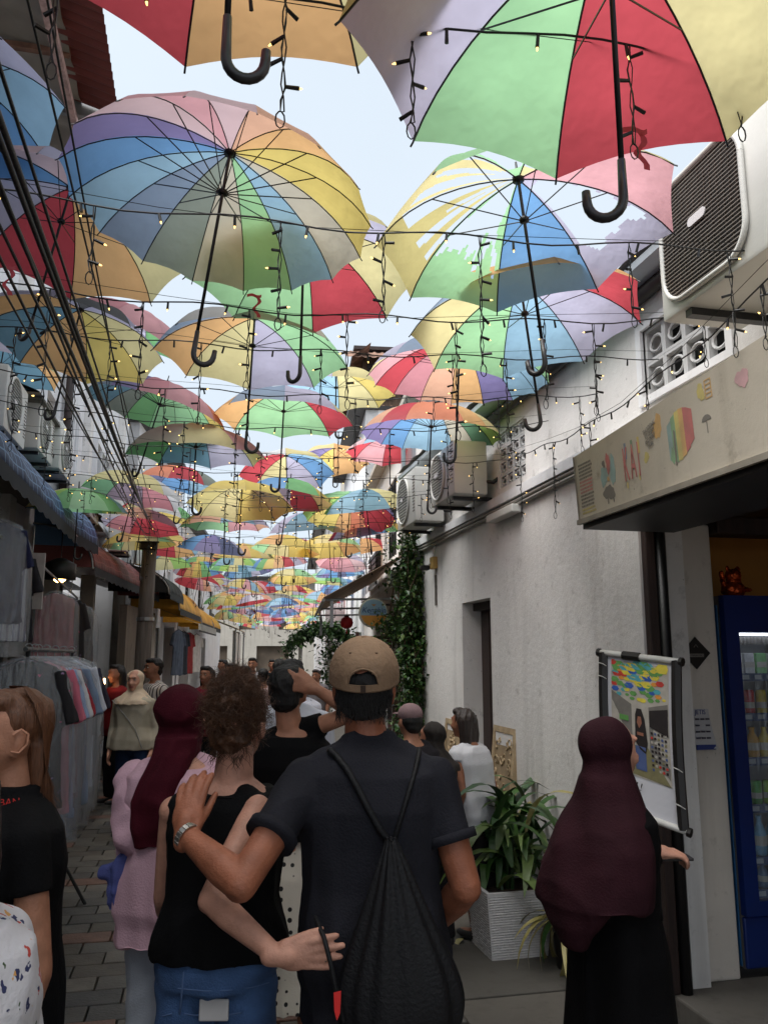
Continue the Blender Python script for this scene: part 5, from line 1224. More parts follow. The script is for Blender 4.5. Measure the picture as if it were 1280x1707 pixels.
def hand_prims(wr, d, n, s=1.0, curl=(.35, .3, .3, .35), thumb=(.6, .3), side=1, spread=.12, r_=.0102):
    """wr wrist, d direction of fingers, n palm normal (back of hand = -n), side: +1 thumb on d x n side"""
    d = Vector(d).normalized(); n = Vector(n); n = (n - d * n.dot(d)).normalized(); b = d.cross(n) * side; wr = Vector(wr); pr_ = []; tips = []
    rot = Matrix((b, d, n)).transposed()
    pr_.append(P_ell(wr + d * .045 * s, (.040 * s, .056 * s, .0165 * s), rot)); pr_.append(P_cone(wr - d * .02 * s, wr + d * .03 * s, .025 * s, .028 * s)); pr_.append(P_ell(wr + d * .03 * s + b * .02 * s + n * .008 * s, (.02 * s, .034 * s, .017 * s), rot))
    L = (.068, .076, .072, .056)
    for i in range(4):
        o_ = (1.5 - i) / 1.5; base = wr + d * (.088 - .006 * abs(i - 1.2)) * s + b * (.029 * o_) * s; dd = (d + b * spread * o_).normalized(); p = base - dd * .02 * s; pts = [p, base]; a = curl[i] * .5
        for f in (.45, .31, .24):
            v = dd * math.cos(a) + n * math.sin(a); p = pts[-1] + v * L[i] * f * s * 1.12; pts.append(p); a += curl[i]
        rr = [r_ * s * 1.05, r_ * s * 1.08, r_ * s, r_ * s * .95, r_ * s * .88]; rr = [x * (.88 if i == 3 else 1) for x in rr]
        pr_.append(P_chain(pts, rr, 10)); tips.append((pts[-1], (pts[-1] - pts[-2]).normalized(), -n))
    t0 = wr + d * .02 * s + b * .026 * s; a = thumb[0]; td = (d * math.cos(a) + b * math.sin(a) + n * thumb[1]).normalized(); t1 = t0 + td * .045 * s; td2 = (td + d * .45).normalized(); t2 = t1 + td2 * .034 * s; t3 = t2 + td2 * .024 * s
    pr_.append(P_chain([t0, t1, t2, t3], [.0145 * s, .0112 * s, .0102 * s, .0082 * s], 10))
    return pr_, tips
def head_prims(c, s, face, up=None, female=False):
    """c centre of head, face = facing unit vector (horizontal-ish)"""
    y_ = Vector(face).normalized(); z_ = (Vector(up) if up else Vector((0, 0, 1))); z_ = (z_ - y_ * z_.dot(y_)).normalized(); x_ = y_.cross(z_); rot = Matrix((x_, y_, z_)).transposed(); c = Vector(c)
    def g(x, y, z): return c + (x_ * x + y_ * y + z_ * z) * s
    e = lambda x, y, z, a, b_, d: P_ell(g(x, y, z), (a * s, b_ * s, d * s), rot)
    jw = .9 if female else 1
    pr_ = [e(0, -.012, .025, .074, .092, .088), e(0, .012, -.01, .068, .082, .085), e(0, .028, -.055, .054 * jw, .062, .058), e(0, .062, -.092, .026 * jw, .024, .02), e(0, .078, .040, .05, .020, .014),
           e(.034, .068, -.03, .022, .022, .02), e(-.034, .068, -.03, .022, .022, .02), e(.077, -.008, -.008, .010, .018, .032), e(-.077, -.008, -.008, .010, .018, .032), e(.074, 0, -.035, .009, .012, .014), e(-.074, 0, -.035, .009, .012, .014),
           P_chain([g(0, .086, .028), g(0, .098, -.008), g(0, .112, -.026)], [.008 * s, .0095 * s, .0125 * s], 8), e(.011, .098, -.028, .009, .010, .007), e(-.011, .098, -.028, .009, .010, .007), e(0, .086, -.058, .021, .014, .012)]
    return pr_, g, rot
def add_face(parent, g, s, rot, brow=None, lip=None, sk_=None):
    for sx in (-1, 1):
        o = P_ell(g(sx * .031, .081, .014), (.0135 * s, .009 * s, .0062 * s), rot, 12, 8).build('eye', M_eyew, parent, True); P_ell(g(sx * .031, .0875, .0135), (.0058 * s, .0035 * s, .0058 * s), rot, 10, 6).build('iris', M_iris, o, True)
        P_chain([g(sx * .016, .091, .021), g(sx * .031, .0935, .0235), g(sx * .047, .082, .018)], [.0018 * s] * 3, 6).build('eyelid', M_iris, o, True)
        P_chain([g(sx * .014, .094, .034), g(sx * .034, .094, .040), g(sx * .050, .08, .034)], [.0032 * s, .0036 * s, .0018 * s], 6).build('eyebrow', brow or HAIR_dk, parent, True)
    for sx in ((-1, 1) if sk_ else ()):
        P_chain([g(sx * .084, .012, -.028), g(sx * .088, -.004, -.032), g(sx * .092, -.022, -.012), g(sx * .092, -.022, .012), g(sx * .088, -.006, .024), g(sx * .084, .010, .012)], [.0035 * s] * 6, 6).build('ear_rim', sk_, parent, True)
    P_chain([g(-.023, .088, -.060), g(-.009, .100, -.0565), g(.009, .100, -.0565), g(.023, .088, -.060)], [.002 * s, .0042 * s, .0042 * s, .002 * s], 8).build('upper_lip', lip or M_lip, parent, True)
    P_chain([g(-.019, .089, -.064), g(0, .099, -.0675), g(.019, .089, -.064)], [.0025 * s, .0056 * s, .0025 * s], 8).build('lower_lip', lip or M_lip, parent, True)

def person(label, r0, f0, H, yaw, top=None, bottom=None, headwear=None, sk=SK_mid, female=True, jo=None, sleeves=.5, hem=.50, vox=.014, face=False, build_=1.0, bottom_kind='trousers', lean=0.0, look=0.0, collar=False, group='people in the alley', hand_l=None, hand_r=None, shoe=None, neck_open=0.0, top_fold=.006, ears=True):
    """r0,f0: feet position in the camera frame (right, forward). yaw: turn of the body to the left of the viewing direction.
    jo: joint overrides in camera frame. returns (thing, joints, to_local)"""
    t = thing('person', label, 'person', c2w((r0, f0, 0)), -YAW + yaw, group); cy, sy = math.cos(-yaw), math.sin(-yaw)
    def loc(v): x, y = v[0] - r0, v[1] - f0; return Vector((x * cy - y * sy, x * sy + y * cy, v[2]))
    S = H / 1.7; sw = (.165 if female else .19) * S * build_; hw = (.088 if female else .085) * S
    J = dict(head=Vector((0, .035 * S + lean * .30, .925 * H)), neck=Vector((0, 0 + lean * .24, .838 * H)), hip=Vector((0, 0, .53 * H)))
    for s_, k in ((-1, 'l'), (1, 'r')):
        J['sh' + k] = Vector((s_ * sw, lean * .2, .792 * H)); J['el' + k] = Vector((s_ * (sw + .045 * S), -.03 + lean * .1, .628 * H)); J['wr' + k] = Vector((s_ * (sw + .04 * S), .05 + lean * .12, .485 * H))
        J['hp' + k] = Vector((s_ * hw, 0, .50 * H)); J['kn' + k] = Vector((s_ * (hw + .005), .015, .28 * H)); J['an' + k] = Vector((s_ * (hw + .01), -.02, .05 * H))
    for k, v in (jo or {}).items(): J[k] = loc(v)
    fy = Vector((math.sin(-look), math.cos(-look), -.02))
    hp_, g, hrot = head_prims(J['head'], S, fy, None, female)
    if not ears or (headwear and headwear[0] == 'hijab'): hp_ = hp_[:7] + hp_[11:]
    fem = female; bb = build_
    def spine(t_): return J['hip'].lerp(J['neck'], t_)
    W = [(-.10, .150 if fem else .145, .105), (.0, .168 if fem else .155, .115), (.14, .158 if fem else .152, .108), (.36, .128 if fem else .142, .095), (.55, .142 if fem else .158, .105), (.72, .158 if fem else .176, .112), (.88, .152 if fem else .178, .095), (.965, .10, .07), (1.02, .06, .055)]
    def torso(add=0.0, t0=-.1, t1=1.02, k=1.0, belly=0.0):
        rg = []
        for i, (t_, a, b_) in enumerate(W):
            if t0 - 1e-6 <= t_ <= t1 + 1e-6: c = spine(t_); ad = add + (.012 if add and t_ < .4 else .004 if add else 0); rg.append((c.x, c.y, c.z, (a * S * bb + ad) * k, (b_ * S * bb + ad) * k, 2.5))
        return rg
    body = hp_ + [P_loft(torso()), P_chain([J['neck'] - Vector((0, 0, .03 * S)), J['head'] - Vector(fy) * .02 * S - Vector((0, 0, .06 * S))], [.062 * S, .052 * S], 14)]
    fm = .86 if fem else 1.0
    for k in 'lr':
        sh_, el, wr = J['sh' + k], J['el' + k], J['wr' + k]
        body += [P_ell(sh_, (.050 * S * fm, .050 * S * fm, .050 * S * fm)), *([] if collar else [P_chain([J['neck'] + Vector((0, -.012, .0)), J['neck'].lerp(sh_, .5), sh_], [.034 * S, .028 * S, .03 * S], 12)]), P_chain([sh_, sh_.lerp(el, .45), el], [.047 * S * fm, .045 * S * fm, .039 * S * fm], 14), P_chain([el, el.lerp(wr, .3), wr], [.039 * S * fm, .042 * S * fm, .026 * S * fm], 14)]
        hd = (hand_l if k == 'l' else hand_r); dflt = dict(d=(wr - el).normalized() + Vector((0, .1, -.2)), n=Vector((1 if k == 'l' else -1, 0, 0)), curl=(.4, .4, .45, .5), thumb=(.5, .3), side=1)
        if hd:
            hd = dict(hd)
            for kk in ('d', 'n'):
                if kk in hd: x, y = hd[kk][0], hd[kk][1]; hd[kk] = Vector((x * cy - y * sy, x * sy + y * cy, hd[kk][2]))
            dflt.update(hd)
        if k == 'l': dflt['side'] = -dflt['side'] if not hd or 'side' not in hd else hd['side']
        hpz, tips = hand_prims(wr, dflt['d'], dflt['n'], S * (1.0 if not fem else .93), dflt['curl'], dflt['thumb'], dflt['side'], spread=dflt.get('spread', .12)); body += hpz; J['tips' + k] = tips
        hp, kn, an = J['hp' + k], J['kn' + k], J['an' + k]
        body += [P_chain([hp, hp.lerp(kn, .5), kn], [.072 * S, .062 * S, .05 * S], 14), P_chain([kn, kn.lerp(an, .3), an], [.05 * S, .052 * S, .035 * S], 14), P_ell(an + Vector((0, .055 * S, -.028 * S)), (.036 * S, .11 * S, .036 * S))]
    soft('body', body, sk, t, vox, 3)
    if face: add_face(t, g, S, hrot, None, None, None if headwear and headwear[0] == 'hijab' else sk)
    # shoes
    for k in 'lr':
        an = J['an' + k]; soft('shoe', [P_ell(an + Vector((0, .06 * S, -.034 * S)), (.044 * S, .125 * S, .036 * S)), P_ell(an + Vector((0, -.01, -.01)), (.04 * S, .05 * S, .05 * S))], shoe or M_shoe, t, max(.012, vox), 2)
    # lower garment
    if bottom:
        if bottom_kind in ('trousers', 'shorts'):
            pr_ = [P_loft([(spine(t_).x, spine(t_).y, spine(t_).z, a * S * bb + .013, b_ * S * bb + .013) for (t_, a, b_) in W if t_ <= .15])]
            pr_.append(P_ell(J['hip'] + Vector((0, 0, -.045 * H)), (.07 * S, .095 * S, .06 * S)))
            for k in 'lr':
                hp, kn, an = J['hp' + k], J['kn' + k], J['an' + k]; wd = .085
                if bottom_kind == 'shorts': pr_ += [P_cone(hp, kn + Vector((0, 0, .04)), .088 * S, .09 * S, 18, False)]
                else: pr_ += [P_cone(hp, kn, .090 * S, .073 * S, 18, True), P_cone(kn, an + Vector((0, 0, .0)), .074 * S, .066 * S, 18, False)]
            soft('trousers' if bottom_kind == 'trousers' else 'shorts', pr_, bottom, t, max(.009, vox), 3, (.006, (14, 14, 16)), 5)
        elif bottom_kind in ('skirt', 'dress'):
            c = J['hip']; rg = [(c.x, c.y, .06 if bottom_kind == 'dress' else .36 * S, .25 * S, .22 * S)]
            for t_, a in ((.2, .235), (.45, .215), (.7, .20), (.9, .185)): rg.append((c.x, c.y, rg[0][2] + (c.z - rg[0][2]) * t_, a * S, a * S * .82))
            dx = .026 if bottom_kind == 'dress' else 0.0
            rg.append((c.x, c.y, c.z + .05 * S, .165 * S * bb + dx, .115 * S * bb + dx)); rg.append((spine(.3).x, spine(.3).y, spine(.3).z, .14 * S * bb + dx, .105 * S * bb + dx))
            if dx: rg.append((spine(.6).x, spine(.6).y, spine(.6).z, .15 * S * bb + dx, .11 * S * bb + dx))
            soft('skirt', [P_loft(rg)], bottom, t, max(.01, vox), 2, (.016, (26, 26, 1.2)), 7)
    # upper garment
    if top:
        t0 = hem_t = (hem * H - J['hip'].z) / (J['neck'].z - J['hip'].z); rg = [r_ for r_ in torso(.025, -.1, .965 if not neck_open else .89)]
        rg = [r_ for r_ in rg if r_[2] > hem * H + .02]; b0 = rg[0]; rg = [(b0[0], b0[1], hem * H, b0[3] + .006, b0[4] + .006)] + rg
        if collar: c = spine(1.0); rg += [(c.x, c.y, c.z + .008 * S, .078 * S, .076 * S), (c.x, c.y + .004, c.z + .034 * S, .071 * S, .071 * S)]
        pr_ = [P_loft(rg)]
        for k in 'lr':
            sh_, el, wr = J['sh' + k], J['el' + k], J['wr' + k]; pr_ += ([P_ell(sh_, (.062 * S * fm, .062 * S * fm, .060 * S * fm)), P_chain([J['neck'].lerp(sh_, .36 if not collar else .16) - Vector((0, .008, .0)), J['neck'].lerp(sh_, .6), sh_], [.052 * S, .054 * S, .052 * S], 14)] if sleeves > 0 else [P_chain([J['neck'].lerp(sh_, .42) - Vector((0, .008, .004)), J['neck'].lerp(sh_, .68), J['neck'].lerp(sh_, .90) - Vector((0, 0, .004))], [.050 * S, .053 * S, .055 * S], 14)])
            if sleeves > 0:
                e1 = sh_.lerp(el, min(1, sleeves / .5)); pr_ += [P_cone(sh_, e1, .063 * S * fm, (.062 if sleeves <= .5 else .056) * S * fm, 18, sleeves > .5)]
                if sleeves > .5: e2 = el.lerp(wr, (sleeves - .5) * 2); pr_ += [P_cone(el, e2, .056 * S * fm, .048 * S * fm, 18, False)]
        soft('top', pr_, top, t, max(.007, vox * .9), 3, (top_fold, (13, 13, 7)), 3)
    # headwear / hair
    S_ = S; hc = J['head']
    if headwear:
        kind, m_ = headwear[:2]
        e = lambda x, y, z, a, b_, d: P_ell(g(x, y, z), (a * S, b_ * S, d * S), hrot)
        if kind == 'short': soft('hair', [e(0, -.030, .035, .083, .090, .084), e(0, .03, .085, .066, .062, .035), e(0, -.055, -.03, .066, .052, .06), e(.07, -.02, .01, .012, .03, .04), e(-.07, -.02, .01, .012, .03, .04)], m_, t, max(.006, vox * .6), 2, (.004, (60, 60, 60)), 3)
        elif kind == 'long':
            Ld = headwear[2] if len(headwear) > 2 else .26
            soft('hair', [e(0, -.030, .035, .086, .093, .087), e(0, .02, .09, .068, .06, .034)] + [P_chain([g(sx, -.05, .02), g(sx * 1.1, -.065, -.09), g(sx * 1.15, -.06, -Ld)], [.06 * S, .052 * S, .03 * S], 12) for sx in (-.05, 0, .05)], m_, t, max(.007, vox * .7), 2, (.007, (60, 60, 6)), 3)
        elif kind == 'hijab':
            nz = (J['neck'].z - hc.z) / S; dp = headwear[2] if len(headwear) > 2 else .14; bk = headwear[3] if len(headwear) > 3 else 0
            pr_ = [e(0, -.030, .022, .093, .098, .100), e(0, -.016, -.05, .087, .090, .090), e(0, -.03, -.10, .084, .084, .085), P_chain([g(0, -.01, -.06), J['neck'] + Vector((0, 0, .02))], [.082 * S, .09 * S], 16)]
            c = J['neck']; pr_ += [P_loft([(c.x, c.y - .0, c.z - dp * S, .212 * S, .182 * S), (c.x, c.y, c.z - .06 * S, .20 * S, .17 * S), (c.x, c.y, c.z - .01 * S, .15 * S, .13 * S), (c.x, c.y + .0, c.z + .05 * S, .095 * S, .092 * S)])] if dp > 0 else []
            if bk: pr_ += [P_loft([(c.x - .05 * S, c.y - .150 * S, c.z - bk * S, .055 * S, .016 * S), (c.x - .045 * S, c.y - .155 * S, c.z - bk * .8 * S, .07 * S, .024 * S), (c.x - .035 * S, c.y - .15 * S, c.z - bk * .5 * S, .082 * S, .032 * S), (c.x - .02 * S, c.y - .115 * S, c.z - bk * .22 * S, .088 * S, .05 * S), (c.x, c.y - .06 * S, c.z + .02 * S, .088 * S, .075 * S), (c.x, c.y - .02 * S, c.z + .08 * S, .084 * S, .082 * S)])]
            soft('hijab', pr_, m_, t, max(.007, vox * .8), 3, (.011, (20, 20, 12)), 4)
        elif kind == 'cap':
            soft('hair', [e(0, -.034, .0, .080, .080, .072), e(0, -.06, -.04, .060, .045, .055)], HAIR_bk, t, max(.007, vox * .7), 2, (.003, (60, 60, 60)), 3)
            soft('cap', [e(0, -.012, .045, .088, .100, .078)], m_, t, max(.007, vox * .7), 2); soft('brim', [e(0, .12, .045, .07, .06, .008)], m_, t, .008, 1)
    return t, J, loc, g, hrot, S
# ================================================================== PEOPLE
from mathutils.bvhtree import BVHTree
def surf(objs, px, py, lift=.003):
    """point on an already built surface seen at a photo position"""
    best = None; o0 = Vector((0, 0, CZ)); d = ray(px, py).normalized(); bpy.context.view_layer.update()
    for o in objs:
        M_ = o.matrix_world; bv = BVHTree.FromPolygons([M_ @ v.co for v in o.data.vertices], [p.vertices[:] for p in o.data.polygons])
        h = bv.ray_cast(o0, d)
        if h[0] is not None and (best is None or h[3] < best[1]): best = (h[0] - d * lift, h[3])
    return best[0] if best else None
def kid(t, name): return [c for c in t.children if c.name.split('.')[0] == name]

# ---- man in the cap
mc = cf(625, 1500, 2.27)
C_polo = cloth('slate_polo', (39, 39, 45), .16)
man, JM, locM, gM, rotM, SM = person('man in khaki cap and slate polo with his arm round the woman', mc.x, 2.27, 1.735, 0.0, top=C_polo, bottom=cloth('grey_shorts', (126, 120, 112)), sk=SK_man, female=False, bottom_kind='shorts', collar=True, sleeves=.29, hem=.455, vox=.0048, build_=1.02, top_fold=.011,
    jo=dict(head=cf(607, 1145, 2.31), neck=cf(612, 1243, 2.28), shl=cf(512, 1296, 2.235), shr=cf(722, 1296, 2.255), ell=cf(402, 1474, 2.03), wrl=cf(308, 1390, 2.15), elr=cf(776, 1478, 2.20), wrr=cf(725, 1540, 2.42)),
    hand_l=dict(d=Vector((.04, .42, .9)), n=Vector((.10, .9, -.42)), curl=(.24, .34, .38, .42), thumb=(.30, .6), side=-1, spread=.12))
e = lambda x, y, z, a, b_, d: P_ell(gM(x, y, z), (a * SM, b_ * SM, d * SM), rotM)
soft('hair', [e(0, -.026, .01, .082, .084, .075), e(0, -.052, -.035, .068, .050, .058), e(.066, -.01, -.012, .016, .026, .04), e(-.066, -.01, -.012, .016, .026, .04)], HAIR_bk, man, .005, 2, (.0025, (80, 80, 80)), 3)
def hair_nape(q):
    a = q.uniform(-1.25, 1.25) - PI / 2; z = q.uniform(-.075, .01); x = math.cos(a) * .076; y = -.026 + math.sin(a) * .078
    p = gM(x, y, z); return [p, p + Vector((q.gauss(0, .003), -.004, -.010)), p + Vector((q.gauss(0, .005), -.003, -.022))]
strands('hair_strands', hair_nape, 700, HAIR_bk, man, 2, .0011)
# cap: six panels with a back opening and strap
capM = Matrix.Translation(gM(0, -.008, .036)) @ Matrix.Rotation(R(13), 4, 'X')
def cap_pt(th, az, add=0.0):
    r_ = math.sin(th) ** .92 if th < PI / 2 else 1 + .02 * (th - PI / 2); wob = 1 + .012 * mnoise.noise(Vector((math.cos(az) * 3, math.sin(az) * 3, th * 3)))
    crease = .0025 * math.cos(6 * az) * math.sin(th)
    return capM @ (Vector((.0905 * r_ * math.cos(az), .108 * r_ * math.sin(az), .098 * math.cos(th))) * SM * wob + Vector((math.cos(az), math.sin(az), .4)) * (add + crease))
M_khaki = mat('khaki_cap', (150, 122, 96), .85, .2, 8, .35, 70); nA, nT = 72, 26; vs = []; fs = []
for i in range(nT + 1):
    th = R(2) + (R(104) - R(2)) * i / nT
    for j in range(nA): vs.append(cap_pt(th, 2 * PI * j / nA))
for i in range(nT):
    thm = R(2) + R(102) * (i + .5) / nT
    for j in range(nA):
        az = 2 * PI * (j + .5) / nA; da = abs((az - 1.5 * PI + PI) % (2 * PI) - PI)
        if thm > R(68) and (da / .44) ** 2 + ((R(92) - thm) / R(24)) ** 2 < 1 and thm < R(93): continue
        fs.append((i * nA + j, i * nA + (j + 1) % nA, (i + 1) * nA + (j + 1) % nA, (i + 1) * nA + j))
cp = MB().add(vs, fs); cp.add([vs[j] for j in range(nA)], [tuple(range(nA))]); cap = cp.build('cap', M_khaki, man, True); cap.modifiers.new('t', 'SOLIDIFY').thickness = .003
for k in range(6): P_chain([cap_pt(th, PI / 6 + k * PI / 3 + PI / 3 * 0, .0015) for th in np.linspace(R(4), R(66 if k == 4 else 102), 12)], [.0012] * 12, 5).build('seam', mat('khaki_seam', (116, 90, 68), .9, .2), cap, True)
for k in range(6):
    p = cap_pt(R(44), k * PI / 3, .001); MB().lathe([(.0, -.002), (.0045, -.002), (.0045, .002), (.0, .002)], 8, None, p).build('eyelet', mat('eyelet_dark', (84, 58, 42), .8, .1), cap)
P_ell(capM @ Vector((0, 0, .1 * SM)), (.008, .008, .005)).build('button', M_khaki, cap, True)
arcp = [cap_pt(R(92) - R(24) * math.sqrt(max(0, 1 - (x / .44) ** 2)), 1.5 * PI + x, .002) for x in np.linspace(-.44, .44, 18)]; P_chain(arcp, [.0028] * 18, 6).build('opening_binding', M_khaki, cap, True)
st_ = MB(); st_.grid([[cap_pt(R(93 + k * 5), 1.5 * PI + x, .0035) for x in np.linspace(-.62, .62, 16)] for k in range(3)]); st_.build('strap', M_khaki, cap, True)
st_ = MB(); st_.grid([[cap_pt(R(93 + k * 5.5), 1.5 * PI + x, .0055) for x in np.linspace(-.07, .07, 4)] for k in range(3)]); st_.build('buckle', mat('cap_buckle', (60, 44, 34), .5, .1), cap)
P = []
for i in range(9):
    t_ = i / 8; P.append([capM @ (Vector((.078 * math.sin(a) * (1 + .1 * t_), .098 + t_ * .075 * math.cos(a * .9), -.02 - .02 * t_ - .02 * abs(math.sin(a)))) * SM) for a in np.linspace(-1.3, 1.3, 13)])
br = MB().grid(P).build('brim', M_khaki, cap, True); br.modifiers.new('t', 'SOLIDIFY').thickness = .004
# sleeve hems
for k, sgn in (('l', -1), ('r', 1)):
    a, b_ = JM['sh' + k], JM['el' + k]; p = a.lerp(b_, .565); dr = (b_ - a).normalized(); P_cone(p - dr * .012, p + dr * .012, .0655 * SM, .0655 * SM, 24, False).build('sleeve_hem', C_polo, man, True)
# wristwatch
wp = JM['wrl']; dv = (JM['wrl'] - JM['ell']).normalized(); q_ = dv.to_track_quat('Z', 'Y').to_matrix().to_4x4()
wt = thing('wristwatch', 'steel wristwatch on the left wrist of the man in the cap', 'watch', man.matrix_world @ Vector((0, 0, 0)) if False else c2w((0, 0, 0)), 0); wt.location = c2w((mc.x + wp.x, 2.27 + wp.y, wp.z)) ; wt.rotation_euler = (0, 0, -YAW)
M_ws = mat('watch_steel', (186, 184, 178), .28, .15, 30, metal=.9)
for k in range(18):
    a = 2 * PI * k / 18; M_ = q_ @ Matrix.Rotation(a, 4, 'Z') @ Matrix.Translation((.0325, 0, -.012)); MB().chbox((-.0025, -.0052, -.008), (.0025, .0052, .008), .0012).build('bracelet_link', M_ws, wt).matrix_local = M_
o = MB().lathe([(.018, 0), (.02, .002), (.02, .008), (.017, .010)], 20).build('dial_case', M_ws, wt, True); o.matrix_local = q_ @ Matrix.Rotation(PI * 1.12, 4, 'Z') @ Matrix.Translation((.032, 0, -.012)) @ Matrix.Rotation(PI / 2, 4, 'Y')
# drawstring bag
bgr = thing('drawstring_bag', 'black drawstring bag on the back of the man in the cap', 'bag', c2w(cf(660, 1500, 2.08)), -YAW); bo = cf(660, 1500, 2.08)
M_bag = mat('bag_black', (15, 15, 18), .62, .2, 7, .3, 120, spec=.35)
prf = [(652, 1398, .012, .010), (652, 1412, .020, .016), (654, 1440, .036, .028), (656, 1480, .058, .042), (659, 1530, .086, .056), (663, 1580, .116, .068), (666, 1630, .142, .078), (667, 1672, .152, .082), (666, 1705, .146, .08), (664, 1735, .12, .066), (662, 1752, .07, .04), (662, 1757, .01, .01)]
vs = []; n_ = 96
for i, (px, py, rx, ry) in enumerate(prf):
    c = cf(px, py, 2.075) - bo; amp = .11 * (1 - i / 11) ** 1.1 + .012
    for j in range(n_):
        a = 2 * PI * j / n_; w_ = 1 + amp * (math.sin(13 * a + .6 * math.sin(3 * a)) * .6 + math.sin(7 * a + 1.3 + i * .15) * .4); vs.append(c + Vector((rx * w_ * math.cos(a), ry * w_ * math.sin(a), .004 * math.sin(5 * a + i))))
mb = MB().add(vs, [(i * n_ + j, i * n_ + (j + 1) % n_, (i + 1) * n_ + (j + 1) % n_, (i + 1) * n_ + j) for i in range(len(prf) - 1) for j in range(n_)] + [tuple(range(n_)), tuple((len(prf) - 1) * n_ + j for j in range(n_))])
o = mb.build('sack', M_bag, bgr, True); o.modifiers.new('s', 'SUBSURF').levels = 1
shirt = kid(man, 'top'); 
def strap(pts, r_=.007, nm='strap'):
    P3 = []
    for px, py in pts:
        h = surf(shirt, px, py, .006); P3.append(h if h is not None else cw(px, py, 2.1))
    iv = bgr.matrix_world.inverted() if False else None
    bpy.context.view_layer.update(); Mi = bgr.matrix_world.inverted(); return P_chain([Mi @ p for p in P3], [r_] * len(P3), 8).build(nm, M_bag, bgr, True)
strap([(648, 1404), (630, 1378), (612, 1345), (595, 1312), (578, 1282), (560, 1260), (551, 1252)], .0095)
strap([(656, 1404), (664, 1378), (674, 1345), (684, 1312), (692, 1285), (697, 1262), (699, 1250)], .0065)
lp = [cf(526, 1530, 2.10), cf(540, 1562, 2.03), cf(551, 1605, 2.015), cf(560, 1650, 2.015), cf(572, 1700, 2.02)]
P_chain([p - bo for p in lp], [.0058] * 5, 8).build('strap', M_bag, bgr, True)
tgp = cf(562, 1672, 2.005) - bo; MB().add([tgp + Vector(v) for v in ((-.008, 0, .022), (.009, 0, .026), (.007, -.004, -.02), (.0, -.006, -.034), (-.006, -.004, -.015))], [(0, 1, 2, 3, 4)]).build('red_tag', mat('red_tag', (214, 34, 30), .5, .1), bgr)

# ---- woman with the bun
wc = cf(362, 1600, 2.42); C_blk = cloth('black_top', (11, 11, 13), .2); C_jean = mat('denim', (66, 96, 140), .85, .35, 10, .4, 200)
zh = cf(352, 1612, 2.33).z
wom, JW, locW, gW, rotW, SW = person('woman in black sleeveless top and jeans with a messy bun beside the man', wc.x, 2.42, 1.64, R(-4), top=C_blk, bottom=C_jean, sk=SK_fair, vox=.0048, sleeves=0, hem=zh / 1.64, build_=.98, top_fold=.011,
    jo=dict(head=cf(400, 1203, 2.44), neck=cf(388, 1302, 2.43), shl=cf(290, 1352, 2.42), shr=cf(428, 1350, 2.35), elr=cf(352, 1500, 2.16), wrr=cf(462, 1594, 2.05), ell=cf(275, 1495, 2.5), wrl=cf(290, 1560, 2.68)),
    hand_r=dict(d=Vector((1, .0, .06)), n=Vector((.0, 1, 0)), curl=(.07, .07, .08, .10), thumb=(.35, .15), side=1, spread=.13), look=R(-12))
e = lambda x, y, z, a, b_, d: P_ell(gW(x, y, z), (a * SW, b_ * SW, d * SW), rotW)
soft('hair', [e(0, -.022, .028, .085, .094, .090), e(0, -.055, -.03, .070, .052, .062), e(.012, -.07, .075, .062, .058, .055), e(-.02, -.03, .10, .05, .05, .04), e(.03, -.06, .10, .045, .045, .04)], HAIR_br, wom, .006, 2, (.010, (45, 45, 45)), 3)
def curly(q):
    a = q.uniform(0, 2 * PI); b_ = q.uniform(-.9, 1.5); c0 = Vector((0, -.03, .03)); rx, ry, rz = .088, .10, .098
    if q.random() < .45: c0 = Vector((.01, -.06, .08)); rx, ry, rz = .066, .06, .06
    p = c0 + Vector((rx * math.cos(a) * math.cos(b_), ry * math.sin(a) * math.cos(b_), rz * math.sin(b_)))
    if p.y > .055 and p.z < .06: p.y = -p.y
    pts = []; d = Vector((q.gauss(0, 1), q.gauss(0, .6), q.gauss(0, 1))).normalized(); ph = q.uniform(0, 6.28); L = q.uniform(.03, .085); nn = (p - c0).normalized(); out_ = q.uniform(.0, .14)
    for i in range(9):
        t_ = i / 8; v = p + d * L * t_ + nn * (out_ * L * t_ - .5 * L * t_ * t_ * (1 - out_)) + Vector((math.sin(ph + t_ * 7), math.cos(ph + t_ * 6), math.sin(ph * 2 + t_ * 8))) * .007 * t_; pts.append(gW(v.x, v.y, v.z))
    return pts
strands('hair_strands', curly, 5200, HAIR_br, wom, 4, .0008)
def nape(q):
    x = q.uniform(-.06, .06); p = Vector((x, -.085 + abs(x) * .4, q.uniform(-.10, -.04))); dx = q.gauss(0, .025); L = q.uniform(.02, .05); ph = q.uniform(0, 6)
    return [gW(p.x + dx * t_ + .004 * math.sin(ph + t_ * 7), p.y - .012 * t_ * (1 - t_), p.z - L * t_) for t_ in np.linspace(0, 1, 7)]
strands('nape_strands', nape, 110, HAIR_br, wom, 5, .0011)
rp_ = JW['wrr'] + Vector((.105, .0, -.012)); ringo = MB(); 
tipr = JW['tipsr'][2][0]; fbase = JW['wrr'] + Vector((.10 * SW, .012, -.008)); dirf = (tipr - fbase).normalized(); qz = dirf.to_track_quat('Z', 'Y').to_matrix().to_4x4()
rg_ = MB().lathe([(.0092, -.003), (.0108, -.003), (.0108, .003), (.0092, .003)], 18).build('ring', mat('ring_silver', (220, 214, 206), .15, 0, metal=1), wom, True); rg_.matrix_local = Matrix.Translation(fbase + dirf * .016) @ qz
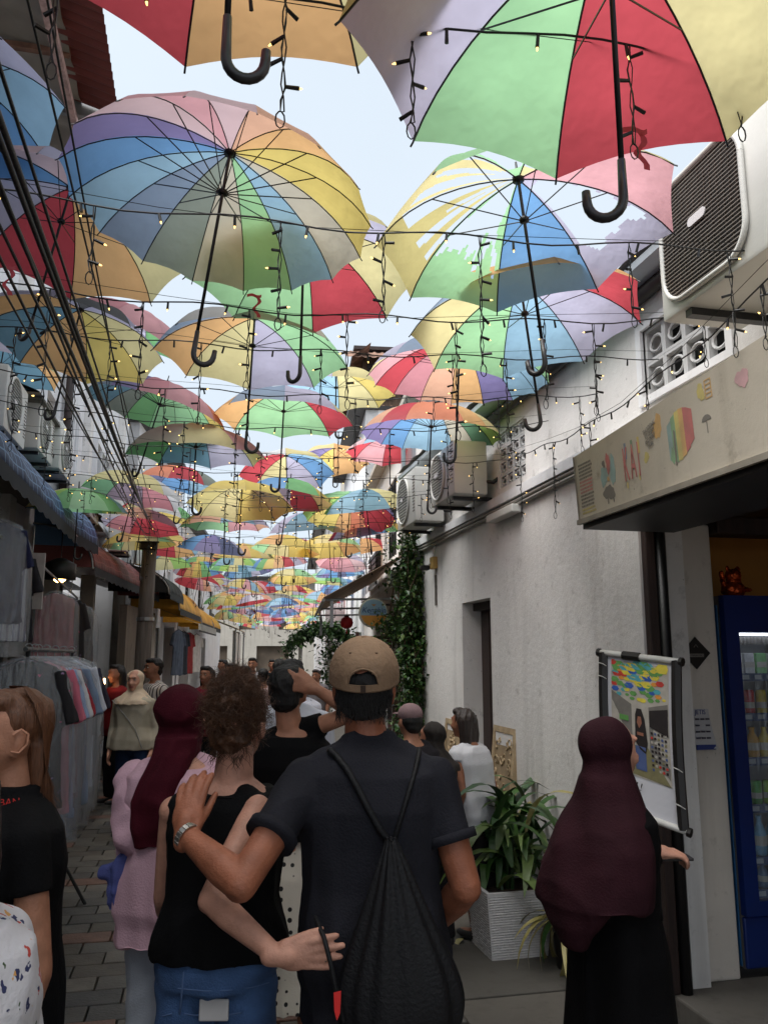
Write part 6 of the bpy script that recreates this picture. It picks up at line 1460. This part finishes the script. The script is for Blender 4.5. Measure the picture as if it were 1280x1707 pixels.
# jeans pockets and the white card in the pocket
jn = kid(wom, 'trousers')
def on_jeans(pts, nm, m_, r_):
    bpy.context.view_layer.update(); Mi = wom.matrix_world.inverted(); P3 = []
    for px, py in pts:
        h = surf(jn, px, py, .002)
        if h is not None: P3.append(Mi @ h)
    if len(P3) > 1: return P_chain(P3, [r_] * len(P3), 5).build(nm, m_, wom, True)
M_stitch = mat('stitch', (86, 110, 150), .8, .1)
on_jeans([(308, 1690), (322, 1692), (340, 1693), (360, 1694), (380, 1692), (402, 1688)], 'pocket_edge', M_stitch, .0022)
on_jeans([(262, 1640), (300, 1648), (340, 1652), (380, 1651), (420, 1646), (448, 1638)], 'waistband_seam', M_stitch, .0018)
on_jeans([(246, 1690), (258, 1694), (272, 1694), (286, 1690)], 'pocket_edge', M_stitch, .0022)
on_jeans([(306, 1622), (304, 1650), (300, 1690)], 'belt_loop', M_stitch, .003)
h = surf(jn, 357, 1684, .004)
if h is None: h = cw(357, 1684, 2.28)
cd = MB().chbox((-.039, -.005, -.026), (.039, .003, .028), .004).build('white_card_case', mat('white_plastic_card', (206, 202, 200), .4, .06, 20)); cd.location = h; cd.rotation_euler = (0, 0, -YAW); tag(cd, 'white case sticking out of the back pocket of the jeans', 'case')

# ---- woman in burgundy hijab reading the poster (right)
vc = cf(1005, 1500, 2.62); C_mar = cloth('burgundy_veil', (50, 23, 30), .2); C_bd = cloth('black_dress', (10, 9, 11), .2)
vw, JV, locV, gV, rotV, SV = person('woman in burgundy veil and black dress looking at the photo poster', vc.x + .03, 2.62, 1.50, R(-58), top=C_bd, bottom=C_bd, sk=SK_fair, vox=.0075, sleeves=.95, hem=.63, bottom_kind='dress', build_=.95,
    jo=dict(head=cf(1018, 1250, 2.63), neck=cf(1012, 1330, 2.62), shr=cf(1046, 1402, 2.55), shl=cf(992, 1395, 2.70), elr=cf(1052, 1482, 2.60), wrr=cf(1094, 1420, 2.72)), hand_r=dict(d=Vector((1, .15, -.1)), n=Vector((0, .2, -1)), curl=(.7, .7, .7, .7), thumb=(.6, .6)), look=R(-8), shoe=M_shoe, ears=False)
e = lambda x, y, z, a, b_, d: P_ell(gV(x, y, z), (a * SV, b_ * SV, d * SV), rotV)
nkc = JV['neck']
cape = [e(0, -.026, .022, .098, .104, .104), e(0, -.02, -.05, .090, .092, .09), P_chain([gV(0, -.02, -.05), nkc], [.092 * SV, .11 * SV], 18)]
prc = []
for (zz, rx, ry, oy) in ((nkc.z - .29, .195, .175, -.06), (nkc.z - .22, .20, .165, -.05), (nkc.z - .13, .195, .15, -.035), (nkc.z - .06, .17, .13, -.015), (nkc.z, .13, .115, 0), (nkc.z + .07, .098, .098, .0)): prc.append((nkc.x, nkc.y + oy, zz, rx * SV * 1.02, ry * SV * 1.02))
cape.append(P_loft(prc))
# longer point at the back
cape.append(P_loft([(nkc.x, nkc.y - .17, nkc.z - .395, .03, .02), (nkc.x, nkc.y - .165, nkc.z - .34, .09, .045), (nkc.x, nkc.y - .15, nkc.z - .27, .135, .06), (nkc.x, nkc.y - .125, nkc.z - .18, .15, .06), (nkc.x, nkc.y - .09, nkc.z - .08, .13, .05)]))
soft('veil', cape, C_mar, vw, .008, 3, (.013, (13, 13, 4)), 9)
phn = thing('phone', 'dark phone held by the woman in the burgundy veil', 'phone', c2w(cf(1128, 1431, 2.75)), -YAW); MB().chbox((-.05, -.012, -.006), (.05, .055, .004), .003).build('case', mat('phone_dark', (46, 44, 46), .3, .1), phn); MB().box((-.044, -.008, .0041), (.044, .05, .005)).build('screen', mat('phone_screen', (60, 60, 66), .1, .1), phn)
wb_ = thing('water_bottle', 'small clear bottle with white cap held below the poster', 'bottle', c2w(cf(1078, 1450, 2.70)), 0); MB().lathe([(.022, -.04), (.026, -.03), (.026, .05), (.012, .08)], 14).build('bottle', mat('clear_plastic', (150, 160, 165), .12, .1, spec=.8), wb_, True); MB().lathe([(.014, .081), (.014, .105)], 12).build('cap', M_plastic, wb_, True)

# ---- woman at the left edge in a black polo
lc = cf(48, 1500, 2.05)
lw, JL, locL, gL, rotL, SL = person('woman with shoulder-length brown hair and black polo at the left edge', lc.x - .05, 2.05, 1.63, R(126), top=cloth('black_polo', (13, 13, 15), .2), bottom=cloth('black_trousers', (13, 13, 15)), sk=SK_mid, vox=.0065, sleeves=.21, hem=.44, collar=True, face=True, look=R(8), build_=.94)
e = lambda x, y, z, a, b_, d: P_ell(gL(x, y, z), (a * SL, b_ * SL, d * SL), rotL)
HAIR_lt = mat('hair_light_brown', (98, 62, 40), .45, .4, 40, .4, 60, stretch=(6, 6, .6))
soft('hair', [e(0, -.034, .040, .084, .090, .084), e(0, .018, .088, .066, .062, .034), e(0, -.068, -.03, .060, .036, .07), P_chain([gL(0, -.065, .0), gL(0, -.072, -.1), gL(0, -.075, -.17)], [.05 * SL, .04 * SL, .022 * SL], 14), P_chain([gL(.045, -.06, -.02), gL(.047, -.07, -.11), gL(.045, -.075, -.17)], [.027, .022, .012]), P_chain([gL(-.045, -.06, -.02), gL(-.047, -.07, -.11), gL(-.045, -.075, -.17)], [.027, .022, .012])], HAIR_lt, lw, .006, 2, (.004, (70, 70, 8)), 3)
def straight(q):
    a = q.uniform(-1.5, 1.5); x = math.sin(a) * .088; y0 = -.034 - math.cos(a) * .06; p = [(x * .55, -.02 - .02 * math.cos(a), .125), (x * .95, y0 * .8 - .005, .085), (x * 1.0, y0 - .02, .02), (x * .9, -.075 - .025 * math.cos(a) * .6, -.08), (x * .85, -.08 - .016 * math.cos(a) + q.gauss(0, .008), -.13), (x * .85 + q.gauss(0, .01), -.082 - .018 * math.cos(a) + q.gauss(0, .014), -.19 + q.gauss(0, .015))]
    return [gL(*v) for v in p]
strands('hair_strands', straight, 700, HAIR_lt, lw, 6, .0013)
h = surf(kid(lw, 'top'), 10, 1338, .004)
if h is not None:
    for i, s_ in enumerate(('URBAN', 'FIT')):
        o = link('chest_lettering', text_mesh(s_, .022, 0, .0005), lw, mat('print_vivid_red', (206, 40, 34), .6, .1)); bpy.context.view_layer.update(); vd = ray(10, 1338); vd.z = 0; vd.normalize(); ax = Vector((vd.y, -vd.x, 0)); o.matrix_local = lw.matrix_world.inverted() @ basis(h - Vector((0, 0, .02 * i)) - ax * .006, ax, (0, 0, 1))

# ---- shoulder in a floral sleeve, bottom left corner
C_flo = cloth('white_floral', (206, 204, 208), .05)
def dotted(name, base, dots, scale, size, rnd=1.0):
    """printed cloth: scattered motifs (flat print)"""
    if name in MATS: return MATS[name]
    m = mat(name, base, .8, .04, 6, .2, 140); t = m.node_tree; b = t.nodes['Principled BSDF']; tc = t.nodes.new('ShaderNodeTexCoord'); prev = lin(base) + (1,); sock = None
    for i, (col, off, sz) in enumerate(dots):
        mp = t.nodes.new('ShaderNodeMapping'); mp.inputs['Location'].default_value = off
        if rnd > .9:
            nz = t.nodes.new('ShaderNodeTexNoise'); nz.inputs['Scale'].default_value = scale * 2.2; t.links.new(tc.outputs['Object'], nz.inputs['Vector']); va = t.nodes.new('ShaderNodeVectorMath'); va.operation = 'MULTIPLY_ADD'; va.inputs[1].default_value = (1.0 / scale,) * 3; t.links.new(nz.outputs['Color'], va.inputs[0]); t.links.new(tc.outputs['Object'], va.inputs[2]); t.links.new(va.outputs[0], mp.inputs[0])
        else: t.links.new(tc.outputs['Object'], mp.inputs[0])
        v = t.nodes.new('ShaderNodeTexVoronoi'); v.inputs['Scale'].default_value = scale; v.inputs['Randomness'].default_value = rnd; t.links.new(mp.outputs[0], v.inputs['Vector'])
        r_ = t.nodes.new('ShaderNodeMapRange'); r_.inputs[1].default_value = sz; r_.inputs[2].default_value = sz * 1.15; r_.inputs[3].default_value = 1; r_.inputs[4].default_value = 0; t.links.new(v.outputs['Distance'], r_.inputs[0])
        x = t.nodes.new('ShaderNodeMixRGB'); t.links.new(r_.outputs[0], x.inputs[0]); x.inputs[2].default_value = lin(col) + (1,)
        if sock is None: x.inputs[1].default_value = prev
        else: t.links.new(sock, x.inputs[1])
        sock = x.outputs[0]
    t.links.new(sock, b.inputs['Base Color']); return m
M_flo = dotted('floral_print', (212, 210, 214), [((190, 70, 60), (0, 0, 0), .17), ((50, 56, 96), (.37, .21, .1), .15), ((214, 160, 90), (.7, .5, .33), .13), ((70, 90, 60), (.2, .8, .6), .11)], 24, .2)
fc = cf(-140, 1600, 1.22)
person('person in white floral blouse, only a shoulder showing bottom left', fc.x, 1.22, 1.60, R(75), top=M_flo, bottom=cloth('navy_skirt', (40, 44, 70)), sk=SK_mid, vox=.009, sleeves=.47, hem=.46, bottom_kind='skirt', headwear=('long', HAIR_dk), build_=1.08, top_fold=.008)

# ---- woman in pink jacket and maroon hijab
kc = cf(290, 1500, 3.0); C_pink = cloth('pink_jacket', (206, 168, 182), .08); C_mrn = cloth('maroon_hijab', (70, 17, 30), .18)
kw_, JK, _, gK, rotK, SK_ = person('woman in pink jacket and maroon headscarf seen from behind', kc.x, 3.0, 1.61, R(-8), top=C_pink, bottom=cloth('pale_trousers', (186, 194, 206), .06), sk=SK_fair, vox=.009, sleeves=.9, hem=.46, headwear=('hijab', C_mrn, 0, .30), build_=1.12, jo=dict(ell=cf(222, 1395, 2.95), wrl=cf(228, 1440, 3.12)), top_fold=.011, look=R(-20))
soft('puff_sleeve', [P_chain([JK['shl'], JK['shl'].lerp(JK['ell'], .5), JK['ell']], [.066, .07, .068], 18), P_chain([JK['ell'], JK['wrl']], [.068, .05], 18)], C_pink, kw_, .008, 3, (.013, (18, 18, 16)), 8)
pb = thing('blue_cloth_bag', 'crumpled blue-violet cloth bag hanging beside the pink jacket', 'bag', c2w(cf(208, 1470, 2.95)), -YAW)
soft('bag', [P_loft([(0, 0, -.09, .05, .03), (0, 0, -.02, .062, .04), (-.01, 0, .05, .055, .035), (.01, 0, .09, .03, .02)]), P_ell((-.06, 0, .03), (.035, .025, .03))], cloth('violet_blue', (84, 92, 150), .25), pb, .006, 2, (.008, (50, 50, 30)), 4); P_chain([(.01, 0, .09), (.03, .02, .16), (.045, .06, .20)], [.006, .005, .005], 6).build('handle', cloth('violet_blue', (84, 92, 150)), pb, True)

# ---- woman with raised arm, polka-dot skirt
M_dots = dotted('polka_print', (206, 200, 186), [((22, 22, 24), (0, 0, 0), .22)], 25, .2, .25)
dc = cf(480, 1500, 3.55); C_bt = cloth('black_tee', (13, 13, 15), .2)
dw, JD, _, gD, rotD, SD = person('woman in black tee and white polka-dot skirt holding her head with her hand', dc.x, 3.55, 1.665, R(-6), top=C_bt, bottom=M_dots, sk=SK_mid, vox=.009, sleeves=.16, hem=.58, bottom_kind='skirt', headwear=('short', HAIR_bk), build_=.95,
    jo=dict(head=cf(480, 1153, 3.55), elr=cf(592, 1188, 3.50), wrr=cf(528, 1150, 3.45), shr=cf(514, 1216, 3.55)), hand_r=dict(d=Vector((-1, .05, .32)), n=Vector((0, 1, 0)), curl=(.1, .1, .12, .15), thumb=(.5, .2), side=-1, spread=.2))
e = lambda x, y, z, a, b_, d: P_ell(gD(x, y, z), (a * SD, b_ * SD, d * SD), rotD)
# ---- man in white tee beyond her
person('man in white tee with black hair beyond the woman with the raised arm', cf(480, 1300, 4.7).x, 4.7, 1.70, R(-5), top=cloth('white_tee', (196, 198, 208), .08), bottom=cloth('navy_trousers', (34, 38, 54)), sk=SK_brown, female=False, vox=.013, sleeves=.32, hem=.49, headwear=('short', HAIR_bk))
# ---- cream hijab woman walking towards the camera
C_crm = cloth('cream_blouse', (178, 168, 150), .12)
cpx = cf(218, 1300, 8.4)
cw_, JC, _, gC, rotC, SCc = person('woman in cream headscarf and blouse with dark jeans walking towards the camera', cpx.x, 8.4, 1.58, R(176), top=C_crm, bottom=cloth('dark_jeans', (34, 48, 76), .2), sk=SK_fair, vox=.011, sleeves=.94, hem=.50, headwear=('hijab', cloth('cream_scarf', (216, 194, 170), .08), .10), face=True, build_=1.15, jo=dict(knl=cf(238, 1300, 8.3) if False else cf(232, 1285, 8.3), anl=cf(226, 1345, 8.62)), shoe=mat('pale_sandal', (120, 112, 100), .6, .2), top_fold=.009)
P_chain([JC['shr'] + Vector((.02, .09, .02)), JC['neck'] + Vector((.05, .145, -.18)), JC['neck'] + Vector((-.08, .15, -.33)), JC['wrl'] + Vector((.06, .10, .05))], [.004] * 4, 6).build('bag_strap', M_steel, cw_, True)
# ---- striped shirt man behind her, and a figure in red
def striped(name, c1, c2, sc):
    m = mat(name, c1, .8, .05); t = m.node_tree; b = t.nodes['Principled BSDF']; tc = t.nodes.new('ShaderNodeTexCoord'); wv = t.nodes.new('ShaderNodeTexWave'); wv.inputs['Scale'].default_value = sc; wv.bands_direction = 'X'
    r_ = t.nodes.new('ShaderNodeMapRange'); r_.inputs[1].default_value = .70; r_.inputs[2].default_value = .76; x = t.nodes.new('ShaderNodeMixRGB'); x.inputs[1].default_value = lin(c1) + (1,); x.inputs[2].default_value = lin(c2) + (1,)
    t.links.new(tc.outputs['Object'], wv.inputs['Vector']); t.links.new(wv.outputs['Fac'], r_.inputs[0]); t.links.new(r_.outputs[0], x.inputs[0]); t.links.new(x.outputs[0], b.inputs['Base Color']); return m
person('man in white shirt with dark stripes behind the cream headscarf', cf(252, 1300, 9.3).x, 9.3, 1.70, R(130), top=striped('striped_shirt', (196, 188, 182), (52, 44, 48), 9), bottom=cloth('dark_trousers', (36, 34, 36)), sk=SK_brown, female=False, vox=.014, sleeves=.45, hem=.48, headwear=('short', HAIR_bk), face=True)
person('shadowy person in a red top inside the left shop', cf(188, 1300, 9.9).x, 9.9, 1.62, R(140), top=cloth('dark_red_top', (120, 30, 32)), bottom=cloth('dark_trousers', (36, 34, 36)), sk=SK_brown, vox=.016, sleeves=.45, hem=.48, headwear=('long', HAIR_bk))
# ---- further crowd
C_m2 = cloth('maroon_dress', (110, 26, 44), .15)
FAR = [(343, 10.0, 1.60, 165, 'woman with long black hair in a maroon top facing the camera', C_m2, 'long', HAIR_bk, True), (386, 12.2, 1.62, 150, 'man in dark jacket under the yellow awnings', cloth('dark_jacket', (44, 40, 40)), 'short', HAIR_bk, False), (407, 10.6, 1.60, 170, 'woman with black bob beside the maroon-topped woman', cloth('grey_top', (96, 92, 94)), 'short', HAIR_bk, True),
       (419, 14.5, 1.70, 175, 'person in white shirt with black straps standing far down the alley', cloth('white_far', (200, 200, 204)), 'short', HAIR_bk, False), (437, 11.2, 1.56, 10, 'dark-haired person in pale pink walking away', cloth('palepink_top', (200, 170, 168)), 'short', HAIR_bk, True), (464, 13.0, 1.68, 15, 'person in black with dark hair by the plant arch', cloth('black_far', (26, 25, 27)), 'long', HAIR_bk, True),
       (500, 7.6, 1.58, 0, 'person in printed pale top just beyond the man in white tee', dotted('small_print_top', (190, 190, 200), [((60, 60, 80), (0, 0, 0), .16)], 22, .2), 'short', HAIR_bk, True), (527, 14.0, 1.5, 160, 'person in grey standing under the plant arch', cloth('grey_far', (130, 126, 130)), 'short', HAIR_dk, False), (371, 17, 1.66, 120, 'person in dark red far down the left side', cloth('far_red', (130, 40, 44)), 'short', HAIR_bk, True), (452, 17.5, 1.66, 180, 'distant person in black at the end of the crowd', cloth('black_far2', (30, 30, 32)), 'short', HAIR_bk, False)]
for (px, f, H, yw, lab, tp, hk, hm, fem) in FAR:
    person(lab, cf(px, 1200, f).x, f, H, R(yw), top=tp, bottom=cloth('dark_trousers', (36, 34, 36)), sk=random.choice((SK_mid, SK_brown)), female=fem, vox=.018, sleeves=.42, hem=.48, headwear=(hk, hm), face=90 < yw < 270)
# ---- group by the right wall
person('man in grey-mauve cap among the group by the wall', cf(688, 1400, 5.0).x, 5.0, 1.43, R(30), top=cloth('dark_shirt', (40, 38, 42)), bottom=cloth('dark_trousers', (36, 34, 36)), sk=SK_mid, female=False, vox=.011, headwear=('cap', cloth('mauve_cap', (136, 112, 114))), sleeves=.4, hem=.48)
person('person with dark head covering between the grey cap and the white top', cf(728, 1400, 5.1).x, 5.1, 1.32, R(60), top=cloth('charcoal_top', (50, 48, 46)), bottom=cloth('dark_trousers', (36, 34, 36)), sk=SK_mid, vox=.011, headwear=('hijab', cloth('charcoal_scarf', (54, 50, 48)), .12), sleeves=.9, hem=.48)
rc = cf(800, 1500, 5.35)
person('woman with long dark hair in white top bending by the carved panel', rc.x, 5.35, 1.38, R(48), top=cloth('white_blouse', (200, 200, 204), .06), bottom=cloth('dark_skirt', (40, 36, 38)), sk=SK_brown, vox=.010, headwear=('long', HAIR_dk, .34), sleeves=.10, hem=.47, lean=.28, bottom_kind='skirt')

# ================================================================== GARMENTS, RACK AND LEFT SHOP GOODS
def garment(label, loc, rz, W, L, m_, sleeve=True, cover=False, seed=0, kind='shirt', vox=.011):
    t = thing('garment' if kind == 'shirt' else 'trousers', label, 'garment' if kind == 'shirt' else 'trousers', loc, rz, 'clothes hung for sale')
    if kind == 'shirt':
        pr_ = [P_loft([(0, 0, -L, W * .56, .028), (0, 0, -L * .6, W * .5, .03), (0, 0, -.16, W * .47, .03), (0, 0, -.06, W * .40, .026), (0, 0, -.02, W * .18, .022)])]
        if sleeve: pr_ += [P_cone((s * W * .40, 0, -.075), (s * W * .60, .0, -.36), .04, .045, 14, False) for s in (-1, 1)]
        soft('cloth', pr_, m_, t, vox, 2, (.010, (30, 30, 4)), seed)
    else:
        pr_ = [P_loft([(0, 0, -.22, W * .5, .035), (0, 0, 0, W * .46, .03)])] + [P_cone((s * W * .26, 0, -.15), (s * W * .28, 0, -L), W * .25, W * .20, 14, False) for s in (-1, 1)]
        soft('cloth', pr_, m_, t, vox, 2, (.008, (30, 30, 6)), seed)
    MB().tube([(-W * .36, 0, -.055), (0, 0, 0.0), (W * .36, 0, -.055)], .006, 6).build('hanger', M_blackmetal, t); MB().tube([(0, 0, 0)] + [(.022 * math.sin(a), 0, .055 - .022 * math.cos(a)) for a in np.linspace(-.2, 4.2, 8)], .0025, 5).build('hook', M_steel, t)
    if cover:
        cv = MB(); q = random.Random(seed)
        prf_ = [(-L - .12, W * .58, .045), (-L * .7, W * .60, .055), (-L * .35, W * .58, .055), (-.14, W * .55, .05), (-.04, W * .40, .04), (.01, .04, .02)]
        n_ = 28; vs = []
        for i, (z, rx, ry) in enumerate(prf_):
            for j in range(n_):
                a = 2 * PI * j / n_; k_ = 1 + .05 * math.sin(5 * a + i + seed) + .03 * math.sin(11 * a - i); vs.append((rx * math.copysign(abs(math.cos(a)) ** .7, math.cos(a)) * k_, ry * math.sin(a) * k_, z))
        cv.add(vs, [(i * n_ + j, i * n_ + (j + 1) % n_, (i + 1) * n_ + (j + 1) % n_, (i + 1) * n_ + j) for i in range(len(prf_) - 1) for j in range(n_)]); cv.build('plastic_cover', film(), t, True)
    return t
M_fl2 = dotted('black_pink_floral', (26, 24, 28), [((178, 50, 96), (0, 0, 0), .13), ((150, 120, 160), (.4, .3, .2), .10)], 12, .2)
rack = thing('clothes_rack', 'black clothes rack full of wrapped garments on the left', 'rack', (-.92, 4.85, 0)); BZ = 1.74
for y_ in (-.05, 1.5):
    for s in (-.2, .2): MB().tube([(s, y_, .0), (0, y_, .35), (0, y_, BZ)], .012, 8).build('upright', M_blackmetal, rack)
MB().tube([(0, -.12, BZ), (0, 1.58, BZ)], .013, 8).build('rail', M_blackmetal, rack); MB().tube([(.0, -.06, .92), (.0, 1.5, .92)], .010, 8).build('lower_rail', M_blackmetal, rack)
hg = MB()
gcol = [(M_fl2, 'black dress with pink flowers', True), (cloth('pink_shirt', (200, 110, 130)), 'pink shirt', True), (cloth('pale_blue_shirt', (150, 168, 200)), 'pale blue shirt', True), (cloth('white_shirt', (206, 206, 210)), 'white shirt', True), (cloth('red_shirt', (160, 50, 60)), 'red shirt', True), (cloth('grey_blue_shirt', (120, 136, 160)), 'grey-blue shirt', True), (cloth('cream_shirt', (196, 186, 170)), 'cream shirt', True), (cloth('white_shirt2', (190, 194, 206)), 'bluish white shirt', True), (cloth('ivory_shirt', (204, 198, 186)), 'ivory shirt', True), (cloth('dark_shirt2', (48, 46, 60)), 'dark shirt', True)]
for i, (m_, nm, cv) in enumerate(gcol):
    garment('%s in clear plastic, %s from the front of the rack' % (nm, nth[i]), (-.92 + .02 * math.sin(i * 3), 4.81 + i * .155, BZ - .045), R(4 * math.sin(i * 2.1)), .42 + .02 * (i % 3), .80 + .05 * ((i * 7) % 3), m_, True, cv, i)
for i, (c_, nm) in enumerate((((44, 90, 150), 'bright blue trousers'), ((40, 46, 60), 'dark navy trousers'), ((60, 110, 170), 'light blue trousers'))):
    garment('%s on the lower rail of the rack, %s from the front' % (nm, nth[i]), (-.90 + .02 * i, 4.87 + i * .12, .86), R(5 - 6 * i), .30, .62, cloth('rack_' + nm.split()[0], c_), False, False, 20 + i, 'trousers')
# goods hanging in front of the left shop
LH = [(-1.52, 6.5, 2.72, (40, 42, 70), 'navy wrapped dress'), (-1.56, 6.9, 2.70, (150, 152, 168), 'white wrapped dress'), (-1.6, 7.35, 2.6, (50, 48, 52), 'charcoal dress'), (-1.45, 8.75, 2.35, (140, 70, 76), 'dusty red dress'), (-1.42, 9.3, 2.35, (200, 200, 206), 'long white dress'), (-1.4, 9.9, 2.3, (60, 50, 48), 'dark brown dress')]
for i, (x, y, z, c_, nm) in enumerate(LH):
    garment('%s hanging from the left shop front, %s of that row' % (nm, nth[i]), (x, y, z), R(20 + 9 * math.sin(i * 2)), .40, .78 + .1 * (i % 2), M_fl2 if i == 4 else striped('hung_stripes', (170, 170, 180), (60, 66, 110), 7) if i == 1 else cloth('hung_' + nm.split()[0] + str(i), c_, .2), i % 2 == 0, i in (0, 1, 3, 5), 40 + i)
hr = thing('hanging_rail', 'steel rail carrying the clothes along the left shop front', 'rail', (-1.5, 5.3, 2.6)); MB().tube([(0, 0, 0), (.02, 2.2, -.03), (.06, 4.8, -.22)], .012, 8).build('rail', M_steel, hr)
for y_ in (.2, 2.3, 4.6): MB().tube([(.02, y_, 0 - .04 * y_), (.02, y_, .25)], .006, 5).build('wire', M_steel, hr)
# figure-eight white board, lamp, display cabinet
wbx = thing('holed_board', 'white board with two square dark holes among the hanging clothes', 'board', aty(50, 968, 7.4)); mb = MB(); wall_mesh(mb, lambda u, v, n: (u, n, v), -.11, .11, -.24, .24, .03, [(-.03, .05, .05, .15), (-.04, .04, -.13, -.03)]); mb.build('board', mat('pale_board', (176, 166, 160), .7, .15, 10), wbx); MB().box((-.1, .031, -.23), (.1, .04, .23)).build('backing', M_dark, wbx)
lmp = thing('shop_lamp', 'lit warm lamp under the dark hood in the left shop', 'lamp', aty(100, 966, 9.0)); MB().lathe([(.16, 0), (.16, .16), (.05, .22)], 18).build('shade', M_dark, lmp, True); MB().lathe([(.03, -.03), (.06, -.005), (.06, -.001)], 14).build('bulb', mat('lamp_bulb', (255, 190, 110), .3, 0, emit=14), lmp, True); MB().tube([(0, 0, .22), (0, 0, .5)], .006, 5).build('cord', M_dark, lmp)
cnd = thing('shop_candle_lamp', 'tiny lit lamp in the dark shop behind the rack', 'lamp', aty(174, 1136, 10.2)); MB().lathe([(.012, -.03), (.016, 0), (.010, .035)], 10).build('bulb', mat('small_bulb', (255, 200, 140), .3, 0, emit=12), cnd, True); MB().lathe([(.02, -.06), (.02, -.031)], 10).build('holder', M_dark, cnd)
tb = thing('display_table', 'low wooden table with folded cloth in the left shop', 'table', (-1.45, 9.6, .06)); MB().chbox((-.5, -.5, .70), (.4, .5, .74), .008).build('top', M_wood, tb)
for sx, sy_ in ((-.45, -.45), (.35, -.45), (-.45, .45), (.35, .45)): MB().box((sx - .02, sy_ - .02, 0), (sx + .02, sy_ + .02, .70)).build('leg', M_wood, tb)
for i in range(4):
    o = MB().chbox((-.14, -.1, 0), (.14, .1, .05), .015).build('folded_cloth', cloth('folded_%d' % i, ((170, 90, 60), (200, 190, 170), (120, 60, 70), (90, 96, 120))[i])); o.location = (-1.45 + .3 * (i % 2) - .2, 9.35 + .3 * (i // 2), .80 + .002); tag(o, ('rust folded cloth', 'cream folded cloth', 'plum folded cloth', 'slate folded cloth')[i] + ' on the low shop table', 'cloth', 'folded cloths on the table')
# old wall piece, roller shutter, shop fronts further down
ow = thing('roller_shutter', 'grey roller shutter between the peeling wall and the yellow awnings', 'shutter'); ow.matrix_world = far_frame(16.2, -1.9)
for i in range(26): MB().chbox((0, .1, .03 + i * .085), (.03, 1.5, .108 + i * .085), .008).build('slat', mat('shutter_grey', (120, 112, 104), .5, .2, 6), ow)
for u in (0, 1.55): MB().box((-.02, u, 0), (.06, u + .09, 2.3)).build('guide_rail', M_steel, ow)
pw = thing('peeling_panel', 'peeling mottled wall panel behind the wooden pole', 'wall'); pw.matrix_world = far_frame(13.2, -1.72); MB().box((0, 0, .02), (.12, 2.6, 2.5)).build('panel', wall_mat('mottled', (134, 122, 112), (44, 38, 34), 1.6, .6), pw); MB().box((.121, 2.1, .02), (.14, 2.58, 2.45)).build('pale_post', M_cream, pw)
for i, (u, c_, nm) in enumerate(((18.6, (100, 110, 126), 'blue-grey'), (19.4, (60, 64, 72), 'dark'), (20.4, (150, 60, 60), 'red'), (22.0, (206, 204, 200), 'white'))):
    garment('%s cloth hung under the yellow awnings far left' % nm, (-1.55 + bend(u), u, 2.3), R(60), .45, 1.0, cloth('far_cloth_%d' % i, c_), True, False, 60 + i, vox=.02)
for i, u in enumerate((24.0, 25.4)):
    wp_ = thing('white_screen', ('nearer' if i == 0 else 'farther') + ' tall white screen panel under the flat canvas awning', 'screen'); wp_.matrix_world = far_frame(u, -.75); MB().chbox((0, 0, .02), (.05, 1.2, 2.4), .01).build('panel', M_cream, wp_); MB().box((-.02, -.04, 0), (.07, 0, 2.45)).build('frame', M_steel, wp_)
# figurine on the fridge
soft('figure', [P_ell((0, 0, .055), (.075, .06, .055)), P_ell((0, -.01, .13), (.05, .045, .045)), P_ell((-.035, -.01, .175), (.014, .01, .02)), P_ell((.035, -.01, .175), (.014, .01, .02)), P_cone((-.06, 0, .07), (-.085, -.02, .15), .016, .014), P_cone((.06, 0, .06), (.075, -.05, .05), .016, .014)], mg, fgn, .006, 2, (.004, (90, 90, 90)), 2)
MB().lathe([(.085, 0), (.085, .012)], 18).build('base', mg, fgn)
# dry leaf on the slab
lfm = leaf_mesh(.09, .025, .9).build('dry_leaf', M_leaf[4], None, True); lfm.location = atz(772, 1565, .02); lfm.rotation_euler = (.1, .1, 2.2); tag(lfm, 'small dry leaf lying on the slab by the planter', 'leaf')

bpy.data.scenes.remove(SCRATCH)
